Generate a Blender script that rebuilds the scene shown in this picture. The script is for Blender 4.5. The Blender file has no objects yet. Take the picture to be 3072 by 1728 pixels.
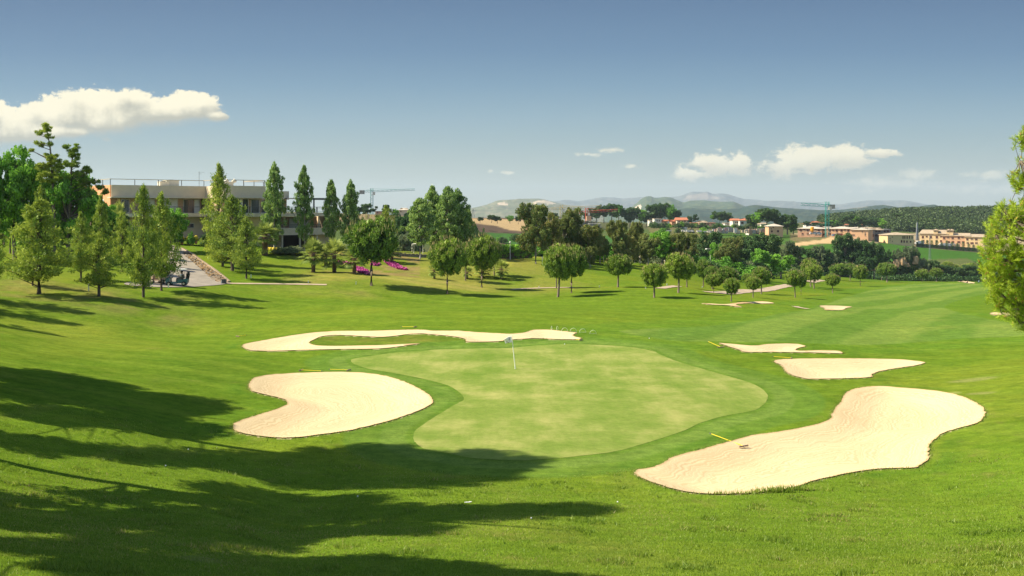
import bpy, bmesh, math, random
import numpy as np
from mathutils import Vector, Matrix
from mathutils.geometry import delaunay_2d_cdt
R = math.radians
rng = np.random.default_rng(7)
random.seed(7)
SC = bpy.context.scene
COL = SC.collection
# camera model: level camera with a lens shift, focal length F in pixels of a 3072 wide picture
F, CX, HY, CZ = 2981.0, 1536.0, 628.0, 10.4
K = 3072.0 / 2576.0
def d2s(pts): return [(x * K, y * K) for x, y in pts]
def z2s(pts, ox, oy, s): return [(ox + x / s, oy + y / s) for x, y in pts]

# ------------------------------------------------------------------ terrain
def zc(Y, sy): return CZ - (sy - HY) / F * Y
COLS = {
 -500: [(4,9.2),(10,7.4),(15,6.0),(28,4.6),(52,4.6),(88,4.6),(110,5.2),(135,6.4),(155,7.6),(185,8.2),(230,8),(300,6),(420,8),(550,12),(900,10)],
 0:   [(4,8.8),(9,6.6),(15.5,zc(15.5,1728)),(30,zc(30,1400)),(52,zc(52,1100)),(80,zc(80,950)),(91,zc(91,908)),(97,zc(97,884)),(105,zc(105,830)),(135,zc(135,750)),(155,zc(155,700)),(185,7.6),(230,7),(300,4),(420,6),(550,11),(900,9)],
 300: [(4,8.75),(9,6.5),(16.5,zc(16.5,1728)),(33,zc(33,1400)),(58,zc(58,1100)),(80,zc(80,995)),(90,zc(90,950)),(96,zc(96,915)),(101,zc(101,890)),(105,zc(105,870)),(115,zc(115,830)),(145,zc(145,750)),(165,zc(165,700)),(190,6.6),(230,6),(300,2),(420,5),(550,11),(900,8)],
 600: [(4,8.7),(9,6.3),(18.5,zc(18.5,1728)),(36,zc(36,1400)),(44,zc(44,1300)),(62,zc(62,1100)),(76,zc(76,1035)),(93,zc(93,985)),(101,zc(101,935)),(108,zc(108,880)),(114,zc(114,858)),(121,zc(121,835)),(140,zc(140,785)),(156,zc(156,745)),(164,5.3),(200,5),(240,4),(300,-1),(400,2),(500,8),(600,11),(900,7)],
 900: [(4,8.7),(9,6.2),(20,zc(20,1728)),(39,zc(39,1400)),(45.5,zc(45.5,1300)),(66,zc(66,1100)),(80,zc(80,1015)),(97,zc(97,960)),(108,zc(108,908)),(120,zc(120,862)),(133,zc(133,832)),(148,zc(148,790)),(157,zc(157,760)),(175,3.5),(205,2.5),(260,-5),(330,-7),(450,zc(450,680)),(550,zc(550,640)),(620,8.6),(900,4)],
 1200:[(4,8.7),(9,6.2),(20,zc(20,1728)),(32,zc(32,1500)),(39.5,zc(39.5,1400)),(60,zc(60,1150)),(83,zc(83,1000)),(98,zc(98,945)),(110,zc(110,905)),(122,zc(122,872)),(138,zc(138,832)),(152,zc(152,795)),(163,zc(163,770)),(195,2.2),(215,1),(270,-8),(340,-9),(400,zc(400,740)),(500,zc(500,682)),(560,zc(560,648)),(650,6.5),(900,2)],
 1536:[(4,8.7),(9,6.2),(20,zc(20,1728)),(32.5,zc(32.5,1500)),(40,zc(40,1400)),(59.5,zc(59.5,1150)),(83.5,zc(83.5,1000)),(122,zc(122,882)),(137,zc(137,850)),(152,zc(152,818)),(166,zc(166,785)),(180,zc(180,772)),(205,1.0),(230,-2),(290,-13),(380,-13),(450,-8),(520,zc(520,718)),(600,zc(600,696)),(680,zc(680,668)),(740,zc(740,656)),(850,3.0),(1000,0),(1500,-12)],
 1900:[(4,8.7),(9,6.2),(20,zc(20,1728)),(33.5,zc(33.5,1500)),(40.5,zc(40.5,1400)),(60,zc(60,1150)),(82,zc(82,1000)),(122,zc(122,890)),(135,zc(135,868)),(152,zc(152,840)),(168,zc(168,815)),(192,zc(192,790)),(220,-1.5),(245,-4),(310,-13),(450,-14),(540,zc(540,712)),(700,zc(700,690)),(850,zc(850,678)),(1000,zc(1000,672)),(1500,-14)],
 2300:[(4,8.7),(9,6.2),(20,zc(20,1728)),(34,zc(34,1500)),(41,zc(41,1400)),(61.5,zc(61.5,1150)),(84,zc(84,1000)),(115,zc(115,920)),(140,zc(140,898)),(190,zc(190,868)),(240,zc(240,840)),(290,zc(290,822)),(340,zc(340,805)),(380,-13),(430,-20),(490,zc(490,745)),(558,zc(558,716)),(600,zc(600,706)),(700,zc(700,695)),(900,zc(900,685)),(1200,-9),(1500,-14)],
 2500:[(4,8.75),(9,6.3),(19.8,zc(19.8,1728)),(34,zc(34,1500)),(41.5,zc(41.5,1390)),(62,zc(62,1150)),(86,zc(86,1000)),(122,zc(122,925)),(155,zc(155,899)),(212,zc(212,869)),(285,zc(285,848)),(345,zc(345,836)),(385,zc(385,826)),(430,-20.5),(465,zc(465,790)),(505,zc(505,742)),(528,zc(528,728)),(546,zc(546,714)),(620,zc(620,706)),(800,zc(800,698)),(950,zc(950,684)),(1250,-3),(1500,-9)],
 2700:[(4,8.8),(9,6.4),(19.5,zc(19.5,1728)),(34,zc(34,1500)),(42,zc(42,1380)),(62.5,zc(62.5,1150)),(88,zc(88,1000)),(130,zc(130,930)),(170,zc(170,900)),(235,zc(235,870)),(330,zc(330,850)),(405,zc(405,838)),(440,-20.5),(475,zc(475,795)),(520,zc(520,752)),(545,zc(545,735)),(620,zc(620,722)),(800,zc(800,708)),(1000,zc(1000,680)),(1300,zc(1300,642)),(1500,0)],
 3072:[(4,8.9),(9,6.8),(18,zc(18,1728)),(38,zc(38,1400)),(58,zc(58,1150)),(85,zc(85,1000)),(115,zc(115,950)),(165,zc(165,905)),(235,zc(235,872)),(330,zc(330,852)),(405,zc(405,842)),(440,-21),(475,zc(475,805)),(520,zc(520,778)),(547,zc(547,763)),(650,zc(650,742)),(800,zc(800,720)),(1000,zc(1000,685)),(1300,zc(1300,634)),(1500,6)],
 3700:[(4,9.0),(9,7.2),(18,5.2),(38,2.6),(58,2.2),(85,1),(115,-1),(165,-5),(235,-9),(330,-15),(405,-20),(440,-21),(475,-18),(560,-16),(650,-14),(800,-10),(1000,0),(1300,14),(1500,8)],
}
def pchip(x, y, xi):
    x = np.asarray(x, float); y = np.asarray(y, float)
    h = np.diff(x); d = np.diff(y) / h
    m = np.zeros_like(y)
    w1 = 2 * h[1:] + h[:-1]; w2 = h[1:] + 2 * h[:-1]
    ok = d[:-1] * d[1:] > 0
    with np.errstate(divide='ignore', invalid='ignore'):
        mm = (w1 + w2) / (w1 / d[:-1] + w2 / d[1:])
    m[1:-1] = np.where(ok, mm, 0); m[0] = d[0]; m[-1] = d[-1]
    xi = np.clip(xi, x[0], x[-1])
    i = np.clip(np.searchsorted(x, xi) - 1, 0, len(x) - 2)
    t = (xi - x[i]) / h[i]
    return ((1 + 2 * t) * (1 - t) ** 2 * y[i] + t * (1 - t) ** 2 * h[i] * m[i]
            + t * t * (3 - 2 * t) * y[i + 1] + t * t * (t - 1) * h[i] * m[i + 1])
LR0, LR1, NR = math.log(4.0), math.log(1500.0), 900
lr = np.linspace(LR0, LR1, NR)
cols = sorted(COLS)
prof = []
for c in cols:
    cs = math.hypot(1, (c - CX) / F)
    pts = [(math.log(a * cs if 0 else a), b) for a, b in COLS[c]]
    if pts[-1][0] < LR1 - 1e-6: pts.append((LR1, pts[-1][1] - 4))
    prof.append(pchip([p[0] for p in pts], [p[1] for p in pts], lr))
prof = np.array(prof)                                   # columns x log distance (Y)
SXG = np.linspace(cols[0], cols[-1], 700)
TAB = np.zeros((len(SXG), NR))
for j in range(NR): TAB[:, j] = pchip(cols, prof[:, j], SXG)
for _ in range(6):                                      # a little smoothing along distance
    TAB[:, 1:-1] = (TAB[:, :-2] + 2 * TAB[:, 1:-1] + TAB[:, 2:]) / 4
def h2(ix, iy, s):
    n = (ix.astype(np.int64) * 374761393 + iy.astype(np.int64) * 668265263 + s * 974711) & 0x7fffffff
    n = ((n ^ (n >> 13)) * 1274126177) & 0x7fffffff
    return ((n ^ (n >> 16)) & 0xffff) / 65535.0
def vnoise(x, y, s=0):
    x = np.asarray(x, float); y = np.asarray(y, float)
    ix = np.floor(x); iy = np.floor(y); fx = x - ix; fy = y - iy
    fx = fx * fx * (3 - 2 * fx); fy = fy * fy * (3 - 2 * fy)
    a = h2(ix, iy, s); b = h2(ix + 1, iy, s); c = h2(ix, iy + 1, s); d = h2(ix + 1, iy + 1, s)
    return (a + (b - a) * fx) * (1 - fy) + (c + (d - c) * fx) * fy - 0.5
def fbm(x, y, s=0, o=4):
    t = 0; a = 1.0
    for k in range(o):
        t = t + a * vnoise(x * 2 ** k + 17 * k, y * 2 ** k - 9 * k, s + k); a *= 0.5
    return t
def sstep(a, b, x):
    t = np.clip((x - a) / (b - a), 0, 1); return t * t * (3 - 2 * t)
def base_z(X, Y):
    X = np.asarray(X, float); Y = np.asarray(Y, float)
    r = np.hypot(X, Y)
    ang = np.abs(np.arctan2(X, Y))
    fy = np.where(ang < 1.1, Y, r * math.cos(1.1))      # beyond the side of the view the profile is held
    fx = np.where(ang < 1.1, X, np.sign(X) * r * math.sin(1.1))
    fy = np.maximum(fy, 0.3)
    sx = np.clip(CX + F * fx / fy, SXG[0], SXG[-1])
    # outside the last columns use the radial distance rather than the forward one
    lim = np.where(X < 0, (CX - SXG[0]) / F, (SXG[-1] - CX) / F)
    out = np.abs(fx / fy) > lim
    yy = np.where(out, r / np.hypot(1, lim), fy)
    ly = np.clip(np.log(np.maximum(yy, 1.0)), LR0, LR1)
    gi = (sx - SXG[0]) / (SXG[1] - SXG[0]); gj = (ly - LR0) / (lr[1] - lr[0])
    i = np.clip(gi.astype(int), 0, len(SXG) - 2); j = np.clip(gj.astype(int), 0, NR - 2)
    a = gi - i; b = gj - j
    z = (TAB[i, j] * (1 - a) * (1 - b) + TAB[i + 1, j] * a * (1 - b) + TAB[i, j + 1] * (1 - a) * b + TAB[i + 1, j + 1] * a * b)
    z = np.where(r < 4, z + (4 - r) * 0.02, z)
    back = sstep(1.1, 2.4, ang)                          # behind the photographer the hill is level
    z = z * (1 - back) + back * np.where(r < 60, 8.9, 8.9 - (r - 60) * 0.02)
    z = np.where(r > 1500, z - (r - 1500) * 0.012, z)
    return np.maximum(z, -62)
def undul(X, Y):
    r = np.hypot(X, Y)
    k = sstep(15, 40, r)
    q = vnoise(X / 14, Y / 14, 3) * 0.30 * k + vnoise(X / 5.5, Y / 5.5, 4) * 0.07
    q2_ = (vnoise(X / 23 + 5, Y / 19, 13) * 1.5 + vnoise(X / 11, Y / 9, 14) * .35) * sstep(64, 92, r) * (1 - .95 * sstep(132, 165, r))
    return q2_ + q * (0.35 + 0.95 * sstep(66, 120, r)) + np.where(r > 250, vnoise(X / 60, Y / 60, 9) * 2.0, 0) * sstep(250, 420, r)
BUNK = []                                                # (world polygon, depth)
def poly_sd(poly, X, Y):                                 # signed distance, positive inside
    X = np.asarray(X, float).ravel(); Y = np.asarray(Y, float).ravel()
    d = np.full(X.shape, 1e18); ins = np.zeros(X.shape, bool)
    P = np.asarray(poly, float); Q = np.roll(P, -1, 0)
    for (x0, y0), (x1, y1) in zip(P, Q):
        ex, ey = x1 - x0, y1 - y0
        L = ex * ex + ey * ey + 1e-12
        t = np.clip(((X - x0) * ex + (Y - y0) * ey) / L, 0, 1)
        dd = (X - x0 - t * ex) ** 2 + (Y - y0 - t * ey) ** 2
        d = np.minimum(d, dd)
        c = ((y0 <= Y) & (y1 > Y)) | ((y1 <= Y) & (y0 > Y))
        if c.any():
            xi = x0 + (Y - y0) / (y1 - y0 if y1 != y0 else 1e-9) * ex
            ins ^= c & (X < xi)
    return np.where(ins, 1, -1) * np.sqrt(d)
def near_poly(poly, X, Y, pad):
    P = np.asarray(poly)
    return (X > P[:, 0].min() - pad) & (X < P[:, 0].max() + pad) & (Y > P[:, 1].min() - pad) & (Y < P[:, 1].max() + pad)
def terr(X, Y):
    X = np.asarray(X, float); Y = np.asarray(Y, float)
    sh = X.shape; x = X.ravel(); y = Y.ravel()
    z = base_z(x, y) + undul(x, y)
    for poly, dep, lip in BUNK:
        m = near_poly(poly, x, y, 3)
        if not m.any(): continue
        sd = poly_sd(poly, x[m], y[m])
        z[m] += np.where(sd > 0, -dep * sstep(0.0, 2.2, sd), lip * sstep(-2.2, -0.2, sd)) + np.where(sd > 0, lip * (1 - sstep(0, 0.7, sd)), 0)
    return z.reshape(sh)
def tz(x, y): return float(terr(np.array([x]), np.array([y]))[0])
_YS = np.exp(np.linspace(math.log(12), math.log(1450), 2600))
def ray(sx, sy, ymin=12, ymax=1450):
    ys = _YS[(_YS >= ymin) & (_YS <= ymax)]
    xs = (sx - CX) / F * ys
    g = base_z(xs, ys) + undul(xs, ys)
    l = CZ - (sy - HY) / F * ys
    b = np.nonzero(l <= g)[0]
    if len(b) == 0: i = int(np.argmin(l - g)); return float(xs[i]), float(ys[i])
    i = b[0]
    if i == 0: return float(xs[0]), float(ys[0])
    a0 = l[i - 1] - g[i - 1]; a1 = l[i] - g[i]; t = a0 / (a0 - a1 + 1e-12)
    y = ys[i - 1] + (ys[i] - ys[i - 1]) * t
    return float((sx - CX) / F * y), float(y)
def at(sx, Y): return ((sx - CX) / F * Y, Y)
def smooth_poly(pts, n=5, closed=True):
    P = np.array(pts, float); N = len(P); out = []
    rngi = range(N) if closed else range(N - 1)
    for i in rngi:
        if closed: p0, p1, p2, p3 = P[i - 1], P[i], P[(i + 1) % N], P[(i + 2) % N]
        else: p0, p1, p2, p3 = P[max(i - 1, 0)], P[i], P[i + 1], P[min(i + 2, N - 1)]
        for k in range(n):
            t = k / n
            out.append(tuple(0.5 * ((2 * p1) + (-p0 + p2) * t + (2 * p0 - 5 * p1 + 4 * p2 - p3) * t * t + (-p0 + 3 * p1 - 3 * p2 + p3) * t ** 3)))
    if not closed: out.append(tuple(P[-1]))
    return out
def wpoly(spts, n=5, ymin=12, ymax=1450): return [ray(x, y, ymin, ymax) for x, y in smooth_poly(spts, n)]

# ------------------------------------------------------------------ object helpers
def tag(o, label=None, cat=None, group=None, kind=None):
    if label: o['label'] = label
    if cat: o['category'] = cat
    if group: o['group'] = group
    if kind: o['kind'] = kind
    return o
def empty(name, loc=(0, 0, 0), rz=0.0):
    o = bpy.data.objects.new(name, None); COL.objects.link(o)
    o.empty_display_size = 0.2; o.location = loc; o.rotation_euler = (0, 0, rz); return o
def mesh_np(name, V, Fc, mats=None, mi=None, smooth=False, attrs=None):
    """V (n,3); Fc array (m,k) or list of arrays with various k"""
    me = bpy.data.meshes.new(name)
    V = np.asarray(V, np.float32)
    if isinstance(Fc, np.ndarray): Fc = [Fc]
    Fc = [np.asarray(f, np.int32) for f in Fc if len(f)]
    nl = sum(f.size for f in Fc); nf = sum(len(f) for f in Fc)
    me.vertices.add(len(V)); me.vertices.foreach_set('co', V.ravel())
    me.loops.add(nl); me.loops.foreach_set('vertex_index', np.concatenate([f.ravel() for f in Fc]))
    me.polygons.add(nf)
    tot = np.concatenate([np.full(len(f), f.shape[1], np.int32) for f in Fc])
    st = np.concatenate([[0], np.cumsum(tot)[:-1]]).astype(np.int32)
    me.polygons.foreach_set('loop_start', st); me.polygons.foreach_set('loop_total', tot)
    for m in (mats or []): me.materials.append(m)
    if mi is not None: me.polygons.foreach_set('material_index', np.asarray(mi, np.int32))
    if smooth: me.polygons.foreach_set('use_smooth', np.ones(nf, bool))
    for k, (dom, typ, data) in (attrs or {}).items():
        a = me.attributes.new(k, typ, dom)
        a.data.foreach_set('color' if typ == 'FLOAT_COLOR' else 'value', np.asarray(data, np.float32).ravel())
    me.update(calc_edges=True); me.validate()
    return me
def link(name, me, parent=None, loc=None):
    o = bpy.data.objects.new(name, me); COL.objects.link(o)
    if parent: o.parent = parent
    if loc is not None: o.location = loc
    return o
class MB:                                                # collects shapes, builds ONE mesh
    def __init__(s): s.v = []; s.f = []
    def box(s, c, d, rz=0, M=None):
        x, y, z = d[0] / 2, d[1] / 2, d[2] / 2; n = len(s.v); cr, sr = math.cos(rz), math.sin(rz)
        for i in (-1, 1):
            for j in (-1, 1):
                for k in (-1, 1):
                    p = Vector((i * x * cr - j * y * sr, i * x * sr + j * y * cr, k * z))
                    if M: p = M @ p
                    s.v.append((c[0] + p.x, c[1] + p.y, c[2] + p.z))
        for q in ((0, 1, 3, 2), (4, 6, 7, 5), (0, 4, 5, 1), (2, 3, 7, 6), (0, 2, 6, 4), (1, 5, 7, 3)): s.f.append([n + a for a in q])
        return s
    def tube(s, pts, rad, n=8, cap=True):
        pts = [Vector(p) for p in pts]
        if not hasattr(rad, '__len__'): rad = [rad] * len(pts)
        b = len(s.v); up = Vector((0, 0, 1))
        for i, p in enumerate(pts):
            t = (pts[min(i + 1, len(pts) - 1)] - pts[max(i - 1, 0)]).normalized()
            a = t.cross(up)
            if a.length < 1e-3: a = t.cross(Vector((1, 0, 0)))
            a.normalize(); c = t.cross(a)
            for k in range(n):
                th = 2 * math.pi * k / n
                q = p + (a * math.cos(th) + c * math.sin(th)) * rad[i]; s.v.append(tuple(q))
        for i in range(len(pts) - 1):
            for k in range(n):
                k2 = (k + 1) % n
                s.f.append([b + i * n + k, b + i * n + k2, b + (i + 1) * n + k2, b + (i + 1) * n + k])
        if cap:
            s.f.append([b + k for k in range(n)]); s.f.append([b + (len(pts) - 1) * n + k for k in range(n)][::-1])
        return s
    def prism(s, poly, z0, z1):
        n = len(poly); b = len(s.v)
        s.v += [(x, y, z0) for x, y in poly] + [(x, y, z1) for x, y in poly]
        s.f.append([b + i for i in range(n)][::-1]); s.f.append([b + n + i for i in range(n)])
        for i in range(n): j = (i + 1) % n; s.f.append([b + i, b + j, b + n + j, b + n + i])
        return s
    def lathe(s, c, prof, n=16, axis='z'):
        b = len(s.v)
        for r, z in prof:
            for k in range(n):
                th = 2 * math.pi * k / n
                p = (r * math.cos(th), r * math.sin(th), z)
                if axis == 'y': p = (p[0], p[2], p[1])
                if axis == 'x': p = (p[2], p[0], p[1])
                s.v.append((c[0] + p[0], c[1] + p[1], c[2] + p[2]))
        for i in range(len(prof) - 1):
            for k in range(n):
                k2 = (k + 1) % n; s.f.append([b + i * n + k, b + i * n + k2, b + (i + 1) * n + k2, b + (i + 1) * n + k])
        s.f.append([b + k for k in range(n)][::-1]); s.f.append([b + (len(prof) - 1) * n + k for k in range(n)])
        return s
    def face(s, pts):
        b = len(s.v); s.v += [tuple(p) for p in pts]; s.f.append(list(range(b, b + len(pts)))); return s
    def hip(s, x0, x1, y0, y1, z0, z1, ins=None, th=0.18):
        """hipped roof, ridge along x; ins = how far the ridge is drawn in from each end (0 = gable)"""
        ym = (y0 + y1) / 2; ins = (y1 - y0) / 2 if ins is None else ins
        b = len(s.v)
        s.v += [(x0, y0, z0), (x1, y0, z0), (x1, y1, z0), (x0, y1, z0), (x0 + ins, ym, z1), (x1 - ins, ym, z1),
                (x0, y0, z0 - th), (x1, y0, z0 - th), (x1, y1, z0 - th), (x0, y1, z0 - th)]
        for q in ((0, 1, 5, 4), (2, 3, 4, 5), (1, 2, 5), (3, 0, 4), (9, 8, 7, 6), (6, 7, 1, 0), (7, 8, 2, 1), (8, 9, 3, 2), (9, 6, 0, 3)): s.f.append([b + a for a in q])
        return s
    def build(s, name, mat, parent=None, smooth=False, loc=None):
        me = bpy.data.meshes.new(name); me.from_pydata(s.v, [], s.f); me.materials.append(mat)
        bm = bmesh.new(); bm.from_mesh(me); bmesh.ops.recalc_face_normals(bm, faces=bm.faces); bm.to_mesh(me); bm.free()
        if smooth:
            for p in me.polygons: p.use_smooth = True
        return link(name, me, parent, loc)
def copy_tree(o, parent=None):
    c = o.copy(); COL.objects.link(c)
    if parent: c.parent = parent
    for ch in [x for x in o.children]: copy_tree(ch, c)
    return c

# ------------------------------------------------------------------ materials
def newmat(name):
    m = bpy.data.materials.new(name); m.use_nodes = True
    return m, m.node_tree, m.node_tree.nodes, m.node_tree.links
def mat(name, col, rough=0.7, var=0.12, scale=3.0, bump=0.0, metal=0.0, col2=None, spec=0.3, emit=None):
    m, nt, N, L = newmat(name); b = N['Principled BSDF']
    b.inputs['Roughness'].default_value = rough; b.inputs['Metallic'].default_value = metal
    b.inputs['Specular IOR Level'].default_value = spec
    tc = N.new('ShaderNodeTexCoord'); no = N.new('ShaderNodeTexNoise'); no.inputs['Scale'].default_value = scale
    no.inputs['Detail'].default_value = 6
    L.new(tc.outputs['Object'], no.inputs['Vector'])
    mx = N.new('ShaderNodeMix'); mx.data_type = 'RGBA'
    c2 = col2 or [c * (1 - 2.2 * var) for c in col]
    mr = N.new('ShaderNodeMapRange'); mr.inputs[1].default_value = 0.3; mr.inputs[2].default_value = 0.7
    L.new(no.outputs['Fac'], mr.inputs[0]); L.new(mr.outputs[0], mx.inputs[0])
    mx.inputs[6].default_value = (*col, 1); mx.inputs[7].default_value = (*c2, 1)
    L.new(mx.outputs[2], b.inputs['Base Color'])
    if bump:
        bp = N.new('ShaderNodeBump'); bp.inputs['Strength'].default_value = bump; bp.inputs['Distance'].default_value = 0.05
        L.new(no.outputs['Fac'], bp.inputs['Height']); L.new(bp.outputs[0], b.inputs['Normal'])
    if emit: b.inputs['Emission Color'].default_value = (*emit, 1); b.inputs['Emission Strength'].default_value = 1
    return m
def leafmat(name, dark, light, tr=0.35, hue=0.04, tip=None):
    """foliage: per-face 'tint' picks between two real leaf colours, each copy of the tree differs a little"""
    m, nt, N, L = newmat(name); N.remove(N['Principled BSDF']); out = N['Material Output']
    at_ = N.new('ShaderNodeAttribute'); at_.attribute_name = 'tint'
    cr = N.new('ShaderNodeValToRGB'); e = cr.color_ramp.elements
    e[0].position = 0.0; e[0].color = (*dark, 1); e[1].position = 0.8; e[1].color = (*light, 1)
    if tip: t = cr.color_ramp.elements.new(0.97); t.color = (*tip, 1)
    L.new(at_.outputs['Fac'], cr.inputs[0])
    oi = N.new('ShaderNodeObjectInfo'); hs = N.new('ShaderNodeHueSaturation')
    mr = N.new('ShaderNodeMapRange'); mr.inputs[3].default_value = 0.5 - hue; mr.inputs[4].default_value = 0.5 + hue * 0.7
    mv = N.new('ShaderNodeMapRange'); mv.inputs[3].default_value = 1.18; mv.inputs[4].default_value = 0.82
    L.new(oi.outputs['Random'], mr.inputs[0]); L.new(oi.outputs['Random'], mv.inputs[0])
    L.new(mr.outputs[0], hs.inputs['Hue']); L.new(mv.outputs[0], hs.inputs['Value']); L.new(cr.outputs[0], hs.inputs['Color'])
    di = N.new('ShaderNodeBsdfDiffuse'); tl = N.new('ShaderNodeBsdfTranslucent'); mx = N.new('ShaderNodeMixShader')
    gl = N.new('ShaderNodeBsdfGlossy'); gl.inputs['Roughness'].default_value = 0.5; gl.inputs['Color'].default_value = (.7, .8, .6, 1)
    m2 = N.new('ShaderNodeMixShader'); m2.inputs[0].default_value = 0.03
    mx.inputs[0].default_value = tr
    L.new(hs.outputs[0], di.inputs['Color']); L.new(hs.outputs[0], tl.inputs['Color'])
    L.new(di.outputs[0], mx.inputs[1]); L.new(tl.outputs[0], mx.inputs[2])
    L.new(mx.outputs[0], m2.inputs[1]); L.new(gl.outputs[0], m2.inputs[2]); L.new(m2.outputs[0], out.inputs[0])
    return m
# ------------------------------------------------------------------ bunkers, green, paths in photo measure, put on the ground
z4 = lambda p: z2s(p, 1850, 860, 2.108)
B1 = d2s([(628,968),(640,955),(680,947),(760,942),(850,940),(910,942),(960,948),(1010,962),(1050,980),(1078,998),(1088,1012),(1086,1022),(1060,1035),(1010,1055),(950,1072),(880,1088),(800,1100),(740,1107),(680,1106),(620,1098),(590,1088),(586,1075),(600,1065),(640,1052),(680,1040),(715,1027),(725,1020),(715,1010),(680,1000),(640,990),(628,982)])
B2 = (z2s([(95,355),(120,330),(300,295),(500,260),(650,235),(850,210),(1100,195),(1400,195),(1700,185),(1950,183)],700,940,3.45)
    + z2s([(0,130),(250,130),(450,145),(700,158),(830,165),(1000,150),(1060,125),(1150,118),(1300,122),(1450,140),(1555,152),(1515,175),(1540,195),(1608,210),(1590,222),(1520,226),(1300,222),(1100,212),(900,225),(700,245),(520,252),(360,248),(340,218),(200,190),(0,172)],1300,960,3.623)
    + z2s([(1950,222),(1800,228),(1650,250),(1500,258),(1300,248),(1100,238),(950,245),(880,265),(800,300),(790,320),(850,345),(1000,352),(1200,350),(1500,345),(1700,335),(1930,325),(1800,345),(1600,372),(1400,382),(1100,385),(650,395),(450,403),(250,402),(170,395),(120,375)],700,940,3.45))
B3 = z4([(650,363),(760,372),(870,380),(960,370),(1100,367),(1160,372),(1195,383),(1160,392),(1130,405),(1160,412),(1300,410),(1400,413),(1430,424),(1410,428),(1250,424),(1000,420),(820,420),(780,408),(700,382)])
B4 = z4([(995,482),(1020,470),(1100,465),(1250,462),(1500,462),(1750,466),(1880,476),(1948,487),(1900,505),(1800,520),(1680,540),(1620,560),(1610,578),(1550,585),(1400,590),(1220,592),(1150,580),(1080,555),(1060,530),(1040,505)])
B5 = z4([(1450,685),(1500,660),(1580,645),(1680,641),(1800,650),(1950,662),(2080,680),(2190,708),(2280,750),(2330,800),(2320,840),(2290,870),(2200,900),(2080,935),(2020,975),(1980,1010),(1972,1060),(1975,1095),(1930,1140),(1880,1160),(1750,1165),(1650,1170),(1500,1190),(1350,1220),(1220,1255),(1110,1290),(950,1318),(750,1330),(600,1330),(450,1318),(300,1280),(200,1245),(120,1205),(115,1190),(130,1172),(200,1165),(270,1145),(330,1110),(380,1085),(500,1055),(620,1020),(750,985),(850,955),(1000,935),(1150,910),(1280,880),(1350,850),(1365,810),(1390,770),(1420,740)])
B6 = z4([(1285,125),(1350,124),(1420,126),(1487,131),(1450,140),(1430,151),(1340,153),(1320,150),(1310,138)])
B7 = z4([(540,110),(600,112),(680,116),(750,108),(790,103),(920,98),(995,108),(920,111),(850,109),(790,112),(755,119),(790,132),(750,130),(700,122),(600,118)])
B8 = z4([(2362,172),(2400,167),(2470,168),(2560,175),(2576,192),(2490,190),(2450,180),(2420,184),(2380,182)])
B9 = z2s([(1000,1300),(1100,1305),(1250,1330),(1380,1350),(1490,1370),(1400,1378),(1250,1362),(1100,1330)],2720,660,7.246)
GREEN = (z2s([(1215,490),(1260,468),(1400,445),(1700,405),(2000,385)],700,940,3.45)
    + z2s([(0,325),(400,312),(800,305),(950,295),(1100,280),(1300,268),(1500,265),(1800,272),(2100,290),(2300,320),(2430,355)],1300,960,3.623)
    + z4([(205,395),(300,440),(400,478),(560,525),(700,565),(850,610),(930,655),(955,700),(930,745),(860,785),(700,815),(550,855),(400,920),(250,970),(100,1015)])
    + z2s([(1800,120),(1550,150),(1350,168),(1200,175),(900,160),(750,130),(600,105),(530,60)],1000,1300,2.147)
    + z2s([(1865,1290),(1880,1220),(1990,1140),(2150,1040),(2300,950),(2380,900),(2370,850),(2300,790),(2200,740),(2000,690),(1800,650),(1600,615),(1400,575),(1260,530)],700,940,3.45))
FAIR = d2s([(1560,832),(1650,826),(1780,820),(1880,806),(1950,790),(2030,778),(2120,750),(2200,728),(2290,716),(2390,712),(2470,716),(2490,735),(2440,748),(2395,762),(2380,775),(2440,792),(2540,812),(2660,830),(2560,846),(2420,852),(2300,862),(2180,868),(2080,866),(1980,862),(1900,862),(1790,860),(1700,858),(1640,850),(1590,842)])
WB = []
for P, dep, lip, n in ((B1,.30,.08,5),(B2,.28,.07,4),(B3,.28,.05,4),(B4,.28,.06,5),(B5,.32,.08,5),(B6,.3,.05,5),(B7,.25,.05,4),(B8,.3,.05,4),(B9,.3,.05,4)):
    w = wpoly(P, n); WB.append((w, dep, lip))
BUNK.extend(WB)
WGREEN = wpoly(GREEN, 5); WFAIR = wpoly(FAIR, 4)
# ------------------------------------------------------------------ ground sheet (polar grid round the photographer)
FR = 0.60
th_in = np.linspace(-math.atan(FR), math.atan(FR), 820)
st = th_in[1] - th_in[0]
th = list(th_in); a = th_in[-1]; s_ = st
ext = []
while a < math.pi - 0.02:
    s_ = min(s_ * 1.12, 0.05); a += s_; ext.append(min(a, math.pi))
ext[-1] = math.pi
TH = np.array([-t for t in ext[::-1]] + th + ext)
rr = [0.6]
while rr[-1] < 30000:
    r_ = rr[-1]
    if r_ < 14: k = 1.05
    elif r_ < 60: k = 1.0075
    elif r_ < 150: k = 1.0062
    elif r_ < 420: k = 1.008
    elif r_ < 1500: k = 1.012
    else: k = 1.12
    rr.append(r_ * k)
RRr = np.array(rr)
T2, R2 = np.meshgrid(TH, RRr)
GX = R2 * np.sin(T2); GY = R2 * np.cos(T2)
GZ = terr(GX, GY)
nr_, nt_ = GX.shape
idx = np.arange(nr_ * nt_).reshape(nr_, nt_)
Q = np.stack([idx[:-1, :-1], idx[:-1, 1:], idx[1:, 1:], idx[1:, :-1]], -1).reshape(-1, 4)
V = np.stack([GX, GY, GZ], -1).reshape(-1, 3)
V = np.vstack([V, [[0, 0, tz(0.01, 0.01)]]])
tri = np.stack([idx[0, :-1], idx[0, 1:], np.full(nt_ - 1, len(V) - 1)], -1)[:, ::-1]
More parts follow.
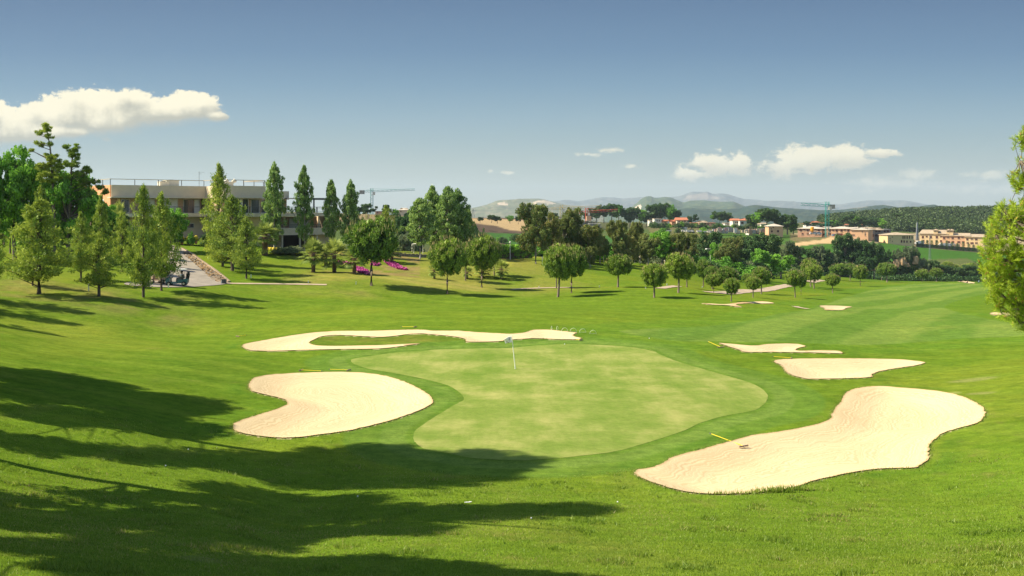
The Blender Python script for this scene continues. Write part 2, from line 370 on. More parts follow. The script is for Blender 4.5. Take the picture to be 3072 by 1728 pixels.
# --- real surface colours per vertex
X = V[:, 0]; Y = V[:, 1]; r = np.hypot(X, Y)
SX = np.where(Y > 1, CX + F * X / np.maximum(Y, 1), -9999.0)
SY = np.where(Y > 1, HY + (CZ - V[:, 2]) / np.maximum(Y, 1) * F, 0)
C = np.zeros((len(V), 3)) + np.array([.104, .178, .010])
def mixc(mask, col, k=1.0):
    global C
    m = (np.clip(mask, 0, 1) * k)[:, None]; C = C * (1 - m) + np.array(col) * m
n1 = fbm(X / 9, Y / 9, 11); n2 = fbm(X / 2.6, Y / 2.6, 21); n3 = fbm(X / 30, Y / 30, 31)
mixc(sstep(-.1, .7, n1 + .3 * n2), [.168, .218, .015], .85)
mixc(sstep(.1, .8, n2 + n3), [.066, .142, .007], .7)
mixc(sstep(.05, .75, -n3 * 1.3 + n1 * .5) * (r > 45), [.058, .135, .007], .65); mixc(sstep(.1, .8, n3 * 1.3 + .5 * n2) * (r > 30), [.185, .228, .018], .6)
ISL = wpoly(z2s([(790,320),(880,265),(950,245),(1100,238),(1300,248),(1500,258),(1650,250),(1800,228),(1950,222),(2200,245),(2390,285),(2200,308),(1930,325),(1700,335),(1500,345),(1000,352),(850,345)],700,940,3.45), 3)
mi_ = near_poly(ISL, X, Y, 1); si_ = np.full(len(X), -9.0); si_[mi_] = poly_sd(ISL, X[mi_], Y[mi_])
mixc(sstep(-.1, .3, si_), [.095, .150, .012], .9); mixc(sstep(.2, .9, si_) * sstep(-.5, .4, n2 + n1), [.20, .175, .035], .8)
# drier, browner turf on the left bank and the lawn before the palms
left = sstep(900, 0, SX) * sstep(60, 85, r) * (r < 400)
mixc(left * sstep(-.5, .6, n1 + .5 * n2), [.185, .225, .025], .7)
bank = sstep(84, 96, Y) * (1 - sstep(103, 107, Y)) * sstep(660, 480, SX)
mixc(bank * sstep(-.6, .5, n2 + .2 * n1), [.20, .165, .060], .62)
mixc(left * sstep(.55, .95, n2 + .4 * n1), [.34, .22, .10], .7)
lawn = sstep(820, 1000, SX) * sstep(1800, 1500, SX) * sstep(118, 132, r) * (r < 230)
mixc(lawn * sstep(-.7, .3, n1), [.235, .225, .045], .85)
mixc(sstep(114, 124, r) * (1 - sstep(128, 150, r)) * sstep(700, 950, SX) * sstep(2000, 1700, SX) * sstep(0, .7, n1 + .6 * n2), [.25, .22, .07], .6)
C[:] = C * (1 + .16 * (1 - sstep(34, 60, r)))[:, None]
fg = (r < 60)
mixc(fg * sstep(.0, .8, fbm(X / 1.4, Y / 3.5, 41) + .4 * n1), [.17, .20, .030], .55)
mixc(fg * sstep(.25, .9, fbm(X / .8, Y / .9, 43) + .2 * n1), [.20, .16, .055], .45)
# fairway with mowing stripes
def msd(poly, pad):
    m = near_poly(poly, X, Y, pad); o = np.full(len(X), -99.0); o[m] = poly_sd(poly, X[m], Y[m]); return o
sf = msd(WFAIR, 6)
a_, b_ = ray(2575, 905), ray(2880, 862)
dv = np.array([b_[0] - a_[0], b_[1] - a_[1]]); dv /= np.linalg.norm(dv); pn = np.array([-dv[1], dv[0]])
q_ = (X - a_[0]) * pn[0] + (Y - a_[1]) * pn[1] + 1.5 * n3
stripe = sstep(-.35, .35, np.sin(q_ * 2 * math.pi / 9.0))
fm = sstep(-.15, .25, sf)
mixc(fm, [.100, .185, .024], .9); mixc(fm * stripe, [.150, .228, .036], .85)
mixc(fm * sstep(.1, .8, n2 + n1), [.20, .25, .045], .35)
mixc(sstep(-5, -3.5, sf) * (1 - fm), [.09, .185, .014], .5)
# collar of the green
sg = msd(WGREEN, 8)
ring = sstep(-3.3, -3.0, sg)
mixc(ring, [.102, .188, .022], .75)
ring2 = sstep(-1.6, -1.4, sg) * (1 - sstep(-.5, -.2, sg)); mixc(ring2, [.145, .225, .038], .6)
band = np.sin((X * .35 + Y * 1.0 + 7 * n3 + 1.2 * n1) * 2 * math.pi / 4.2); mixc((r > 48) * (r < 140) * (1 - ring) * (1 - fm) * sstep(.2, .8, band), [.155, .225, .020], .35)
# browner rim and darker grass ring round bunkers, sand colour inside
for poly, dep, lip in WB:
    sb = msd(poly, 4)
    mixc(sstep(-.22, -.02, sb), [.12, .135, .035], .6)
    mixc(sstep(-1.8, -.6, sb) * (1 - sstep(-.6, -.3, sb)) * sstep(-.1, .5, n2), [.06, .15, .01], .5)
    mixc((sb > 0.02), [.55, .44, .27], 1)
# pale scalped patches, right
for (px, py, rx, ry) in ((2915,1140,1.5,.5),(2940,1182,.9,.35),(2860,1183,.5,.25),(3040,1690,.6,.3),(610,1678,.5,.25)):
    w = ray(px, py); mixc((1 - sstep(.5, 1.1, np.hypot((X - w[0]) / rx, (Y - w[1]) / ry / 1.6) + .5 * n2)), [.24, .25, .08], .6)
# tracks: brown garden bank with the palms, cut soil
gb = near = (SX > 1050) & (SX < 1260) & (r > 138) & (r < 175)
mixc(gb * sstep(-.6, .2, n1 + n2), [.20, .13, .07], .7)
gb2 = (SX > 880) & (SX < 1060) & (r > 142) & (r < 172)
mixc(gb2 * sstep(.0, .6, n1 + n2), [.24, .17, .08], .6)
# valley and far fields
fy0 = np.interp(SX, [1200,1900,2200,2400,2600,3072], [215,225,310,380,425,432]); far = sstep(0, 22, Y - fy0) * (Y > 0) + (Y <= 0) * (r > 300)
mixc(far, [.070, .105, .030], .9); mixc(far * sstep(-.2, .5, fbm(X / 40, Y / 40, 51)), [.10, .10, .045], .7)
def zone(pts, y0, y1, col, k=1.0):
    P = np.array(pts); m = (SX > P[:, 0].min() - 5) & (SX < P[:, 0].max() + 5) & (Y > y0) & (Y < y1)
    o = np.zeros(len(X)); 
    if m.any():
        sd = poly_sd(pts, SX[m], SY[m]); o[m] = sstep(-1.5, 1.0, sd + 1.5 * n1[m])
    mixc(o, col, k)
zone([(1300,640),(1700,640),(1700,735),(1300,735)], 300, 1200, [.085, .062, .046])
zone([(1395,655),(1480,656),(1560,660),(1640,668),(1700,690),(1640,700),(1590,695),(1530,690),(1480,676),(1410,668)], 300, 1200, [.32, .235, .125])
zone([(1420,696),(1500,700),(1600,703),(1720,706),(1900,708),(1900,735),(1600,740),(1480,726)], 300, 1100, [.048, .125, .022])
zone([(1000,630),(1235,630),(1240,665),(1180,668),(1100,660),(1000,665)], 400, 800, [.22, .16, .10], .8)
zone([(1195,650),(1215,650),(1215,662),(1192,662)], 380, 800, [.03, .16, .03])
zone([(1940,676),(2340,690),(2340,735),(2120,730),(1960,715)], 450, 1200, [.115, .115, .045])
zone([(2140,697),(2340,700),(2400,712),(2380,735),(2150,728)], 430, 1000, [.060, .125, .020])
zone([(2370,700),(2520,705),(2520,712),(2470,716),(2400,726),(2370,720)], 430, 900, [.13, .115, .055])
zone([(2372,740),(2385,728),(2450,722),(2490,712),(2530,714),(2530,728),(2450,732),(2400,738)], 430, 900, [.42, .30, .16])
zone([(2370,742),(2440,734),(2530,729),(2660,730),(2740,741),(2860,752),(2990,762),(3300,775),(3300,830),(2900,830),(2700,812),(2560,790),(2400,770)], 440, 760, [.050, .130, .016])
zone([(2380,700),(3300,700),(3300,772),(2990,760),(2860,750),(2740,739),(2660,728),(2530,727),(2530,712),(2400,706)], 480, 980, [.30, .23, .15], .85)
zone([(2780,780),(2900,775),(2960,800),(2940,830),(2760,830),(2700,800)], 440, 600, [.12, .12, .045], .7)
zone([(1600,645),(2420,645),(2420,692),(1600,685)], 600, 1300, [.10, .095, .05], .6)
C[:, 1] *= np.where(C[:, 1] > C[:, 0], .98, 1); C[:, 2] += .006 * (C[:, 1] > C[:, 0]); C[SX > -1e8] *= 1.0; C[:] *= np.where(C[:, 1] > C[:, 0], .88, 1)[:, None]
gmat, nt, N, L = newmat('turf'); b = N['Principled BSDF']; b.inputs['Roughness'].default_value = 1.0; b.inputs['Specular IOR Level'].default_value = 0.0
va = N.new('ShaderNodeVertexColor'); va.layer_name = 'Col'
tc = N.new('ShaderNodeTexCoord'); mp = N.new('ShaderNodeMapping'); L.new(tc.outputs['Object'], mp.inputs[0])
def noise(sc, det, src, rough=.6):
    n = N.new('ShaderNodeTexNoise'); n.inputs['Scale'].default_value = sc; n.inputs['Detail'].default_value = det; n.inputs['Roughness'].default_value = rough
    L.new(src, n.inputs['Vector']); return n
na = noise(1.6, 8, tc.outputs['Object'], .75); nb = noise(11, 6, tc.outputs['Object'], .8); ncx = noise(.35, 5, tc.outputs['Object'])
mp.inputs['Scale'].default_value = (.55, 2.6, 1); mp.inputs['Rotation'].default_value = (0, 0, .18); nd = noise(.8, 6, mp.outputs[0], .7)
def mr(src, a, b_, c, d):
    m = N.new('ShaderNodeMapRange'); m.inputs[1].default_value = a; m.inputs[2].default_value = b_; m.inputs[3].default_value = c; m.inputs[4].default_value = d; L.new(src, m.inputs[0]); return m.outputs[0]
def mul(a, b2):
    m = N.new('ShaderNodeMath'); m.operation = 'MULTIPLY'; L.new(a, m.inputs[0]); L.new(b2, m.inputs[1]); return m.outputs[0]
val = mul(mul(mr(na.outputs[0], .3, .7, .74, 1.26), mr(nb.outputs[0], .3, .7, .70, 1.30)), mul(mr(nd.outputs[0], .3, .7, .84, 1.16), mr(ncx.outputs[0], .3, .7, .9, 1.1)))
hs = N.new('ShaderNodeHueSaturation'); L.new(va.outputs[0], hs.inputs['Color']); L.new(val, hs.inputs['Value'])
L.new(mr(na.outputs[0], .3, .7, .508, .488), hs.inputs['Hue'])
L.new(hs.outputs[0], b.inputs['Base Color'])
bp = N.new('ShaderNodeBump'); bp.inputs['Strength'].default_value = .5; bp.inputs['Distance'].default_value = .06
L.new(nb.outputs[0], bp.inputs['Height']); L.new(bp.outputs[0], b.inputs['Normal'])
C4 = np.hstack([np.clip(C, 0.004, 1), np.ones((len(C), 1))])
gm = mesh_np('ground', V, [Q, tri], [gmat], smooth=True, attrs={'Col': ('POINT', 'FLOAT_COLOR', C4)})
tag(link('ground', gm), kind='structure')

# ------------------------------------------------------------------ draped sheets
def sheet(name, wp, off, m, grid, jit=0.0, kind='structure', extra=None):
    wp = np.array(wp)
    keep = [0]
    for i in range(1, len(wp)):
        if np.hypot(*(wp[i] - wp[keep[-1]])) > 0.03: keep.append(i)
    wp = wp[keep]
    dd = []
    for i in range(len(wp)):
        p, q = wp[i], wp[(i + 1) % len(wp)]; L_ = np.hypot(*(q - p)); k = max(1, int(L_ / (grid * .7)))
        for j in range(k): dd.append(p + (q - p) * j / k)
    wp = np.array(dd)
    if jit:
        nn = np.stack([fbm(wp[:, 0] * 3.2, wp[:, 1] * 3.2, 5), fbm(wp[:, 0] * 3.2 + 50, wp[:, 1] * 3.2, 6)], -1); wp = wp + nn * jit
    x0, y0 = wp.min(0); x1, y1 = wp.max(0)
    gx, gy = np.meshgrid(np.arange(x0, x1, grid), np.arange(y0, y1, grid))
    gx = gx.ravel() + rng.uniform(-.2, .2, gx.size) * grid; gy = gy.ravel() + rng.uniform(-.2, .2, gy.size) * grid
    s = poly_sd(wp, gx, gy); ok = s > grid * .45
    pts = [Vector(p) for p in wp] + [Vector((a, c)) for a, c in zip(gx[ok], gy[ok])]
    n = len(wp)
    vo, eo, fo, *_ = delaunay_2d_cdt(pts, [(i, (i + 1) % n) for i in range(n)], [list(range(n))], 1, 1e-4)
    P = np.array([[v.x, v.y] for v in vo]); Z = terr(P[:, 0], P[:, 1]) + off
    sd = poly_sd(wp, P[:, 0], P[:, 1])
    me = mesh_np(name, np.column_stack([P, Z]), np.array([f for f in fo if len(f) == 3]), [m], smooth=True, attrs={'edge': ('POINT', 'FLOAT', np.abs(sd))})
    bm = bmesh.new(); bm.from_mesh(me); bmesh.ops.recalc_face_normals(bm, faces=bm.faces)
    if sum(f.normal.z for f in bm.faces) < 0: bmesh.ops.reverse_faces(bm, faces=bm.faces)
    bm.to_mesh(me); bm.free()
    return tag(link(name, me), kind=kind)
# sand
smat, nt, N, L = newmat('raked_sand'); b = N['Principled BSDF']; b.inputs['Roughness'].default_value = .9; b.inputs['Specular IOR Level'].default_value = .1
tc = N.new('ShaderNodeTexCoord'); at_ = N.new('ShaderNodeAttribute'); at_.attribute_name = 'edge'
n0 = noise(.5, 4, tc.outputs['Object']); nb = noise(30, 4, tc.outputs['Object'], .8); nc = noise(.22, 3, tc.outputs['Object'])
ma = N.new('ShaderNodeMath'); ma.operation = 'MULTIPLY_ADD'; L.new(n0.outputs[0], ma.inputs[0]); ma.inputs[1].default_value = 1.6; L.new(at_.outputs['Fac'], ma.inputs[2])
m2 = N.new('ShaderNodeMath'); m2.operation = 'MULTIPLY'; m2.inputs[1].default_value = 26; L.new(ma.outputs[0], m2.inputs[0])
sn = N.new('ShaderNodeMath'); sn.operation = 'SINE'; L.new(m2.outputs[0], sn.inputs[0])
m3 = N.new('ShaderNodeMath'); m3.operation = 'MULTIPLY'; m3.inputs[1].default_value = 9; L.new(ma.outputs[0], m3.inputs[0])
n4 = N.new('ShaderNodeTexNoise'); n4.noise_dimensions = '1D'; n4.inputs['Scale'].default_value = 1; n4.inputs['Detail'].default_value = 4; L.new(m3.outputs[0], n4.inputs['W'])
cr = N.new('ShaderNodeMix'); cr.data_type = 'RGBA'; cr.inputs[6].default_value = (.50, .375, .21, 1); cr.inputs[7].default_value = (.60, .475, .285, 1)
ad = N.new('ShaderNodeMath'); ad.operation = 'ADD'; L.new(mr(n4.outputs[0], .35, .65, -.35, .85), ad.inputs[0]); L.new(mr(nc.outputs[0], .3, .7, 0, .6), ad.inputs[1]); ad.use_clamp = True
L.new(ad.outputs[0], cr.inputs[0])
ed = N.new('ShaderNodeMix'); ed.data_type = 'RGBA'; ed.inputs[6].default_value = (.42, .29, .15, 1); L.new(cr.outputs[2], ed.inputs[7])
ex = N.new('ShaderNodeMath'); ex.operation = 'MULTIPLY_ADD'; L.new(nb.outputs[0], ex.inputs[0]); ex.inputs[1].default_value = -.16; L.new(at_.outputs['Fac'], ex.inputs[2])
L.new(mr(ex.outputs[0], -.08, .06, 0, 1), ed.inputs[0]); L.new(ed.outputs[2], b.inputs['Base Color'])
hh = N.new('ShaderNodeMath'); hh.operation = 'MULTIPLY_ADD'; L.new(sn.outputs[0], hh.inputs[0]); hh.inputs[1].default_value = .3; L.new(nb.outputs[0], hh.inputs[2])
bp = N.new('ShaderNodeBump'); bp.inputs['Strength'].default_value = .2; bp.inputs['Distance'].default_value = .03; L.new(hh.outputs[0], bp.inputs['Height']); L.new(bp.outputs[0], b.inputs['Normal'])
for i, (w, dep, lip) in enumerate(WB):
    Ym = np.mean([p[1] for p in w])
    sheet('bunker_sand', w, .035 + .00012 * Ym, smat, .30 if Ym < 60 else (.45 if Ym < 100 else 1.0), jit=.12 if Ym < 110 else .12)
# putting green
pmat, nt, N, L = newmat('putting_turf'); b = N['Principled BSDF']; b.inputs['Roughness'].default_value = 1; b.inputs['Specular IOR Level'].default_value = 0
tc = N.new('ShaderNodeTexCoord'); n0 = noise(.28, 7, tc.outputs['Object'], .62); n1_ = noise(3.2, 6, tc.outputs['Object'], .8); mp = N.new('ShaderNodeMapping'); L.new(tc.outputs['Object'], mp.inputs[0]); mp.inputs['Scale'].default_value = (.7, .12, 1); mp.inputs['Rotation'].default_value = (0, 0, -.7)
n2_ = noise(1.0, 5, mp.outputs[0], .7)
cr = N.new('ShaderNodeValToRGB'); e = cr.color_ramp.elements; e[0].position = .30; e[0].color = (.112, .178, .028, 1); e[1].position = .72; e[1].color = (.285, .290, .095, 1)
e2 = cr.color_ramp.elements.new(.5); e2.color = (.168, .218, .048, 1)
ad = N.new('ShaderNodeMath'); ad.operation = 'MULTIPLY_ADD'; L.new(n2_.outputs[0], ad.inputs[0]); ad.inputs[1].default_value = .35; L.new(n0.outputs[0], ad.inputs[2])
a2 = N.new('ShaderNodeMath'); a2.operation = 'SUBTRACT'; L.new(ad.outputs[0], a2.inputs[0]); a2.inputs[1].default_value = .165
L.new(a2.outputs[0], cr.inputs[0]); hs = N.new('ShaderNodeHueSaturation'); L.new(cr.outputs[0], hs.inputs['Color']); L.new(mr(n1_.outputs[0], .3, .7, .84, 1.14), hs.inputs['Value']); L.new(hs.outputs[0], b.inputs['Base Color'])
sheet('putting_green', WGREEN, .009, pmat, .5, jit=.05)
# paths
def ribbon(pts, w, n=4):
    """centre line in photo measure, w = width in metres -> world polygon"""
    c = np.array([ray(x, y) for x, y in smooth_poly(pts, n, False)]); t = np.gradient(c, axis=0); t /= np.linalg.norm(t, axis=1)[:, None] + 1e-9
    nn = np.stack([-t[:, 1], t[:, 0]], -1) * w / 2
    return list(map(tuple, c + nn)) + list(map(tuple, (c - nn)[::-1]))
path_m = mat('path_gravel', (.44, .34, .24), .95, .12, 1.2)
road_m = mat('road_asphalt', (.30, .26, .215), .9, .14, .8, bump=.1)
ROAD = wpoly([(516,736),(540,744),(575,765),(612,792),(650,818),(684,846),(676,853),(640,857),(560,862),(470,862),(400,858),(372,852),(400,846),(470,840),(496,815),(500,790),(504,762),(508,742)], 3, ymax=175)
sheet('road', ROAD, .05, road_m, .8, jit=.1)
for nm, pts, w in (('path', [(680,851),(760,852),(860,853),(980,855)], .9), ('path', [(1534,869),(1590,866),(1650,864),(1720,863)], 1.0),
                   ('path', [(1980,866),(2010,861),(2034,859)], 1.4), ('path', [(2110,875),(2150,879),(2200,878),(2240,873),(2285,872),(2330,863),(2373,855)], 2.6),
                   ('path', [(2428,846),(2450,842),(2470,841)], 3.0), ('path', [(2385,920),(2400,924),(2425,928)], .8)):
    sheet(nm, ribbon(pts, w), .06, path_m, 1.0, jit=.15)
# kerb stones along the road
kb = MB(); kp = [ray(x, y, ymax=175) for x, y in smooth_poly([(534,740),(575,762),(612,789),(650,815),(688,846)], 10, False)]
for p, q in zip(kp[:-1], kp[1:]):
    L_ = math.hypot(q[0] - p[0], q[1] - p[1]); mx_, my_ = (p[0] + q[0]) / 2, (p[1] + q[1]) / 2
    kb.box((mx_, my_, tz(mx_, my_) + .05), (L_ * .97, .25, .22), math.atan2(q[1] - p[1], q[0] - p[0]))
tag(kb.build('kerb', mat('kerb_stone', (.55, .42, .3), .9, .2, 4)), kind='structure')
# dry leaves along the kerb
lp = wpoly([(560,757),(600,785),(650,820),(683,846),(668,849),(640,838),(612,812),(580,785),(556,765)], 3, ymax=175)
xs, ys = [], []
P_ = np.array(lp); n_ = 9000
px = rng.uniform(P_[:, 0].min(), P_[:, 0].max(), n_); py = rng.uniform(P_[:, 1].min(), P_[:, 1].max(), n_); ok = poly_sd(lp, px, py) > -.2
px, py = px[ok], py[ok]; pz = terr(px, py) + .07
def scatter_quads(px, py, pz, size, up=0.15):
    n = len(px); c = np.stack([px, py, pz], -1); a = rng.normal(size=(n, 3)); a[:, 2] *= up; a /= np.linalg.norm(a, axis=1)[:, None]
    b2 = np.cross(a, np.array([0, 0, 1.0]) + rng.normal(size=(n, 3)) * .3); b2 /= np.linalg.norm(b2, axis=1)[:, None]
    s = (size * rng.uniform(.6, 1.3, n))[:, None]
    V_ = np.stack([c - a * s, c - b2 * s * .6, c + a * s, c + b2 * s * .6], 1).reshape(-1, 3)
    return V_, np.arange(4 * n).reshape(-1, 4)
V_, F_ = scatter_quads(px, py, pz, .16)
tag(link('fallen_leaves', mesh_np('fallen_leaves', V_, F_, [mat('dry_leaf', (.36, .22, .09), .9, .2, 1)])), 'ochre fallen leaves along the kerb of the service road', 'leaf litter', kind='stuff')
# pink flowers
fx, fy = [], []
for pts in (z2s([(890,942),(960,945),(1040,985),(1165,1045),(1120,1056),(1000,1020),(920,975)],900,520,3.623), z2s([(600,1030),(680,1035),(770,1100),(720,1104),(640,1075)],900,520,3.623), z2s([(420,965),(560,985),(620,1030),(540,1020),(430,990)],900,520,3.623), z2s([(780,960),(860,990),(850,1010),(790,1000)],900,520,3.623)):
    w = wpoly(pts, 3); P_ = np.array(w); n_ = int(9000 if len(fx) < 2 else 2200)
    x_ = rng.uniform(P_[:, 0].min(), P_[:, 0].max(), n_); y_ = rng.uniform(P_[:, 1].min(), P_[:, 1].max(), n_); ok = poly_sd(w, x_, y_) + fbm(x_, y_, 3) * .6 > 0
    fx.append(x_[ok]); fy.append(y_[ok])
fx = np.concatenate(fx); fy = np.concatenate(fy); fz = terr(fx, fy) + rng.uniform(.04, .25, len(fx))
V_, F_ = scatter_quads(fx, fy, fz, .13, .6)
tag(link('pink_flowers', mesh_np('pink_flowers', V_, F_, [mat('petal_pink', (.56, .09, .32), .7, .15, 2)])), 'magenta ground-cover flowers on the bank below the clubhouse', 'flowers', kind='stuff')
# foreground turf blades
n_ = 420000
ang = rng.uniform(-.56, .56, n_); rad = 14 + 34 * rng.beta(1.25, 2.0, n_)
gx = rad * np.sin(ang); gy = rad * np.cos(ang); keep = np.ones(n_, bool)
for w, dep, lip in WB[:5]:
    m = near_poly(w, gx, gy, 1); sd = poly_sd(w, gx[m], gy[m]); k = keep[m]; k[sd > -.02] = False; keep[m] = k
sd = poly_sd(WGREEN, gx, gy); keep &= sd < -2.8
gx, gy = gx[keep], gy[keep]; hgt = rng.uniform(.02, .05, len(gx)) * (1 + 1.2 * (fbm(gx, gy, 77) > .35))
# taller fringe round bunkers
ex_, ey_, eh_ = [], [], []
for w, dep, lip in WB[:5]:
    P_ = np.array(w); Q_ = np.roll(P_, -1, 0)
    for p, q in zip(P_, Q_):
        L_ = np.hypot(*(q - p)); k = int(L_ * 42 * min(1, 60 / p[1] + .3)); t = rng.uniform(0, 1, k)[:, None]
        nrm = np.array([q[1] - p[1], -(q[0] - p[0])]) / (L_ + 1e-9)
        c = p + (q - p) * t + nrm * rng.normal(0, .09, k)[:, None]
        s = poly_sd(w, c[:, 0], c[:, 1]); c = c[s < .03]
        ex_.append(c[:, 0]); ey_.append(c[:, 1]); eh_.append(rng.uniform(.04, .10, len(c)) * (1 if p[1] < 50 else .65) * (1 + 1.0 * (fbm(c[:, 0] * .8, c[:, 1] * .8, 5) > .4)))
for (px_, py_, n, s, hh_) in ((2318,1482,260,.5,.28),(2360,1476,300,.6,.26),(2160,1488,80,.3,.18),(2235,1487,90,.4,.18)):
    w = ray(px_, py_); ex_.append(rng.normal(w[0], s, n)); ey_.append(rng.normal(w[1] - .12, .07, n)); eh_.append(rng.uniform(.4, 1, n) * hh_)
gx = np.concatenate([gx] + ex_); gy = np.concatenate([gy] + ey_); hgt = np.concatenate([hgt] + eh_)
gz = terr(gx, gy); n_ = len(gx)
an = rng.uniform(0, 2 * math.pi, n_); wd = np.clip(hgt * .16, .005, .012) * np.clip(np.hypot(gx, gy) / 22, 1, 2.2)
dx, dy = np.cos(an) * wd, np.sin(an) * wd; lx, ly = rng.normal(0, .45, n_) * hgt, rng.normal(0, .45, n_) * hgt
V_ = np.stack([np.stack([gx - dx, gy - dy, gz - .004], -1), np.stack([gx + dx, gy + dy, gz - .004], -1), np.stack([gx + lx, gy + ly, gz + hgt], -1)], 1).reshape(-1, 3)
tint = np.clip(.5 + .5 * fbm(gx / 2.2, gy / 2.2, 91) + rng.normal(0, .22, n_), 0, .95)
GRASSM = leafmat('grass_blade', (.125, .225, .016), (.265, .345, .040), .45, 0, tip=(.42, .36, .14))
tag(link('grass', mesh_np('grass', V_, np.arange(3 * n_).reshape(-1, 3), [GRASSM], attrs={'tint': ('FACE', 'FLOAT', tint)})), 'short mown grass blades of the foreground slope and bunker edges', 'grass', kind='stuff')
# ------------------------------------------------------------------ trees
SUN_AZ = Vector((-1.0, 0.03)); SUN_EL = R(45)
bark_grey = mat('bark_grey', (.21, .17, .125), .95, .2, 6, bump=.5, col2=(.10, .075, .05))
bark_pale = mat('bark_pale', (.42, .38, .31), .9, .2, 5, bump=.3, col2=(.20, .17, .13))
bark_dark = mat('bark_dark', (.11, .085, .06), .95, .2, 5, bump=.4)
bark_palm = mat('bark_palm', (.20, .125, .075), .95, .2, 9, bump=.8, col2=(.08, .05, .03))
white_paint = mat('white_paint', (.78, .76, .70), .6, .05, 5)
LF = dict(
 pine=leafmat('pine_needles', (0.065, 0.138, 0.019), (0.227, 0.344, 0.037), .3, .015, tip=(.34, .30, .12)),
 poplar=leafmat('poplar_leaf', (.095, .190, .030), (.330, .470, .120), .35, .012, tip=(.42, .50, .30)),
 conifer=leafmat('conifer_spray', (0.113, 0.198, 0.022), (0.360, 0.439, 0.058), .35, .012),
 eucal=leafmat('eucalyptus_leaf', (.080, .120, .026), (.235, .275, .068), .3, .03, tip=(.36, .21, .08)),
 broad=leafmat('broad_leaf', (0.066, 0.198, 0.018), (0.264, 0.527, 0.055), .35, .012),
 dark=leafmat('dark_leaf', (0.026, 0.072, 0.020), (0.090, 0.173, 0.045), .2, .015),
 olive=leafmat('olive_leaf', (0.080, 0.123, 0.058), (0.210, 0.255, 0.120), .25, .012),
 palm=leafmat('palm_frond', (0.102, 0.174, 0.029), (0.390, 0.450, 0.098), .35, .01),
 near=leafmat('near_needles', (.16, .27, .016), (.46, .57, .045), .45, 0, tip=(.52, .30, .09)),
 far=leafmat('far_wood', (.034, .066, .015), (.064, .104, .022), .1, .0),
)
def clump_leaves(cl, n_per, size, flat=1.0, out=0.75, seed=0, shape='quad', aspect=.55, tint0=None, cone=None, noise_t=.16):
    """cl: array rows (x,y,z, rx,ry,rz, tint). leaves sit mostly near the clump surface, facing outward"""
    g = np.random.default_rng(seed); cl = np.asarray(cl, float)
    vol = (cl[:, 3] * cl[:, 4] * cl[:, 5]) ** (2 / 3); cnt = np.maximum(4, (n_per * vol / vol.mean()).astype(int))
    idn = np.repeat(np.arange(len(cl)), cnt); c = cl[idn]; n = len(c)
    d = g.normal(size=(n, 3)); d /= np.linalg.norm(d, axis=1)[:, None]
    rad = g.uniform(.0, 1, n) ** .38
    p = c[:, :3] + d * rad[:, None] * c[:, 3:6]
    nm = d * out + g.normal(size=(n, 3)) * (1 - out * .6); nm /= np.linalg.norm(nm, axis=1)[:, None]
    a = np.cross(nm, g.normal(size=(n, 3))); a /= np.linalg.norm(a, axis=1)[:, None]; b = np.cross(nm, a)
    if shape == 'needle':                                 # long thin needles pointing outward
        a = d * .9 + g.normal(size=(n, 3)) * .5; a[:, 2] += .25; a /= np.linalg.norm(a, axis=1)[:, None]
        b = np.cross(a, g.normal(size=(n, 3))); b /= np.linalg.norm(b, axis=1)[:, None]
    s = size * g.uniform(.6, 1.35, n)[:, None]
    V = np.stack([p - a * s, p - b * s * aspect, p + a * s, p + b * s * aspect], 1).reshape(-1, 3)
    t = np.clip(c[:, 6] + g.normal(0, noise_t, n), 0, .8)
    return V, t
def branches(mb, base, trunk, clumps, r0, n, g, curve=.15):
    """limbs from the trunk line to a choice of clump centres"""
    T0 = [Vector(p) for p in trunk]; T = []
    for p, q in zip(T0[:-1], T0[1:]): T += [p.lerp(q, k / 6) for k in range(6)]
    T = [p for p in T if p.z > .10 * T0[-1].z] or T0
    for c in clumps[:n]:
        e = Vector(c[:3]); k = min(range(len(T)), key=lambda i: abs(T[i].z - (e.z - .45 * (e - T[i]).to_2d().length)))
        s = T[k]; mid = s.lerp(e, .5) + Vector((g.uniform(-1, 1), g.uniform(-1, 1), -g.uniform(0, 1))) * curve * (e - s).length * .5
        mb.tube([s, mid, e], [r0, r0 * .6, r0 * .22], 5)
def finish(kind, V, t, tm, leaf, bark, norm=True):
    if norm:                                              # crown tip at 1, crown width 1
        cv = V.reshape(-1, 4, 3).mean(1); zt = np.percentile(cv[:, 2], 99.7); w_ = (np.percentile(cv[:, 0], 99) - np.percentile(cv[:, 0], 1) + np.percentile(cv[:, 1], 99) - np.percentile(cv[:, 1], 1)) / 2
        V = V * np.array([1 / w_, 1 / w_, 1 / zt]); tm.v = [(x / w_, y / w_, z / zt) for x, y, z in tm.v]
    n = len(V) // 4
    cm = mesh_np(kind + '_crown', V, np.arange(4 * n).reshape(-1, 4), [leaf], attrs={'tint': ('FACE', 'FLOAT', t)})
    b = bpy.data.meshes.new(kind + '_trunk'); b.from_pydata(tm.v, [], tm.f); b.materials.append(bark)
    for p in b.polygons: p.use_smooth = True
    return b, cm
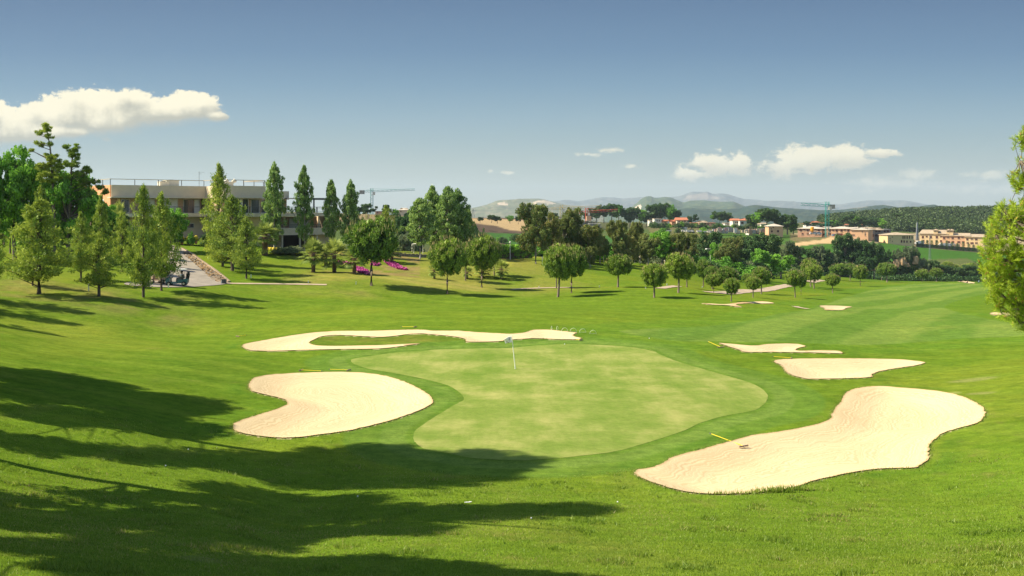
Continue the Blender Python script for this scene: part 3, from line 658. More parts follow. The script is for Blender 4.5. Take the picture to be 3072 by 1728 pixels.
# every generator returns meshes for a tree of height 1 and crown width 1
def g_stone(seed, ch=.71, lean=0.0):
    g = np.random.default_rng(seed); cz = 1 - ch / 2; cl = []; bumps = [(g.normal(size=3), g.uniform(-.22, .16)) for _ in range(7)]; bumps = [(b / np.linalg.norm(b), a * (.25 if seed == 11 else 1)) for b, a in bumps]
    k = 95
    for i in range(k):
        z = 1 - 2 * (i + .5) / k; th = i * 2.39996 + g.uniform(-.2, .2); r = math.sqrt(max(0, 1 - z * z))
        f = g.uniform(.66, .98); dv_ = np.array([math.cos(th) * r, math.sin(th) * r, z]); f *= 1 + sum(a * max(0, float(dv_ @ b)) ** 3 for b, a in bumps)
        zz = z if z > 0 else z * 1.02
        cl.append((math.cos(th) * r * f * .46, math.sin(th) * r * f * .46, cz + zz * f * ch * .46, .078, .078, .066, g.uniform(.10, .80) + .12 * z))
    for i in range(26):
        d = g.normal(size=3); d /= np.linalg.norm(d); cl.append((d[0] * .2, d[1] * .2, cz + d[2] * ch * .2, .13, .13, .12, .15))
    cl = np.array(cl); cl[:, 0] += lean * .5
    V, t = clump_leaves(cl, 120, .027, out=.7, seed=seed, aspect=.36, shape='needle')
    cand = []                                             # upright new candles over the top
    for i in range(150):
        z = g.uniform(.12, 1); th = g.uniform(0, 2 * math.pi); r = math.sqrt(1 - z * z)
        cand.append((math.cos(th) * r * .47 + lean * .5, math.sin(th) * r * .47, cz + z * ch * .475))
    cand = np.array(cand); n = len(cand); a = np.tile([0, 0, 1.0], (n, 1)) + g.normal(size=(n, 3)) * .12; bb = np.cross(a, g.normal(size=(n, 3))); bb /= np.linalg.norm(bb, axis=1)[:, None]
    Vc = np.stack([cand - a * .012, cand - bb * .008, cand + a * .050, cand + bb * .008], 1).reshape(-1, 3)
    V = np.vstack([V, Vc]); t = np.concatenate([t, np.full(n, 1.0)])
    tm = MB(); tr = [(lean * -.15, 0, -.03), (lean * .1, 0, .2), (lean * .3 + g.uniform(-.01, .01), 0, .42), (lean * .5, 0, .62), (lean * .5, 0, .85)]
    tm.tube(tr, [.036, .028, .024, .016, .005], 8)
    cc = [c for c in cl[:95] if c[2] < cz + .1]; g.shuffle(cc); branches(tm, None, tr[2:], cc, .008, 16, g)
    return finish('stone_pine', V, t, tm, LF['pine'], bark_grey)
def g_poplar(seed, bare=.16):
    g = np.random.default_rng(seed); cl = []; tr = [(0, 0, -.03), (.02, 0, .25), (g.uniform(-.03, .03), 0, .55), (0, 0, .8), (0, 0, .97)]
    for i in range(190):
        z = bare + (1 - bare) * (i + .5) / 190; u = (z - bare) / (1 - bare)
        w = .46 * (math.sin(math.pi * min(1, u ** .72 * .96 + .04)) ** .75) * g.uniform(.2, 1.0) * (1 + .22 * math.sin(i * .9))
        th = g.uniform(0, 2 * math.pi)
        cl.append((math.cos(th) * w, math.sin(th) * w, z + w * .12 + g.uniform(-.02, .03), .085, .085, g.uniform(.025, .05), g.uniform(.0, .85)))
    for i in range(7):                                   # spires
        th = g.uniform(0, 6.28); w = g.uniform(0, .22); cl.append((math.cos(th) * w, math.sin(th) * w, .93 - w * .35 + g.uniform(0, .05), .07, .07, .05, .5))
    V, t = clump_leaves(cl, 80, .016, out=.45, seed=seed, aspect=.75, noise_t=.25)
    # leaves are wide once the crown is scaled: keep them round by squeezing
    t[g.uniform(size=len(t)) < .05] = 1.0
    tm = MB(); tm.tube(tr, [.045, .034, .026, .014, .004], 7)
    cc = cl[:]; g.shuffle(cc); branches(tm, None, tr[:-1], cc, .014, 40, g, .05)
    return finish('poplar', V, t, tm, LF['poplar'], bark_pale)
def g_conifer(seed, bare=.17, leaf='conifer', spires=3, wide=1.0):
    g = np.random.default_rng(seed); cl = []; tr = [(0, 0, -.03), (0, 0, .3), (g.uniform(-.02, .02), 0, .6), (0, 0, .95)]
    for i in range(210):
        u = (i + .5) / 210; z = bare + (1 - bare) * u ** 1.15
        w = .47 * ((1 - u) ** .62) * (.45 + .55 * min(1, u * 3.4)) * wide * g.uniform(.15, 1.1) * (1 + .25 * math.sin(i * .55 + seed)); th = g.uniform(0, 2 * math.pi)
        cl.append((math.cos(th) * w, math.sin(th) * w, z + w * .16 + g.uniform(-.03, .03), .085 * (1 - u * .55), .085 * (1 - u * .55), .042, g.uniform(.0, .85)))
    for i in range(spires):
        th = g.uniform(0, 6.28); w = g.uniform(.03, .16) if i else 0; zt = .99 - w * 1.2
        for k in range(5): cl.append((math.cos(th) * w, math.sin(th) * w, zt - k * .035, .035 + .012 * k, .035 + .012 * k, .03, .5))
    V, t = clump_leaves(cl, 46, .0175, out=.4, seed=seed, aspect=.35, shape='needle', noise_t=.2)
    tm = MB(); tm.tube(tr, [.03, .022, .013, .003], 7); cc = cl[:]; g.shuffle(cc); branches(tm, None, tr[:-1], cc, .007, 45, g, .05)
    return finish('conifer', V, t, tm, LF[leaf], bark_dark)
def g_broad(seed, leaf='broad', bare=.22, lobes=16, bark=None, tall=False):
    g = np.random.default_rng(seed); cl = []; cz = .5 + bare / 2; ch = 1 - bare; L = []
    for i in range(lobes):
        d = g.normal(size=3); d /= np.linalg.norm(d); f = g.uniform(.5, .78)
        if tall: d[2] = g.uniform(-1, 1)
        L.append((d[0] * .36 * f * 1.3, d[1] * .36 * f * 1.3, cz + d[2] * ch * .5 * f, g.uniform(.10, .19), g.uniform(.2, .7)))
    L.append((0, 0, cz, .22, .3))
    for (x, y, z, r, t0) in L:
        for k in range(11):
            d = g.normal(size=3); d /= np.linalg.norm(d); q = r * g.uniform(.6, 1.05)
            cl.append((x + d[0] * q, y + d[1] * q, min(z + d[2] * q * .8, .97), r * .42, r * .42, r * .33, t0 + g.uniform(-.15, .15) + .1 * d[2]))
    V, t = clump_leaves(cl, 125 if tall else 95, .0145 if tall else .0175, out=.6, seed=seed, aspect=.6, noise_t=.2)
    if leaf == 'eucal': t[g.uniform(size=len(t)) < .06] = 1.0
    tr = [(0, 0, -.03), (g.uniform(-.02, .02), 0, bare), (g.uniform(-.04, .04), 0, .5), (0, 0, .8)]
    tm = MB(); tm.tube(tr, [.032, .024, .016, .005], 7); cc = [(a[0], a[1], a[2]) for a in L]; branches(tm, None, tr[:3], cc, .013, 20, g, .1)
    return finish('tree', V, t, tm, LF[leaf], bark or bark_grey)
def g_bush(seed, leaf='dark'):
    g = np.random.default_rng(seed); cl = []
    for i in range(60):
        d = g.normal(size=3); d /= np.linalg.norm(d); d[2] = abs(d[2]); f = g.uniform(.4, .85)
        cl.append((d[0] * .42 * f, d[1] * .42 * f, .12 + d[2] * .72 * f, .12, .12, .13, g.uniform(.1, .8)))
    V, t = clump_leaves(cl, 70, .028, out=.6, seed=seed, aspect=.6)
    tm = MB()
    for i in range(6): a = g.uniform(0, 6.28); tm.tube([(0, 0, -.03), (math.cos(a) * .12, math.sin(a) * .12, .3), (math.cos(a) * .25, math.sin(a) * .25, .6)], [.02, .015, .005], 5)
    return finish('bush', V, t, tm, LF[leaf], bark_dark)
def g_cypress(seed):
    g = np.random.default_rng(seed); cl = []
    for i in range(40):
        u = (i + .5) / 40; w = .30 * math.sin(math.pi * min(1, .12 + u * .88)) ** .6 * g.uniform(.4, 1); th = i * 2.4
        cl.append((math.cos(th) * w, math.sin(th) * w, .04 + .93 * u, .2, .2, .035, g.uniform(.1, .7)))
    V, t = clump_leaves(cl, 40, .03, out=.5, seed=seed, aspect=.5)
    tm = MB().tube([(0, 0, -.03), (0, 0, .5), (0, 0, .9)], [.06, .04, .01], 6)
    return finish('cypress', V, t, tm, LF['dark'], bark_dark)
def g_palm(seed, th_=.5, nf=34, trunk_r=.055):
    """fan palm, height 1 = top of fronds, crown width 1"""
    g = np.random.default_rng(seed); Vs, Fs, ts = [], [], []
    tm = MB(); prof = []
    for k in range(13): z = -.03 + (th_ + .03) * k / 12; prof.append((trunk_r * (1.15 - .15 * k / 12) * (1 + (.10 if k % 2 else -.05)), z))
    tm.lathe((0, 0, 0), prof, 10)
    for i in range(nf):
        az = i * 2.39996 + g.uniform(-.2, .2); u = i / nf; el = R(82 - 120 * u + g.uniform(-8, 8))
        L1 = .26 * g.uniform(.85, 1.15); d = Vector((math.cos(az) * math.cos(el), math.sin(az) * math.cos(el), math.sin(el)))
        s = Vector((0, 0, th_ - .02)); e = s + d * L1 + Vector((0, 0, -.02 * u))
        tm.tube([s, s.lerp(e, .6), e], [.008, .006, .004], 4)
        side = d.cross(Vector((0, 0, 1)));
        if side.length < .05: side = Vector((-math.sin(az), math.cos(az), 0))
        side.normalize(); nn = side.cross(d).normalized()
        nb = 17
        for k in range(nb):
            a = R(-112 + 224 * k / (nb - 1)); L2 = .27 * (1 - .32 * abs(a / R(112))) * g.uniform(.9, 1.08)
            dr = (d * math.cos(a) + side * math.sin(a)).normalized(); tipd = (dr - Vector((0, 0, .30 + .2 * u))).normalized()
            pm = e + dr * L2 * .55 + nn * .01; pt = pm + tipd * L2 * .45
            w = dr.cross(nn).normalized() * .016
            b = len(Vs); Vs += [tuple(e), tuple(pm - w), tuple(pt), tuple(pm + w)]; ts.append(float(np.clip(.65 - .5 * u + g.uniform(-.2, .25), 0, .9)))
    V = np.array(Vs); zmax = V[:, 2].max(); 
    return finish('palm', V, np.array(ts), tm, LF['palm'], bark_palm)
KINDS = {
 'stone': [g_stone(11), g_stone(12, .68, .04), g_stone(13, .74, -.03), g_stone(14, .70, .10), g_stone(15, .66, .02), g_stone(16, .73, .0), g_stone(17, .68, -.05)],
 'poplar_bare': [g_poplar(24, .26)],
 'poplar': [g_poplar(21), g_poplar(22), g_poplar(23, .22)],
 'conifer': [g_conifer(31), g_conifer(32, .2, spires=2), g_conifer(33, .12, wide=1.05)],
 'spire': [g_conifer(35, .05, spires=4, wide=.8)],
 'eucal': [g_broad(41, 'eucal', .12, 18, bark_pale, True), g_broad(42, 'eucal', .18, 15, bark_pale, True), g_broad(43, 'eucal', .1, 20, bark_pale, True)],
 'broad': [g_broad(51), g_broad(52, lobes=20, bare=.15), g_broad(53, bare=.3)],
 'dark': [g_broad(61, 'dark', .12, 18), g_broad(62, 'dark', .2, 15)],
 'olive': [g_broad(66, 'olive', .25, 14), g_broad(67, 'olive', .2, 14)],
 'bush': [g_bush(71, 'dark'), g_bush(72, 'broad'), g_bush(73, 'olive')],
 'cypress': [g_cypress(81)],
 'palm': [g_palm(91), g_palm(92, .45, 30), g_palm(93, .6, 36, .07)],
}
print('trees', [(k, len(v[0][1].polygons)) for k, v in KINDS.items()])
_cnt = {}
def plant(name, kind, x, y, h, w, label, cat='tree', group=None, var=None, z=None, rz=None):
    ms = KINDS[kind]; _cnt[kind] = _cnt.get(kind, -1) + 1
    tm, cm = ms[(_cnt[kind] if var is None else var) % len(ms)]
    o = empty(name, (x, y, (tz(x, y) if z is None else z)), 0)
    tag(o, label, cat, group)
    a = random.uniform(0, 6.28) if rz is None else rz
    for nm, me in (('trunk', tm), ('crown', cm)):
        c = link(nm, me, o); c.scale = (w, w, h); c.rotation_euler = (0, 0, a)
    return o
def P(name, kind, sx, base, top, w, label, group=None, var=None, Y=None, cat='tree', rz=None):
    """plant by what the photo shows: foot, top and crown width -> real place, height and width on the ground"""
    x, y = at(sx, Y) if Y else ray(sx, base)
    z = tz(x, y); zt = CZ - (top - HY) / F * y
    return plant(name, kind, x, y, max(zt - z, .4), w / F * y * {'poplar': .98, 'conifer': .90, 'stone': .93, 'palm': 1.1}.get(kind, 1.0), label, cat, group, var, rz=rz)
ORD = ['first','second','third','fourth','fifth','sixth','seventh','eighth','ninth','tenth','eleventh','twelfth','thirteenth','fourteenth','fifteenth','sixteenth','seventeenth','eighteenth','nineteenth','twentieth','twenty-first','twenty-second','twenty-third','twenty-fourth','twenty-fifth','twenty-sixth','twenty-seventh','twenty-eighth','twenty-ninth','thirtieth','thirty-first','thirty-second','thirty-third','thirty-fourth','thirty-fifth','thirty-sixth','thirty-seventh','thirty-eighth','thirty-ninth','fortieth','forty-first','forty-second','forty-third','forty-fourth','forty-fifth','forty-sixth','forty-seventh','forty-eighth','forty-ninth','fiftieth']
r3 = lambda x, b, t, w: (900 + x / 3.623, 520 + b / 3.623, 520 + t / 3.623, w / 3.623)
r4 = lambda x, b, t, w: (1500 + x / 3.22, 520 + b / 3.22, 520 + t / 3.22, w / 3.22)
r5 = lambda x, b, t, w: (2200 + x / 2.954, 520 + b / 2.954, 520 + t / 2.954, w / 2.954)
G1 = 'round-crowned stone pines on the lawn'
for a, lab, v in (
  (r3(775,1220,478,530), 'biggest round stone pine, nearest the pink flowers below the clubhouse', 0),
  (r3(1600,1310,708,370), 'round stone pine in front of the poplar clump, behind the long bunker', 0),
  (r3(1800,1165,760,200), 'dark stone pine half hidden behind the right side of another pine', 1),
  (r3(1975,1240,678,330), 'stone pine with tall pale trunk left of the small lone palm', 0),
  (r3(2110,1110,740,170), 'small stone pine tucked behind the pale-trunked pine, by the hedge', 2),
  (r4(565,1195,690,300), 'stone pine with curved trunk, left of a touching pair, crown topped with pale candles', 3),
  (r4(545,1110,730,160), 'slim dark-trunked pine standing behind the curved-trunk pine', 1),
  (r4(690,1155,700,290), 'stone pine at the right of the touching pair with curved trunk', 0)):
    P('stone_pine', 'stone', *a, lab, G1, var=v, rz=0)
G2 = 'stone pines scattered along the edge of the fairway'
row = [r4(1140,1100,790,250), r4(1490,1200,875,240), r4(1725,1155,775,270), r4(1805,1100,830,180), r4(1965,1095,840,150), r4(2065,1155,970,160), r4(2195,1170,910,210), r4(2050,1120,900,140), r4(2235,1240,1015,145), r4(2445,1200,1000,150), r4(2525,1165,910,170),
  r5(547,1100,860,140), r5(600,1080,875,90), r5(715,1020,810,150), r5(685,1005,760,160), r5(880,1060,895,125), r5(945,950,800,175), r5(1035,950,800,90), r5(1125,1000,815,125), r5(1225,905,800,100), r5(1362,965,795,155), r5(1315,950,815,90), r5(1430,920,820,80), r5(1575,945,795,190), r5(1535,925,810,90), r5(1672,965,850,112), r5(1800,960,840,105), r5(1865,950,850,105), r5(1895,905,780,100), r5(1968,905,805,80), r5(2070,935,800,110), r5(2117,925,795,90), r5(2195,925,812,90), r5(800,905,790,110), r5(120,1000,890,90)]
row.sort(key=lambda a: a[0])
for i, a in enumerate(row):
    d = 'nearer' if a[1] > 870 else 'farther'
    P('stone_pine', 'stone', *a, f'{d} stone pine with bare trunk beside the fairway, {ORD[i]} from the left', G2, rz=random.uniform(0, 6.28) if i % 3 else 0)
# poplars
for (sx, b, t, w, lab) in ((823,742,494,64,'tallest poplar, in front of the flat-roofed clubhouse, left of its neighbour'), (913,742,500,60,'poplar with white trunk in front of the clubhouse terrace, second from left'),
    (994,738,543,53,'slim poplar right of the clubhouse terrace, third from left'), (1052,738,546,56,'poplar at the right end of the clubhouse, above the big round pine')):
    P('poplar_tree', 'poplar', sx, b, t, w, lab, 'poplars beside the clubhouse', Y=159)
for (sx, b, t, w, Y, lab) in ((1259.6,776,598,84,None,'lowest poplar with whitewashed trunk at the left of the poplar clump'), (1298,775,560,74,172,'poplar with two thin bare tips in the poplar clump'), (1343,775,563,84,170,'central poplar of the clump with a pointed bright top'),
    (1372,770,572,78,173,'rightmost tall poplar of the clump, pale leaves at the top'), (1322,770,590,80,178,'poplar standing at the back of the clump'), (1402,772,620,46,176,'small dark poplar at the right edge of the clump')):
    P('poplar_tree', 'poplar_bare' if b == 776 else 'poplar', sx, b, t, w, lab, 'poplars in the clump behind the lawn', Y=Y)
for (sx, base, h_) in ((1259.6, 776, 3.2), (1299, 770, 5.0)):
    x, y = ray(sx, base) if sx < 1270 else at(sx, 172)
# conifers at the left
for (k, sx, b, t, w, Y, lab) in (
  ('conifer',117,882,600,195,None,'broad loose yellow-green conifer on the left bank, front row, dark straight trunk'),
  ('conifer',297,889,718,128,None,'small conifer with low fork beside the white stake, left bank'),
  ('spire',303,840,588,70,None,'thin spire conifer rising behind the small forked one'),
  ('conifer',430,892,560,108,None,'tall conifer with twin spires in front of the clubhouse wall'),
  ('conifer',484,872,582,116,None,'dark conifer beside the service road, half behind the twin-spired one'),
  ('broad',512,800,628,96,150,'soft bright green tree in front of the clubhouse, left of the road'),
  ('conifer',243,846,640,84,None,'thin pale-trunked tree on the lawn behind the front row of conifers'),
  ('conifer',98,857,700,70,None,'small pale-trunked tree behind the broad loose conifer at far left'),
  ('conifer',366,815,640,92,None,'conifer in the middle row, between the small forked one and the twin-spired one'),
  ('spire',656,785,497,92,None,'very tall sparse spire conifer in front of the clubhouse, right of the road'),
  ('conifer',697,812,590,150,None,'wide full conifer on the grass right of the service road'),
  ('conifer',668,800,640,100,None,'shorter conifer merging with the wide one right of the road'),
  ('conifer',739,836,655,98,None,'rightmost conifer of the group by the road, nearest the path'),
  ('conifer',1158,770,618,70,185,'yellow-green conifer behind the biggest round pine'),
  ('olive',1120,770,690,50,180,'small grey-green tree behind the biggest round pine'),
  ('conifer',-60,895,600,150,None,'conifer just outside the left edge whose shadow falls on the bank'),
  ('conifer',-170,905,560,150,None,'second conifer outside the left edge, farther out'),
  ('conifer',-290,915,520,160,None,'third conifer outside the left edge, farthest out'),
  ('broad',45,735,448,150,128,'big bright green broadleaf tree at the left edge of the photo'),
  ('broad',-50,740,470,150,125,'bright green broadleaf tree cut by the left edge'),
  ('broad',205,700,520,150,128,'bright green spreading tree with a leaning pale trunk by the carport'),
  ('broad',275,712,590,110,138,'leafy bright tree hiding the left end of the clubhouse'),
  ('conifer',122,710,560,70,122,'yellowish conifer between the two bright green trees at left'),
  ('olive',12,735,560,90,None,'grey-green olive tree at the far left edge'),
  ('olive',30,760,640,70,None,'small multi-stemmed grey tree low at the far left'),
  ('dark',345,745,640,70,142,'dark rounded tree by the clubhouse corner'),
  ('olive',270,730,640,70,142,'greyish tree left of the clubhouse corner'),
  ('dark',390,780,690,80,135,'dark low tree between the middle conifers'),
  ('dark',215,750,680,70,138,'dark low tree under the bright spreading tree'),
  ('broad',450,790,670,70,140,'mid-green tree left of the service road, below the balcony')):
    P('conifer_tree' if k in ('conifer', 'spire') else 'broadleaf_tree', k, sx, b, t, w, lab, None, Y=Y)
# two tall open pines, made with their own clumps
def open_pine(name, sx, base, Y, tops, trunk_pts, label, leaf='conifer', n=420, sz=.15):
    x0, y0 = at(sx, Y); z0 = tz(x0, y0)
    conv = lambda px, py, dy=0: ((px - sx) / F * Y, dy, CZ - (py - HY) / F * Y - z0)
    g = np.random.default_rng(int(sx)); cl = []
    for (cx_, cy_, rx, ry, t0) in tops:
        k = max(5, int(rx * ry / 15))
        for i in range(k):
            a = g.uniform(0, 6.28); q = math.sqrt(g.uniform()); cl.append((*conv(cx_ + math.cos(a) * rx * q * .8, cy_ + math.sin(a) * ry * q * .8, g.uniform(-.8, .8) * rx / F * Y), 7.0 / F * Y, 7.0 / F * Y, 4.4 / F * Y, t0 + .15 + g.uniform(-.2, .2)))
    V, t = clump_leaves(cl, 70, sz, out=.3, seed=int(sx), aspect=.25, shape='needle')
    tm = MB(); tr = [conv(px, py) for px, py in trunk_pts]; tr[0] = (tr[0][0], 0, -.3); m = len(tr); tm.tube(tr, [.24 * (1 - .8 * i / (m - 1)) for i in range(m)], 8)
    cc = [c for c in cl]; g.shuffle(cc); branches(tm, None, tr[1:], cc, .06, min(len(cc), 40), g)
    tme, cme = finish(name, V, t, tm, LF[leaf], bark_grey, False)
    o = empty(name, (x0, y0, z0)); tag(o, label, 'tree'); link('trunk', tme, o); link('crown', cme, o)
open_pine('pine_tree', 165, 700, 126, [(139,382,14,18,.6),(118,398,14,9,.5),(148,408,12,8,.6),(118,432,16,8,.3),(150,430,9,8,.4),(140,470,14,10,.7),(160,480,22,22,.45),(130,500,20,16,.6),(175,505,18,16,.4),(95,452,9,7,.6),(150,530,40,22,.5)],
          [(165,705),(160,600),(156,500),(150,440),(140,385)], 'tall thin pine with small tufts at its top, highest tree at the left')
open_pine('pine_tree', 205, 700, 128, [(228,445,12,14,.3),(212,460,20,12,.45),(200,440,12,8,.4),(235,470,10,10,.5),(215,490,28,14,.4),(262,508,20,9,.3),(235,520,28,10,.35),(200,530,30,12,.4),(298,560,14,9,.15),(318,575,10,14,.1),(285,545,14,8,.3),(250,545,20,12,.3)],
          [(205,702),(208,620),(212,540),(216,480),(225,440)], 'dark open pine with flat side branches reaching over the clubhouse roof corner', 'pine')
# palms
for (sx, b, t, w, v, lab) in ((940,817,718,66,0,'fan palm with dark trunk, left of the pair below the clubhouse terrace'), (1003,817,722,68,1,'fan palm with pale trunk, right of the pair below the clubhouse terrace'),
  (977,799,735,48,1,'small fan palm standing behind the pair below the terrace'), (1063,821,738,62,0,'fan palm by the left side of the biggest round pine'),
  (795,765,672,72,2,'fan palm in front of the white poplar foot, nearest the clubhouse'), (1176,788,728,50,0,'fan palm right of the biggest round pine, at the bank edge'),
  (1303,836,788,36,1,'low palm mostly hidden left of the middle stone pines'), (1448,832,790,50,1,'low palm behind the pale-trunked stone pine'), (1504,837,783,44,1,'small lone palm with silvery fronds on open lawn'),
  (1402,836,800,30,1,'stumpy palm behind the dark stone pine')):
    P('palm_tree', 'palm', sx, b, t, w, lab, 'fan palms', var=v, cat='palm')
P('palm_tree', 'palm', 356, 700, 612, 46, 'palm at the left corner of the clubhouse', 'fan palms', var=0, Y=152, cat='palm')
# eucalyptus belt
EU = [('eucal',1607,790,612,76,168),('eucal',1649,788,640,64,None),('eucal',1690,786,648,62,178),('eucal',1718,786,625,50,182),('eucal',1745,786,683,46,None),('eucal',1776,792,675,54,None),('eucal',1851,792,662,48,None),('eucal',1882,794,704,52,None),('eucal',1904,792,667,42,200),('eucal',1944,797,702,62,None),
      ('broad',1985,796,698,60,205),('eucal',2025,794,702,44,205),('eucal',2066,794,698,40,210),('eucal',2096,802,711,56,None),('broad',2062,795,732,40,None),('eucal',2196,806,711,46,230),('eucal',2177,812,732,60,225),('broad',2150,800,730,42,235),('dark',2210,800,745,60,240),
      ('eucal',1860,800,725,36,None),('eucal',1800,790,700,40,None),('eucal',1920,796,730,40,None),('eucal',1770,806,740,34,None)]
EU.sort(key=lambda a: a[1])
for i, (k, sx, b, t, w, Y) in enumerate(EU):
    desc = {'eucal': 'olive-brown eucalyptus', 'broad': 'bright green tree', 'dark': 'dark tree'}[k]
    P('eucalyptus_tree' if k == 'eucal' else 'broadleaf_tree', k, sx, b, t, w * 1.25, f'{desc} in the belt behind the lawn, {ORD[i]} from the left', 'trees in the belt behind the lawn', Y=Y)
VAL = [('dark',2140,765,697,80,300),('dark',2230,765,705,64,320),('dark',2304,768,702,86,320),('dark',2262,770,722,60,310),('broad',2275,812,748,64,260),('broad',2343,828,764,76,262),('broad',2315,815,770,50,270),('olive',2245,812,768,60,262),('olive',2375,790,725,50,330),
       ('dark',2400,790,742,44,340),('dark',2428,792,748,44,345),('olive',2455,796,738,40,350),('dark',2480,790,748,40,350),('olive',2495,800,760,40,345),('dark',2420,815,775,60,330),('dark',2470,822,778,60,335),('olive',2440,805,764,50,335),
       ('dark',2535,792,702,70,400),('dark',2562,795,716,54,405),('dark',2598,795,722,54,400),('dark',2622,796,730,58,400),('dark',2650,800,750,40,400),('dark',2600,812,770,50,390),('dark',2500,815,775,50,350),('olive',2520,825,785,50,345),
       ('olive',2720,775,742,40,432),('dark',2742,790,752,30,432),('olive',2695,780,748,34,432),('olive',2740,772,738,34,440),('dark',2790,815,780,52,430),('olive',2760,800,776,40,430),('dark',2830,822,795,40,425),('dark',2900,826,795,44,425),('dark',2945,830,800,50,425),('dark',2985,830,796,60,425),('dark',2868,826,800,44,425),('dark',2660,820,785,40,400),('dark',2700,820,790,44,410),
       ('dark',1350,735,690,36,300),('dark',1215,735,640,54,260),('dark',1240,745,668,60,250),('olive',1222,760,700,60,235),('dark',1420,725,675,30,330),('dark',1435,735,690,34,320),('olive',1460,738,700,36,320)]
VAL.sort(key=lambda a: a[1])
for i, (k, sx, b, t, w, Y) in enumerate(VAL):
    if sx > 2640: Y = max(Y, 438)
    if 2640 > sx > 2380: Y = max(Y, 392)
    desc = {'broad': 'fresh green', 'dark': 'dark green', 'olive': 'grey-green'}[k]
    P('valley_tree', k, sx, b, t, w, f'{desc} tree growing in the valley beyond the course, {ORD[i]} from the left', 'trees in the valley beyond the course', Y=Y)
g = np.random.default_rng(55)
for i in range(44):
    sx = 1590 + i * 16 + g.uniform(-6, 6); Yb = g.uniform(186, 200) if sx < 1850 else g.uniform(205, 235); x, y = at(sx, Yb); h = g.uniform(2.0, 4.6)
    plant('understorey_shrub', 'bush', x, y, h, h * g.uniform(1.1, 1.7), 'leafy shrub at the feet of the belt trees behind the lawn, one of many alike', 'shrub', 'shrubs under the belt trees', var=[1, 0, 2][i % 3])
# scrub in the valley (bushes one can tell apart)
SCR = []
g = np.random.default_rng(5)
for i in range(46):
    sx = g.uniform(2340, 2960); Yb = g.uniform(395, 430) if sx < 2600 else g.uniform(432, 462); SCR.append((sx, Yb, g.uniform(2.2, 5.5)))
for (sx, Yb, h) in ((1440,430,3),(1455,440,3.5),(1500,480,3),(1508,478,3),(1550,500,4),(1480,470,2.5),(1562,470,3),(2040,640,4),(2075,650,3),(2000,600,4),(1985,560,5),(2110,600,4)): SCR.append((sx, Yb, h))
SCR.sort()
for i, (sx, Yb, h) in enumerate(SCR):
    x, y = at(sx, Yb); plant('shrub', 'bush', x, y, h, h * g.uniform(1.0, 1.7), 'wild shrub on the far valley slope among many alike', 'shrub', 'wild shrubs on the valley slopes', var=[0, 0, 2, 1][i % 4])
# garden shrubs by the terrace and below
for (sx, b, t, w, v, lab) in ((845,772,742,60,2,'dark grey-green shrub bed left part, below the clubhouse terrace'), (885,770,738,52,2,'feathery grey shrub below the clubhouse terrace, right part'), (620,742,700,40,0,'dark shrub against the clubhouse lower wall'), (536,716,690,30,0,'dark planter shrub by the clubhouse lower wall, left'), (573,712,695,22,1,'small planter shrub by the clubhouse lower wall, right')):
    P('garden_shrub', 'bush', sx, b, t, w, lab, 'garden shrubs by the clubhouse', var=v, cat='shrub', Y=158 if sx < 700 else 154)
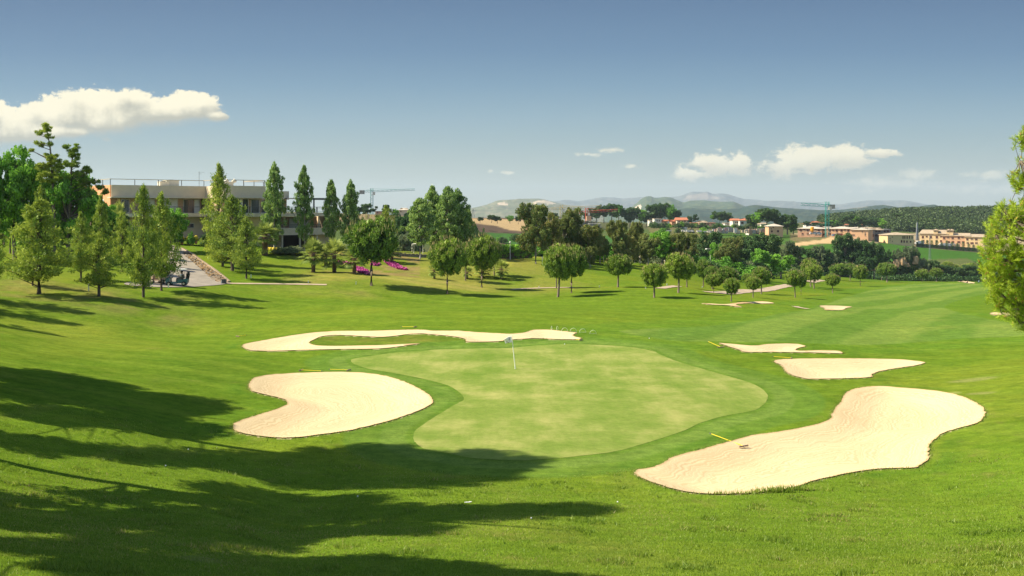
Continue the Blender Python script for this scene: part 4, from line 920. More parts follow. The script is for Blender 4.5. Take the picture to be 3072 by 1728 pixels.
# trees off to the left of the picture, seen by their shadows on the slope
# ------------------------------------------------------------------ near pine at the right edge
NEEDLE = LF['near']
def near_pine():
    Yn = 13.0
    bx, by = 8.75, 13.3; bz = tz(bx, by)
    o = empty('near_pine_tree', (bx, by, bz)); tag(o, 'bright yellow-green pine close by, cut by the right edge of the photo, orange buds', 'tree')
    W = lambda sx, sy, dy=0: ((sx - CX) / F * (Yn + dy) - bx, Yn + dy - by, CZ - (sy - HY) / F * (Yn + dy) - bz)
    g = np.random.default_rng(3)
    # silhouette lobes in photo measure: (x, y, rx, ry)
    lobes = [(3078,395,22,30),(3060,425,25,20),(3050,540,26,32),(3078,545,25,40),(3058,480,14,10),
             (3020,640,40,40),(3065,650,40,60),(2985,690,36,40),(3040,720,50,40),(2975,745,38,36),(3030,770,56,40),(2962,800,26,34),(3000,820,50,44),(3060,820,50,60),(2968,850,26,20),(3010,880,50,36),(3060,900,40,50),
             (3045,945,38,28),(3078,968,22,26),(2990,905,24,20),
             (3150,450,60,60),(3150,560,70,60),(3160,680,80,70),(3150,800,80,80),(3150,930,70,60),(3250,600,90,120),(3250,820,100,130),(3350,500,90,120),(3350,760,100,160),(3200,380,60,60),(3300,300,80,80),(3250,1010,60,40),(3440,640,90,160)]
    tips = []
    for (x, y, rx, ry) in lobes:
        inside = x < 3130
        k = int(rx * ry / (48 if inside else 110))
        for _ in range(k):
            a = g.uniform(0, 6.28); q = math.sqrt(g.uniform()); dy = g.uniform(-1, 1) * rx / F * Yn * 1.6
            tips.append((W(x + math.cos(a) * rx * q, y + math.sin(a) * ry * q, dy), 1 if inside else 0))
    tr = [(0, 0, -.3), (.05, 0, 1.8), (-.05, .05, 4.0), (.0, 0, 6.2), (.0, 0, 8.2), (.0, 0, 9.6)]
    tm = MB(); tm.tube(tr, [.17, .15, .12, .09, .05, .02], 9)
    hubs = []
    for (x, y, rx, ry) in lobes:
        hub = Vector(W(x + rx * .2, y + ry * .3, g.uniform(-.2, .2))); k = min(range(1, len(tr)), key=lambda i: abs(tr[i][2] - (hub.z - .35 * hub.to_2d().length)))
        s = Vector(tr[k]); tm.tube([s, s.lerp(hub, .55) + Vector((0, 0, -.12)), hub], [.04, .024, .010], 6); hubs.append(hub)
    Vs, Ts = [], []
    cones = MB()
    for (p, ins) in tips:
        p = Vector(p); h = min(hubs, key=lambda q: (q - p).length); out = (p - h); out.z += .10
        if out.length < .02: out = Vector((-.3, 0, .3))
        out.normalize(); ax = (out + Vector(g.normal(0, .35, 3))).normalized(); ax.z = abs(ax.z) * .8 + .1; ax.normalize()
        mid = h.lerp(p, .5) + Vector((0, 0, -.02)); tm.tube([h, mid, p], [.006, .004, .003], 4, cap=False)
        n = 64 if ins else 24; Ls = .060 if ins else .10
        t_ = g.uniform(-.10, .02, n)[:, None]; c = np.array(p) + np.array(ax) * t_
        d = np.array(ax) * .75 + g.normal(size=(n, 3)) * .55; d /= np.linalg.norm(d, axis=1)[:, None]
        L_ = Ls * g.uniform(.7, 1.25, n)[:, None]; b = np.cross(d, g.normal(size=(n, 3))); b /= np.linalg.norm(b, axis=1)[:, None]
        wd = (.0028 if ins else .006)
        Vs.append(np.stack([c, c + d * L_ * .5 - b * wd, c + d * L_, c + d * L_ * .5 + b * wd], 1).reshape(-1, 3)); Ts.append(np.clip(g.normal(.55, .2, n) + g.uniform(-.25, .22), 0, .8))
        if ins and g.uniform() < .34: cones.tube([p, p + ax * .022, p + ax * .045], [.006, .009, .002], 6)
    V = np.vstack(Vs); t = np.concatenate(Ts)
    link('crown', mesh_np('near_pine_crown', V, np.arange(len(V)).reshape(-1, 4), [NEEDLE], attrs={'tint': ('FACE', 'FLOAT', t)}), o)
    tm.build('trunk', bark_grey, o, smooth=True)
    cones.build('buds', mat('pine_bud', (.50, .26, .08), .7, .15, 20), o)['kind'] = 'stuff'
near_pine()
# shadow casting trees left of the frame: real pines standing on the hill
SD = Vector((SUN_AZ.x, SUN_AZ.y, 0)).normalized()
def shade_tree(name, targets, foot, label, trunk_r=.3, n=320, dens=150):
    """crown clumps sit where the sun throws them on the targets (x,y photo measure, radius m, height above target)"""
    fx_, fy_ = foot; fz = tz(fx_, fy_)
    g = np.random.default_rng(int(abs(fx_ * 7 + fy_ * 3))); cl = []
    o = empty(name, (fx_, fy_, fz)); tag(o, label, 'tree', 'tall pines off to the left of the view')
    for (sx, sy, rad, X_) in targets:
        gx_, gy_ = ray(sx, sy); gz_ = tz(gx_, gy_)
        X_ = min(X_, -(.53 * gy_ + rad * 1.2 + .8))
        L_ = (gx_ - X_) / -SD.x; c = Vector((gx_, gy_, gz_)) + Vector((SD.x * L_, SD.y * L_, L_ * math.tan(SUN_EL)))
        k = max(5, int(16 * rad ** 1.6))
        for i in range(k):
            d = g.normal(size=3); d /= np.linalg.norm(d); q = rad * 1.12 * g.uniform(.2, .95)
            cl.append((c.x + d[0] * q - fx_, c.y + d[1] * q - fy_, c.z + d[2] * q * .62 - fz, .72, .72, .55, g.uniform(.2, .7)))
    V, t = clump_leaves(cl, dens, .17, out=.4, seed=3, aspect=.3, shape='needle')
    top = max(c[2] for c in cl); cx_ = np.mean([c[0] for c in cl]); cy_ = np.mean([c[1] for c in cl])
    tr = [(0, 0, -.4), (0, 0, top * .3), (cx_ * .4, cy_ * .4, top * .6), (cx_ * .8, cy_ * .8, top * .85), (cx_, cy_, top)]
    tm = MB(); tm.tube(tr, [trunk_r, trunk_r * .8, trunk_r * .6, trunk_r * .4, .04], 8); cc = list(cl); g.shuffle(cc); branches(tm, None, tr[1:], cc, .05, 22, g)
    tme, cme = finish(name, V, t, tm, LF['conifer'], bark_grey, False); link('trunk', tme, o); link('crown', cme, o)
shade_tree('tall_pine', [(20,1112,1.6,-31),(130,1125,1.7,-31),(250,1148,1.7,-31),(560,1205,1.5,-31),(480,1210,2.0,-31),(40,1180,2.2,-31),(170,1170,2.4,-31),(300,1185,2.4,-31),(430,1200,2.2,-31),(530,1205,1.7,-31),(420,1240,1.8,-31),(300,1250,2.0,-31),(120,1245,2.0,-31),(480,1265,1.3,-31),(590,1290,1.2,-31),(20,1130,1.6,-31),(520,1300,1.2,-31)],
           (-33, 51), 'tall pine left of the view, farthest of the row, shading the bank')
shade_tree('tall_pine', [(60,1330,1.3,-25),(220,1345,1.3,-25),(400,1365,1.4,-25),(560,1380,1.5,-25),(720,1385,1.9,-25),(880,1390,2.2,-25),(1020,1385,2.4,-25),(1160,1390,2.5,-25),(1300,1385,2.4,-25),(1430,1390,2.2,-25),(1520,1388,1.4,-25),(1250,1440,1.9,-25),(1080,1440,1.8,-25),(1420,1430,1.3,-25),(1150,1350,1.3,-25),(900,1440,1.5,-25),(1000,1430,1.8,-25),(1330,1410,1.8,-25),(750,1410,1.4,-25)],
           (-26, 43), 'tall pine left of the view, whose shadow crosses to the green')
shade_tree('tall_pine', [(60,1560,1.7,-19),(250,1560,1.7,-19),(450,1560,1.7,-19),(640,1555,1.8,-19),(830,1545,1.8,-19),(1000,1545,1.8,-19),(1160,1540,1.6,-19),(1330,1535,1.5,-19),(1500,1535,1.3,-19),(1640,1530,1.0,-19),(1740,1525,.7,-19),(300,1490,1.0,-19),(560,1490,1.1,-19),(820,1495,1.2,-19),(1060,1500,1.1,-19),(700,1610,1.3,-19),(400,1620,1.4,-19),(950,1600,1.2,-19),(1180,1585,1.0,-19),(100,1640,1.3,-19),(260,1650,1.1,-19),(500,1560,1.5,-19),(760,1490,1.2,-19),(20,1500,1.0,-19),(900,1540,1.4,-19)],
           (-19.5, 31), 'tall pine left of the view, nearer the photographer')
shade_tree('tall_pine', [(330,1715,.9,-12.5),(470,1712,1.1,-12.5),(620,1705,1.2,-12.5),(780,1700,1.3,-12.5),(930,1698,1.3,-12.5),(1080,1702,1.3,-12.5),(1230,1712,1.2,-12.5),(1380,1728,1.2,-12.5),(1560,1760,1.2,-12.5),(1730,1790,1.2,-12.5),(700,1800,1.5,-12.5),(1000,1800,1.5,-12.5),(400,1800,1.5,-12.5),(1300,1810,1.4,-12.5),(60,1800,1.4,-12.5),(1600,1860,1.4,-12.5),(900,1750,1.3,-12.5),(1180,1760,1.3,-12.5),(600,1755,1.3,-12.5)],
           (-13.5, 20), 'tall pine left of the view, nearest the photographer', dens=210)
# ------------------------------------------------------------------ clubhouse
stucco = mat('stucco_beige', (.66, .54, .37), .9, .05, 1.2, bump=.1)
stucco_or = mat('stucco_terracotta', (.74, .34, .17), .9, .06, 1.0)
brick_m = mat('brick_tan', (.62, .42, .28), .9, .12, 8)
glass = mat('window_glass', (.05, .07, .09), .12, .2, .6, spec=.6)
blind = mat('white_blind', (.80, .82, .80), .6, .06, 3)
frame_w = mat('window_frame_white', (.70, .70, .66), .5, .05, 4)
steel = mat('steel_dark', (.08, .09, .10), .5, .1, 5)
rail_w = mat('handrail_wood', (.50, .42, .30), .7, .12, 5)
slabm = mat('concrete_band', (.60, .52, .39), .9, .08, 1.5)
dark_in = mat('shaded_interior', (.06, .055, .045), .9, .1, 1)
grey_r = mat('roof_gravel', (.38, .35, .30), .95, .1, 2)
cream = mat('cream_metal', (.62, .58, .46), .6, .05, 3)
Bx, By = (334 - CX) / F * 160, 160.0
u_ = Vector((.77, .64)).normalized(); ANG = math.atan2(u_.y, u_.x)
club = empty('clubhouse', (Bx, By, 0), ANG); tag(club, 'long flat-roofed beige clubhouse with balcony, railings and roof terrace', 'building')
# local frame: x along the front, y = depth (positive = away from the photographer)
z0a = 5.6; zs0, zs1 = 9.15, 9.75; zf0, zf1 = 12.35, 14.35; LW = 2.6
def part(mb, nm, m, par=club, smooth=False): return mb.build(nm, m, par, smooth)
L1, L2, L3 = 15.7, 23.2, 31.0; Fw = -7.55
part(MB().box((L1/2, 8, (2.5+zs0)/2), (L1-.02, 14, zs0-2.5)).box(((L1+L2)/2, 4.2, (2.5+zs0)/2-.01), (L2-L1, 21.0, zs0-2.5)).box((26.6, 6.6, 4.6), (6.8, 13, 4.6)), 'lower_wall', stucco)
part(MB().box((L1/2+.01, 7.8, (zs1+zf0)/2), (L1-.6, 13, zf0-zs1-.01)).box(((L1+L2)/2, 3.65, (zs1+zf0)/2+.005), (L2-L1-.3, 19.5, zf0-zs1-.02)).box((27.0, 5.6, 11.0), (7.9, 11, 2.9)), 'upper_wall', brick_m)
part(MB().box((L1/2, 8, (zf0+zf1)/2), (L1, 16.2, zf1-zf0)).box(((L1+L2)/2+.01, 4.3, (zf0+zf1)/2-.006), (L2-L1-.02, 23.5, zf1-zf0-.012)).box((27.0, 5.0, 12.9), (7.7, 12, 1.5)), 'parapet', stucco)
part(MB().box((-.06, 7.6, (6+zf1)/2), (.16, 15.0, zf1-6.05)), 'end_wall', stucco_or)
part(MB().box((L1/2-.2, -.62, zf0-.03), (L1+.7, 2.0, .14)).box(((L1+L2)/2+.2, Fw-.55, zf0-.04), (L2-L1+1.4, 1.6, .14)), 'canopy', slabm)
part(MB().box((L1/2-.3, -.2, (zs0+zs1)/2), (L1+.6, 2.9, zs1-zs0)).box(((L1+L2)/2, Fw-.4, (zs0+zs1)/2-.005), (L2-L1+1.2, 2.4, zs1-zs0-.01)).box((30.6, -2.0, (zs0+zs1)/2), (14.5, 7.0, zs1-zs0-.03)), 'balcony_slab', slabm)
part(MB().box((33.5, 9, grey_z := zs1 + .02), (9, 12, .06)), 'roof_deck', grey_r)
# middle storey of the right wing: open gallery with columns, parapet band and a dark undercroft
part(MB().box((30.7, -1.9, 6.15), (14.2, 6.6, .55)).box((30.7, -5.1, 6.75), (14.2, .14, .75)), 'gallery_band', slabm)
part(MB().box((30.8, 1.6, 7.75), (14.0, .2, 2.6)), 'gallery_wall', brick_m)
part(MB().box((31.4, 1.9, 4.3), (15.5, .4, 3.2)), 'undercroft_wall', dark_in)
part(MB().box((36.2, -3.2, 4.6), (3.2, .3, 2.6)).box((38.3, 0, 6.5), (.3, 7.5, 6.0)), 'side_wall', stucco)
for x in (24.2, 27.6, 31.0, 34.4, 37.4):
    part(MB().tube([(x, -4.8, 2.8), (x, -4.8, 5.9)], .17, 10), 'column', slabm); part(MB().tube([(x + .5, -4.6, 6.4), (x + .5, -4.6, zs0)], .15, 10), 'column', slabm)
def win(x0, x1, zb, zt_, y, n=1, mt=blind, sill=True):
    f = part(MB().box(((x0+x1)/2, y, zt_+.04), (x1-x0+.16, .12, .08)).box(((x0+x1)/2, y, zb-.04), (x1-x0+.16, .16, .08)).box((x0-.04, y, (zb+zt_)/2), (.08, .12, zt_-zb)).box((x1+.04, y, (zb+zt_)/2), (.08, .12, zt_-zb)), 'window', frame_w)
    for k in range(n):
        a = x0 + (x1-x0)*k/n; c = x0 + (x1-x0)*(k+1)/n
        part(MB().box(((a+c)/2, y+.02, (zb+zt_)/2), (c-a-.07, .05, zt_-zb-.01)), 'pane', mt if not isinstance(mt, list) else mt[k % len(mt)], f)
    return f
yf = 1.26
for x0, x1, n in ((4.9, 7.4, 2), (8.1, 11.3, 2)): win(x0, x1, 10.05, 12.1, yf, n)
win(12.4, 15.1, 9.8, 12.05, yf, 3, [glass, glass, blind])
win(11.0, 14.0, 7.3, 7.95, .93, 3, glass); win(16.6, 19.0, 7.2, 7.9, -6.33, 2, glass)
win(17.9, 20.6, 9.8, 12.1, -6.15, 3, [glass, blind, glass]); win(21.2, 22.6, 9.8, 12.0, -6.15, 1, glass); win(2.0, 3.2, 9.9, 12.0, yf, 1, glass)
win(24.6, 27.6, 9.85, 11.9, 0.06, 2, glass); win(25.6, 28.2, 6.9, 8.7, 1.46, 2, [blind, glass]); win(32.2, 33.8, 6.9, 8.7, 1.46, 1, blind)
win(29.0, 30.2, 9.9, 11.9, .06, 1, glass)
f = part(MB().box((-.16, 4.2, 10.9), (.08, 2.1, 2.3)), 'window', frame_w); part(MB().box((-.21, 4.2, 10.9), (.05, 1.8, 2.0)), 'pane', blind, f)
def railing(pts, h, zb, nm='railing', cap=rail_w, post=steel, n=None, bars=0, cw=.10):
    mb = MB(); PS = []; BS = []
    for p, q in zip(pts[:-1], pts[1:]):
        Lx = math.dist(p, q); k = n or max(1, round(Lx / 3.6)); a = math.atan2(q[1]-p[1], q[0]-p[0])
        mb.box(((p[0]+q[0])/2, (p[1]+q[1])/2, zb+h), (Lx+.1, cw, .09), a)
        for j in range(k+1): PS.append((p[0]+(q[0]-p[0])*j/k, p[1]+(q[1]-p[1])*j/k, zb+h/2-.02))
        for j in range(bars): BS.append((((p[0]+q[0])/2, (p[1]+q[1])/2, zb+h*(j+1)/(bars+1)), (Lx, .035, .035), a))
    r_ = part(mb, nm, cap)
    for c_ in dict.fromkeys((round(p[0], 2), round(p[1], 2), round(p[2], 3)) for p in PS): part(MB().box(c_, (.09, .09, h)), 'post', post, r_)
    for b_ in BS: part(MB().box(*b_), 'mid_rail', post, r_)
railing([(-.1, 15.5), (-.1, .2), (L1-.2, .2), (L1-.2, Fw+.3), (L2-.1, Fw+.3), (L2-.1, 1.0), (30.6, 1.0)], .95, zf1, 'roof_railing', cw=.2)
railing([(-.5, 2.0), (-.5, -1.55), (L1-.6, -1.55)], 1.05, zs1, 'balcony_railing', steel, bars=2, cw=.06)
railing([(L1-.3, Fw-1.5), (L2+.5, Fw-1.5), (L2+.5, -5.4), (37.6, -5.4), (37.6, 1.2)], 1.05, zs1, 'balcony_railing', steel, bars=3, cw=.06)
railing([(24.0, -5.1), (37.6, -5.1)], .55, 7.1, 'gallery_railing', steel, bars=1, cw=.06)
pg = part(MB().box((33.6, -2.2, 12.35), (7.2, 6.0, .16)).box((33.6, -5.1, 12.2), (7.4, .16, .24)), 'pergola_roof', steel)
for x in (30.3, 33.6, 36.9):
    for y in (-5.0, .8): part(MB().box((x, y, 11.0), (.12, .12, 2.5)), 'post', steel, pg)
for (x, y, w, d, h, m) in ((10.3, 5, 1.6, 1.2, .75, cream), (12.0, 6, 2.2, 1.6, 1.0, cream), (20.0, 2, 2.6, 1.4, .8, cream), (17.9, 1, 1.2, 1.0, .5, cream)):
    o_ = part(MB().box((x, y, zf1+h/2), (w, d, h)).box((x, y, zf1+h+.03), (w+.12, d+.12, .06)), 'air_unit', m)
    part(MB().lathe((x, y, zf1+h+.06), [(min(w, d)*.3, 0), (min(w, d)*.3, .12), (.05, .14)], 12), 'fan', steel, o_)
for x in (21.0, 22.4): part(MB().tube([(x, 4, zf1), (x, 4, zf1+1.0), (x+.25, 4, zf1+1.25), (x+.55, 4, zf1+1.0)], .28, 10), 'vent_pipe', cream)
part(MB().tube([(15.8, 3, zf1), (15.8, 3, zf1+2.6)], .03, 5).box((16.2, 3, zf1+2.5), (1.1, .03, .03)).box((16.0, 3, zf1+2.2), (.5, .03, .03)), 'antenna', steel)
for x in (11.9, 15.4): part(MB().lathe((x, 2.6, 11.2), [(.10, -.12), (.12, 0), (.07, .14)], 8), 'wall_lamp', frame_w)
# planter wall + yellow pots
ym = mat('yellow_flowers', (.66, .50, .04), .8, .15, 12, bump=.6)
x, y = at(560, 157)
for i, (sx, sy, r_, Yp) in enumerate(((546,715,.36,158.3),(566,715,.34,158.4),(588,713,.36,158.6),(806,748,.28,159),(812,748,.34,159),(821,748,.36,159),(831,748,.34,159))):
    x, y = at(sx, Yp); z = CZ - (sy - HY) / F * Yp
    o = empty('flower_pot', (x, y, z)); tag(o, f'yellow flowering pot by the clubhouse wall, {ORD[i]} from the left', 'flower pot', 'yellow flower pots along the clubhouse')
    MB().lathe((0, 0, 0), [(.18, -1.0), (.26, -.55), (.28, -.5)], 10).build('pot', stucco_or, o)
    MB().lathe((0, 0, 0), [(.05, -.5), (r_, -.3), (r_*1.05, 0), (r_*.8, .25), (.08, .36)], 12).build('blooms', ym, o, True)
# carport and red car at the far left
x, y = at(150, 134); z = CZ - (672 - HY) / F * 134
cp = empty('carport', (x, y, z), .1); tag(cp, 'dark timber carport in the shade of the trees at far left', 'carport')
wood_d = mat('timber_dark', (.11, .06, .04), .9, .2, 5)
MB().box((0, 0, 2.2), (7.5, 5, .18)).box((0, -2.4, 1.95), (7.5, .12, .35)).build('roof', wood_d, cp)
for xx in (-3.5, -1.2, 1.2, 3.5): MB().box((xx, -2.3, .9), (.16, .16, 2.4)).build('post', wood_d, cp)
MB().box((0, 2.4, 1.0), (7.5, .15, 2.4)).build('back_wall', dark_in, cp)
def car(name, sx, sy, Y, rz, col, label, cat='car', group=None, van=False):
    x, y = at(sx, Y); z = CZ - (sy - HY) / F * Y if sy else tz(x, y)
    o = empty(name, (x, y, z), rz); tag(o, label, cat, group); pm = mat('car_paint', col, .3, .03, 1, spec=.6)
    hgt = 2.1 if van else 1.45
    b = MB(); sec = [(-2.15, .35, .75), (-2.0, .3, .95), (-1.2, .28, 1.0), (-.6, .28, 1.02), (1.3, .28, 1.02), (2.1, .3, .9), (2.2, .35, .7)] if not van else [(-2.5, .35, 1.0), (-2.3, .3, 1.3), (-1.9, .28, 1.4), (2.5, .28, 1.4)]
    for (xa, za, zb_), (xb, zc_, zd) in zip(sec[:-1], sec[1:]):
        for s in (-1, 1): b.face([(xa, s*.85, za), (xb, s*.85, zc_), (xb, s*.83, zd), (xa, s*.83, zb_)])
        b.face([(xa, -.83, zb_), (xb, -.83, zd), (xb, .83, zd), (xa, .83, zb_)]); b.face([(xa, -.85, za), (xb, -.85, zc_), (xb, .85, zc_), (xa, .85, za)])
    b.face([(sec[0][0], -.85, sec[0][1]), (sec[0][0], .85, sec[0][1]), (sec[0][0], .83, sec[0][2]), (sec[0][0], -.83, sec[0][2])]); b.face([(sec[-1][0], -.85, sec[-1][1]), (sec[-1][0], .85, sec[-1][1]), (sec[-1][0], .83, sec[-1][2]), (sec[-1][0], -.83, sec[-1][2])])
    b.build('body', pm, o)
    if van: MB().prism([(-1.75, -.8), (2.48, -.8), (2.48, .8), (-1.75, .8)], 1.41, hgt).build('cargo_box', pm, o); MB().box((-1.8, 0, 1.6), (.1, 1.4, .35)).build('windscreen', glass, o)
    else:
        c = MB(); a = [(-1.1, 1.0), (-.45, hgt), (1.1, hgt), (1.75, 1.0)]
        for s in (-1, 1): c.face([(p[0], s*(.80 if p[1] < 1.2 else .66), p[1]) for p in a])
        for p, q in zip(a[:-1], a[1:]): c.face([(p[0], -(.80 if p[1] < 1.2 else .66), p[1]), (q[0], -(.80 if q[1] < 1.2 else .66), q[1]), (q[0], (.80 if q[1] < 1.2 else .66), q[1]), (p[0], (.80 if p[1] < 1.2 else .66), p[1])])
        c.build('cabin_glass', glass, o); MB().box((.33, 0, hgt+.01), (1.5, 1.28, .05)).build('roof', pm, o)
    for xx in (-1.35, 1.35):
        for yy in (-.8, .8): w_ = MB().lathe((xx, yy, .32), [(.32, -.1), (.32, .1)], 14, 'y').build('wheel', steel, o); MB().lathe((xx, yy, .32), [(.17, -.115), (.17, .115)], 10, 'y').build('rim', cream, w_)
    return o
car('parked_car', 48, 662, 131, .35, (.55, .02, .02), 'red car half hidden behind the grey tree at far left')

# ------------------------------------------------------------------ course furniture
yel = mat('rake_yellow', (.78, .60, .03), .5, .06, 6); rake_g = mat('rake_head', (.30, .20, .15), .8, .1, 8)
def ground_pt(sx, sy): x, y = ray(sx, sy); return Vector((x, y, tz(x, y)))
def rake(pa, pb, label, head_w=.55):
    a, b = ground_pt(*pa), ground_pt(*pb); a.z += .05; b.z += .07
    up_ = max(tz(a.x + (b.x - a.x) * k / 12, a.y + (b.y - a.y) * k / 12) + .04 - (a.z + (b.z - a.z) * k / 12) for k in range(13))
    if up_ > 0: a.z += up_; b.z += up_ * .6
    L_ = (b - a).length
    o = empty('bunker_rake', tuple(b)); tag(o, label, 'rake', 'yellow bunker rakes'); d = (a - b)
    sc = 1.0
    MB().tube([(0, 0, 0), tuple(d * .95 * sc)], .017, 8).build('handle', yel, o); MB().tube([tuple(d * .95 * sc), tuple(d * sc)], .026, 8).build('grip', steel, o)
    n = Vector((-d.y, d.x, 0)).normalized(); h_ = MB(); h_.tube([tuple(n * head_w/2), tuple(-n * head_w/2)], .032, 6); hd = h_.build('head', rake_g, o)
    t_ = MB()
    for k in range(11): p = n * head_w * (k/10 - .5); t_.tube([tuple(p), tuple(p + Vector((0, 0, -.09)) - d.normalized()*.03)], .008, 4)
    t_.build('teeth', rake_g, hd)
rake((2129, 1311), (2231, 1341), 'yellow rake lying half in the largest bunker at the right')
rake((967, 1119), (903, 1115), 'yellow rake above the left bunker, head to the left')
rake((987, 1112), (1046, 1116), 'yellow rake above the left bunker, head to the right')
rake((1204, 982), (1245, 983), 'yellow rake on the grass beyond the long back bunker')
rake((739, 1007), (713, 1011), 'yellow rake in rough grass left of the long back bunker')
rake((1725, 1022), (1743, 1025), 'yellow rake at the right tip of the long back bunker', .4)
rake((2123, 1027), (2162, 1045), 'yellow rake lying beside the thin far right bunker')
rake((2318, 1073), (2374, 1079), 'yellow rake at the top edge of the middle right bunker')
hoop_m = mat('hoop_plastic', (.68, .70, .52), .6, .05, 5)
for i, (sx, sy, rot) in enumerate(((1655, 992, 1.35), (1672, 992, 1.25), (1694, 997, .25), (1720, 998, .0), (1748, 1000, .1), (1779, 1003, 0))):
    p = ground_pt(sx, sy); o = empty('hoop', tuple(p), rot); tag(o, f'thin white hoop at the end of the long back bunker, {ORD[i]} from left', 'hoop', 'white hoops by the back bunker')
    r_ = .26; MB().tube([(math.cos(a)*r_, 0, math.sin(a)*r_*1.15) for a in np.linspace(-.15, math.pi+.15, 18)], .014, 6).build('arc', hoop_m, o); MB().tube([(-r_*.95, 0, .03), (r_*.95, 0, .03)], .010, 6).build('crossbar', hoop_m, o)
# flagstick
p = ground_pt(1546, 1107); fs = empty('flagstick', tuple(p)); tag(fs, 'white flagstick with white flag leaning on the putting green', 'flagstick')
hh = 2.18; lean_x = -.235; dark_hole = mat('hole_dark', (.02, .02, .02), .9, .1, 4)
top = Vector((lean_x, .0, hh)); MB().tube([(0, 0, -.02), tuple(top)], [.034, .024], 10).build('pole', mat('pole_cream', (.84, .84, .72), .4, .04, 5), fs)
MB().lathe((0, 0, .022), [(.054, 0), (.054, .004), (.05, .006)], 20).build('cup', frame_w, fs)
fl = MB(); nx, nz = 14, 9; dn = (Vector((0, 0, 0)) - top).normalized(); vi = []
for j in range(nz):
    for i in range(nx):
        a = top + dn * (.02 + .46 * j / (nz - 1)); u = i / (nx - 1); drop = .10 * u + .10 * u * u
        fl.v.append((a.x - .52 * u * (1 - .12 * j / (nz-1)), .05 * math.sin(u * 7 + j * .3) * u, a.z - drop * (1 - j / (nz-1) * .9) + .02 * math.sin(u * 5)))
for j in range(nz-1):
    for i in range(nx-1): k = j*nx+i; fl.f.append([k, k+1, k+nx+1, k+nx])
fo = fl.build('flag', mat('flag_cloth', (.82, .80, .74), .8, .03, 4), fs, True); s = fo.modifiers.new('thick', 'SOLIDIFY'); s.thickness = .004
# emblem on the flag (blurred brown grey mark)
em = MB(); 
def fp(u, v): 
    a = top + dn * (.02 + .46 * v); return (a.x - .52*u*(1-.12*v), .05*math.sin(u*7+v*(nz-1)*.3)*u - .008, a.z - (.10*u+.10*u*u)*(1-v*.9) + .02*math.sin(u*5))
for poly in ([(.30,.22),(.36,.25),(.42,.48),(.50,.50),(.66,.52),(.80,.66),(.86,.82),(.72,.74),(.68,.92),(.52,.98),(.38,.86),(.34,.60)],):
    em.face([fp(*q) for q in poly])
em.build('emblem', mat('emblem_brown', (.32, .20, .17), .8, .2, 20), fo)
# balls and stakes
ballm = mat('ball_white', (.80, .80, .80), .4, .02, 30)
for i, (sx, sy, lab) in enumerate(((497,1399,'white golf ball at the edge of the long shadow at left'),(565,1350,'white golf ball on sunlit grass below the left bunker'),(1073,1491,'white golf ball in the shade, lower middle left'),(1403,1508,'white scrap of paper litter on the grass in the lower middle'),(1853,1508,'white golf ball on sunlit grass below the green, left of the largest bunker'),(1948,1016,'white golf ball right of the green at the fairway start'),(1694,1034,'white golf ball at the far edge of the green'),(3068,850,'white ball marker near the right edge'),(2690,870,'pale divot marker on the distant fairway'),(1594,1557,'small white ball at the shadow edge, lower middle'))):
    p = ground_pt(sx, sy); r_ = .026 if p.y < 60 else .034
    m = MB()
    if 'scrap' in lab: m.box((0, 0, .015), (.20, .05, .015), .2).box((.09, .02, .025), (.07, .04, .015), -.4); 
    else: m.lathe((0, 0, r_), [(r_*math.sin(a)+1e-4, -r_*math.cos(a)) for a in np.linspace(0, math.pi, 9)], 12)
    o = m.build('litter' if 'scrap' in lab else 'golf_ball', ballm, None, 'scrap' not in lab, tuple(p)); tag(o, lab, 'litter' if 'scrap' in lab else 'golf ball', None if 'scrap' in lab else 'white balls on the grass')
for i, (sx, sy, hpx, lab) in enumerate(((266,873,20,'white boundary stake right of the broad conifer'),(505,863,9,'white stake at the left of the golf cart'),(664,852,11,'white stake at the foot of the road kerb'),(753,834,10,'white stake by the rightmost conifer of the road group'),(925,849,7,'white stake below the left palm of the pair'),(1068,853,8,'white stake left of the biggest round pine trunk'),(1617,865,6,'white stake by the short path left of the curved-trunk pine'),(1798,862,5,'white stake behind the pines, centre right'),(1937,866,5,'white stake left of the pine with bare forked trunk'),(2107,863,4,'tiny white stake among the right-hand pines'),(1181,757,8,'white stake at the terrace right of the big pine'),(2001,856,5,'white stake in long grass behind the centre-right pines'))):
    p = ground_pt(sx, sy) if sy > 800 else Vector((*at(sx, 172), tz(*at(sx, 172)))); h_ = hpx / F * p.y
    o = MB().box((0, 0, h_/2), (.10, .08, h_)).box((0, 0, h_+.01), (.08, .06, .02)).build('stake', white_paint, None, False, tuple(p)); tag(o, lab, 'stake', 'white course stakes')
# drain box beside the road
p = ground_pt(672, 851); tag(MB().box((0, 0, .25), (.5, .4, .5)).box((0, 0, .52), (.56, .46, .05)).build('drain_box', steel, None, False, tuple(p)), 'small dark box at the foot of the road kerb', 'utility box')
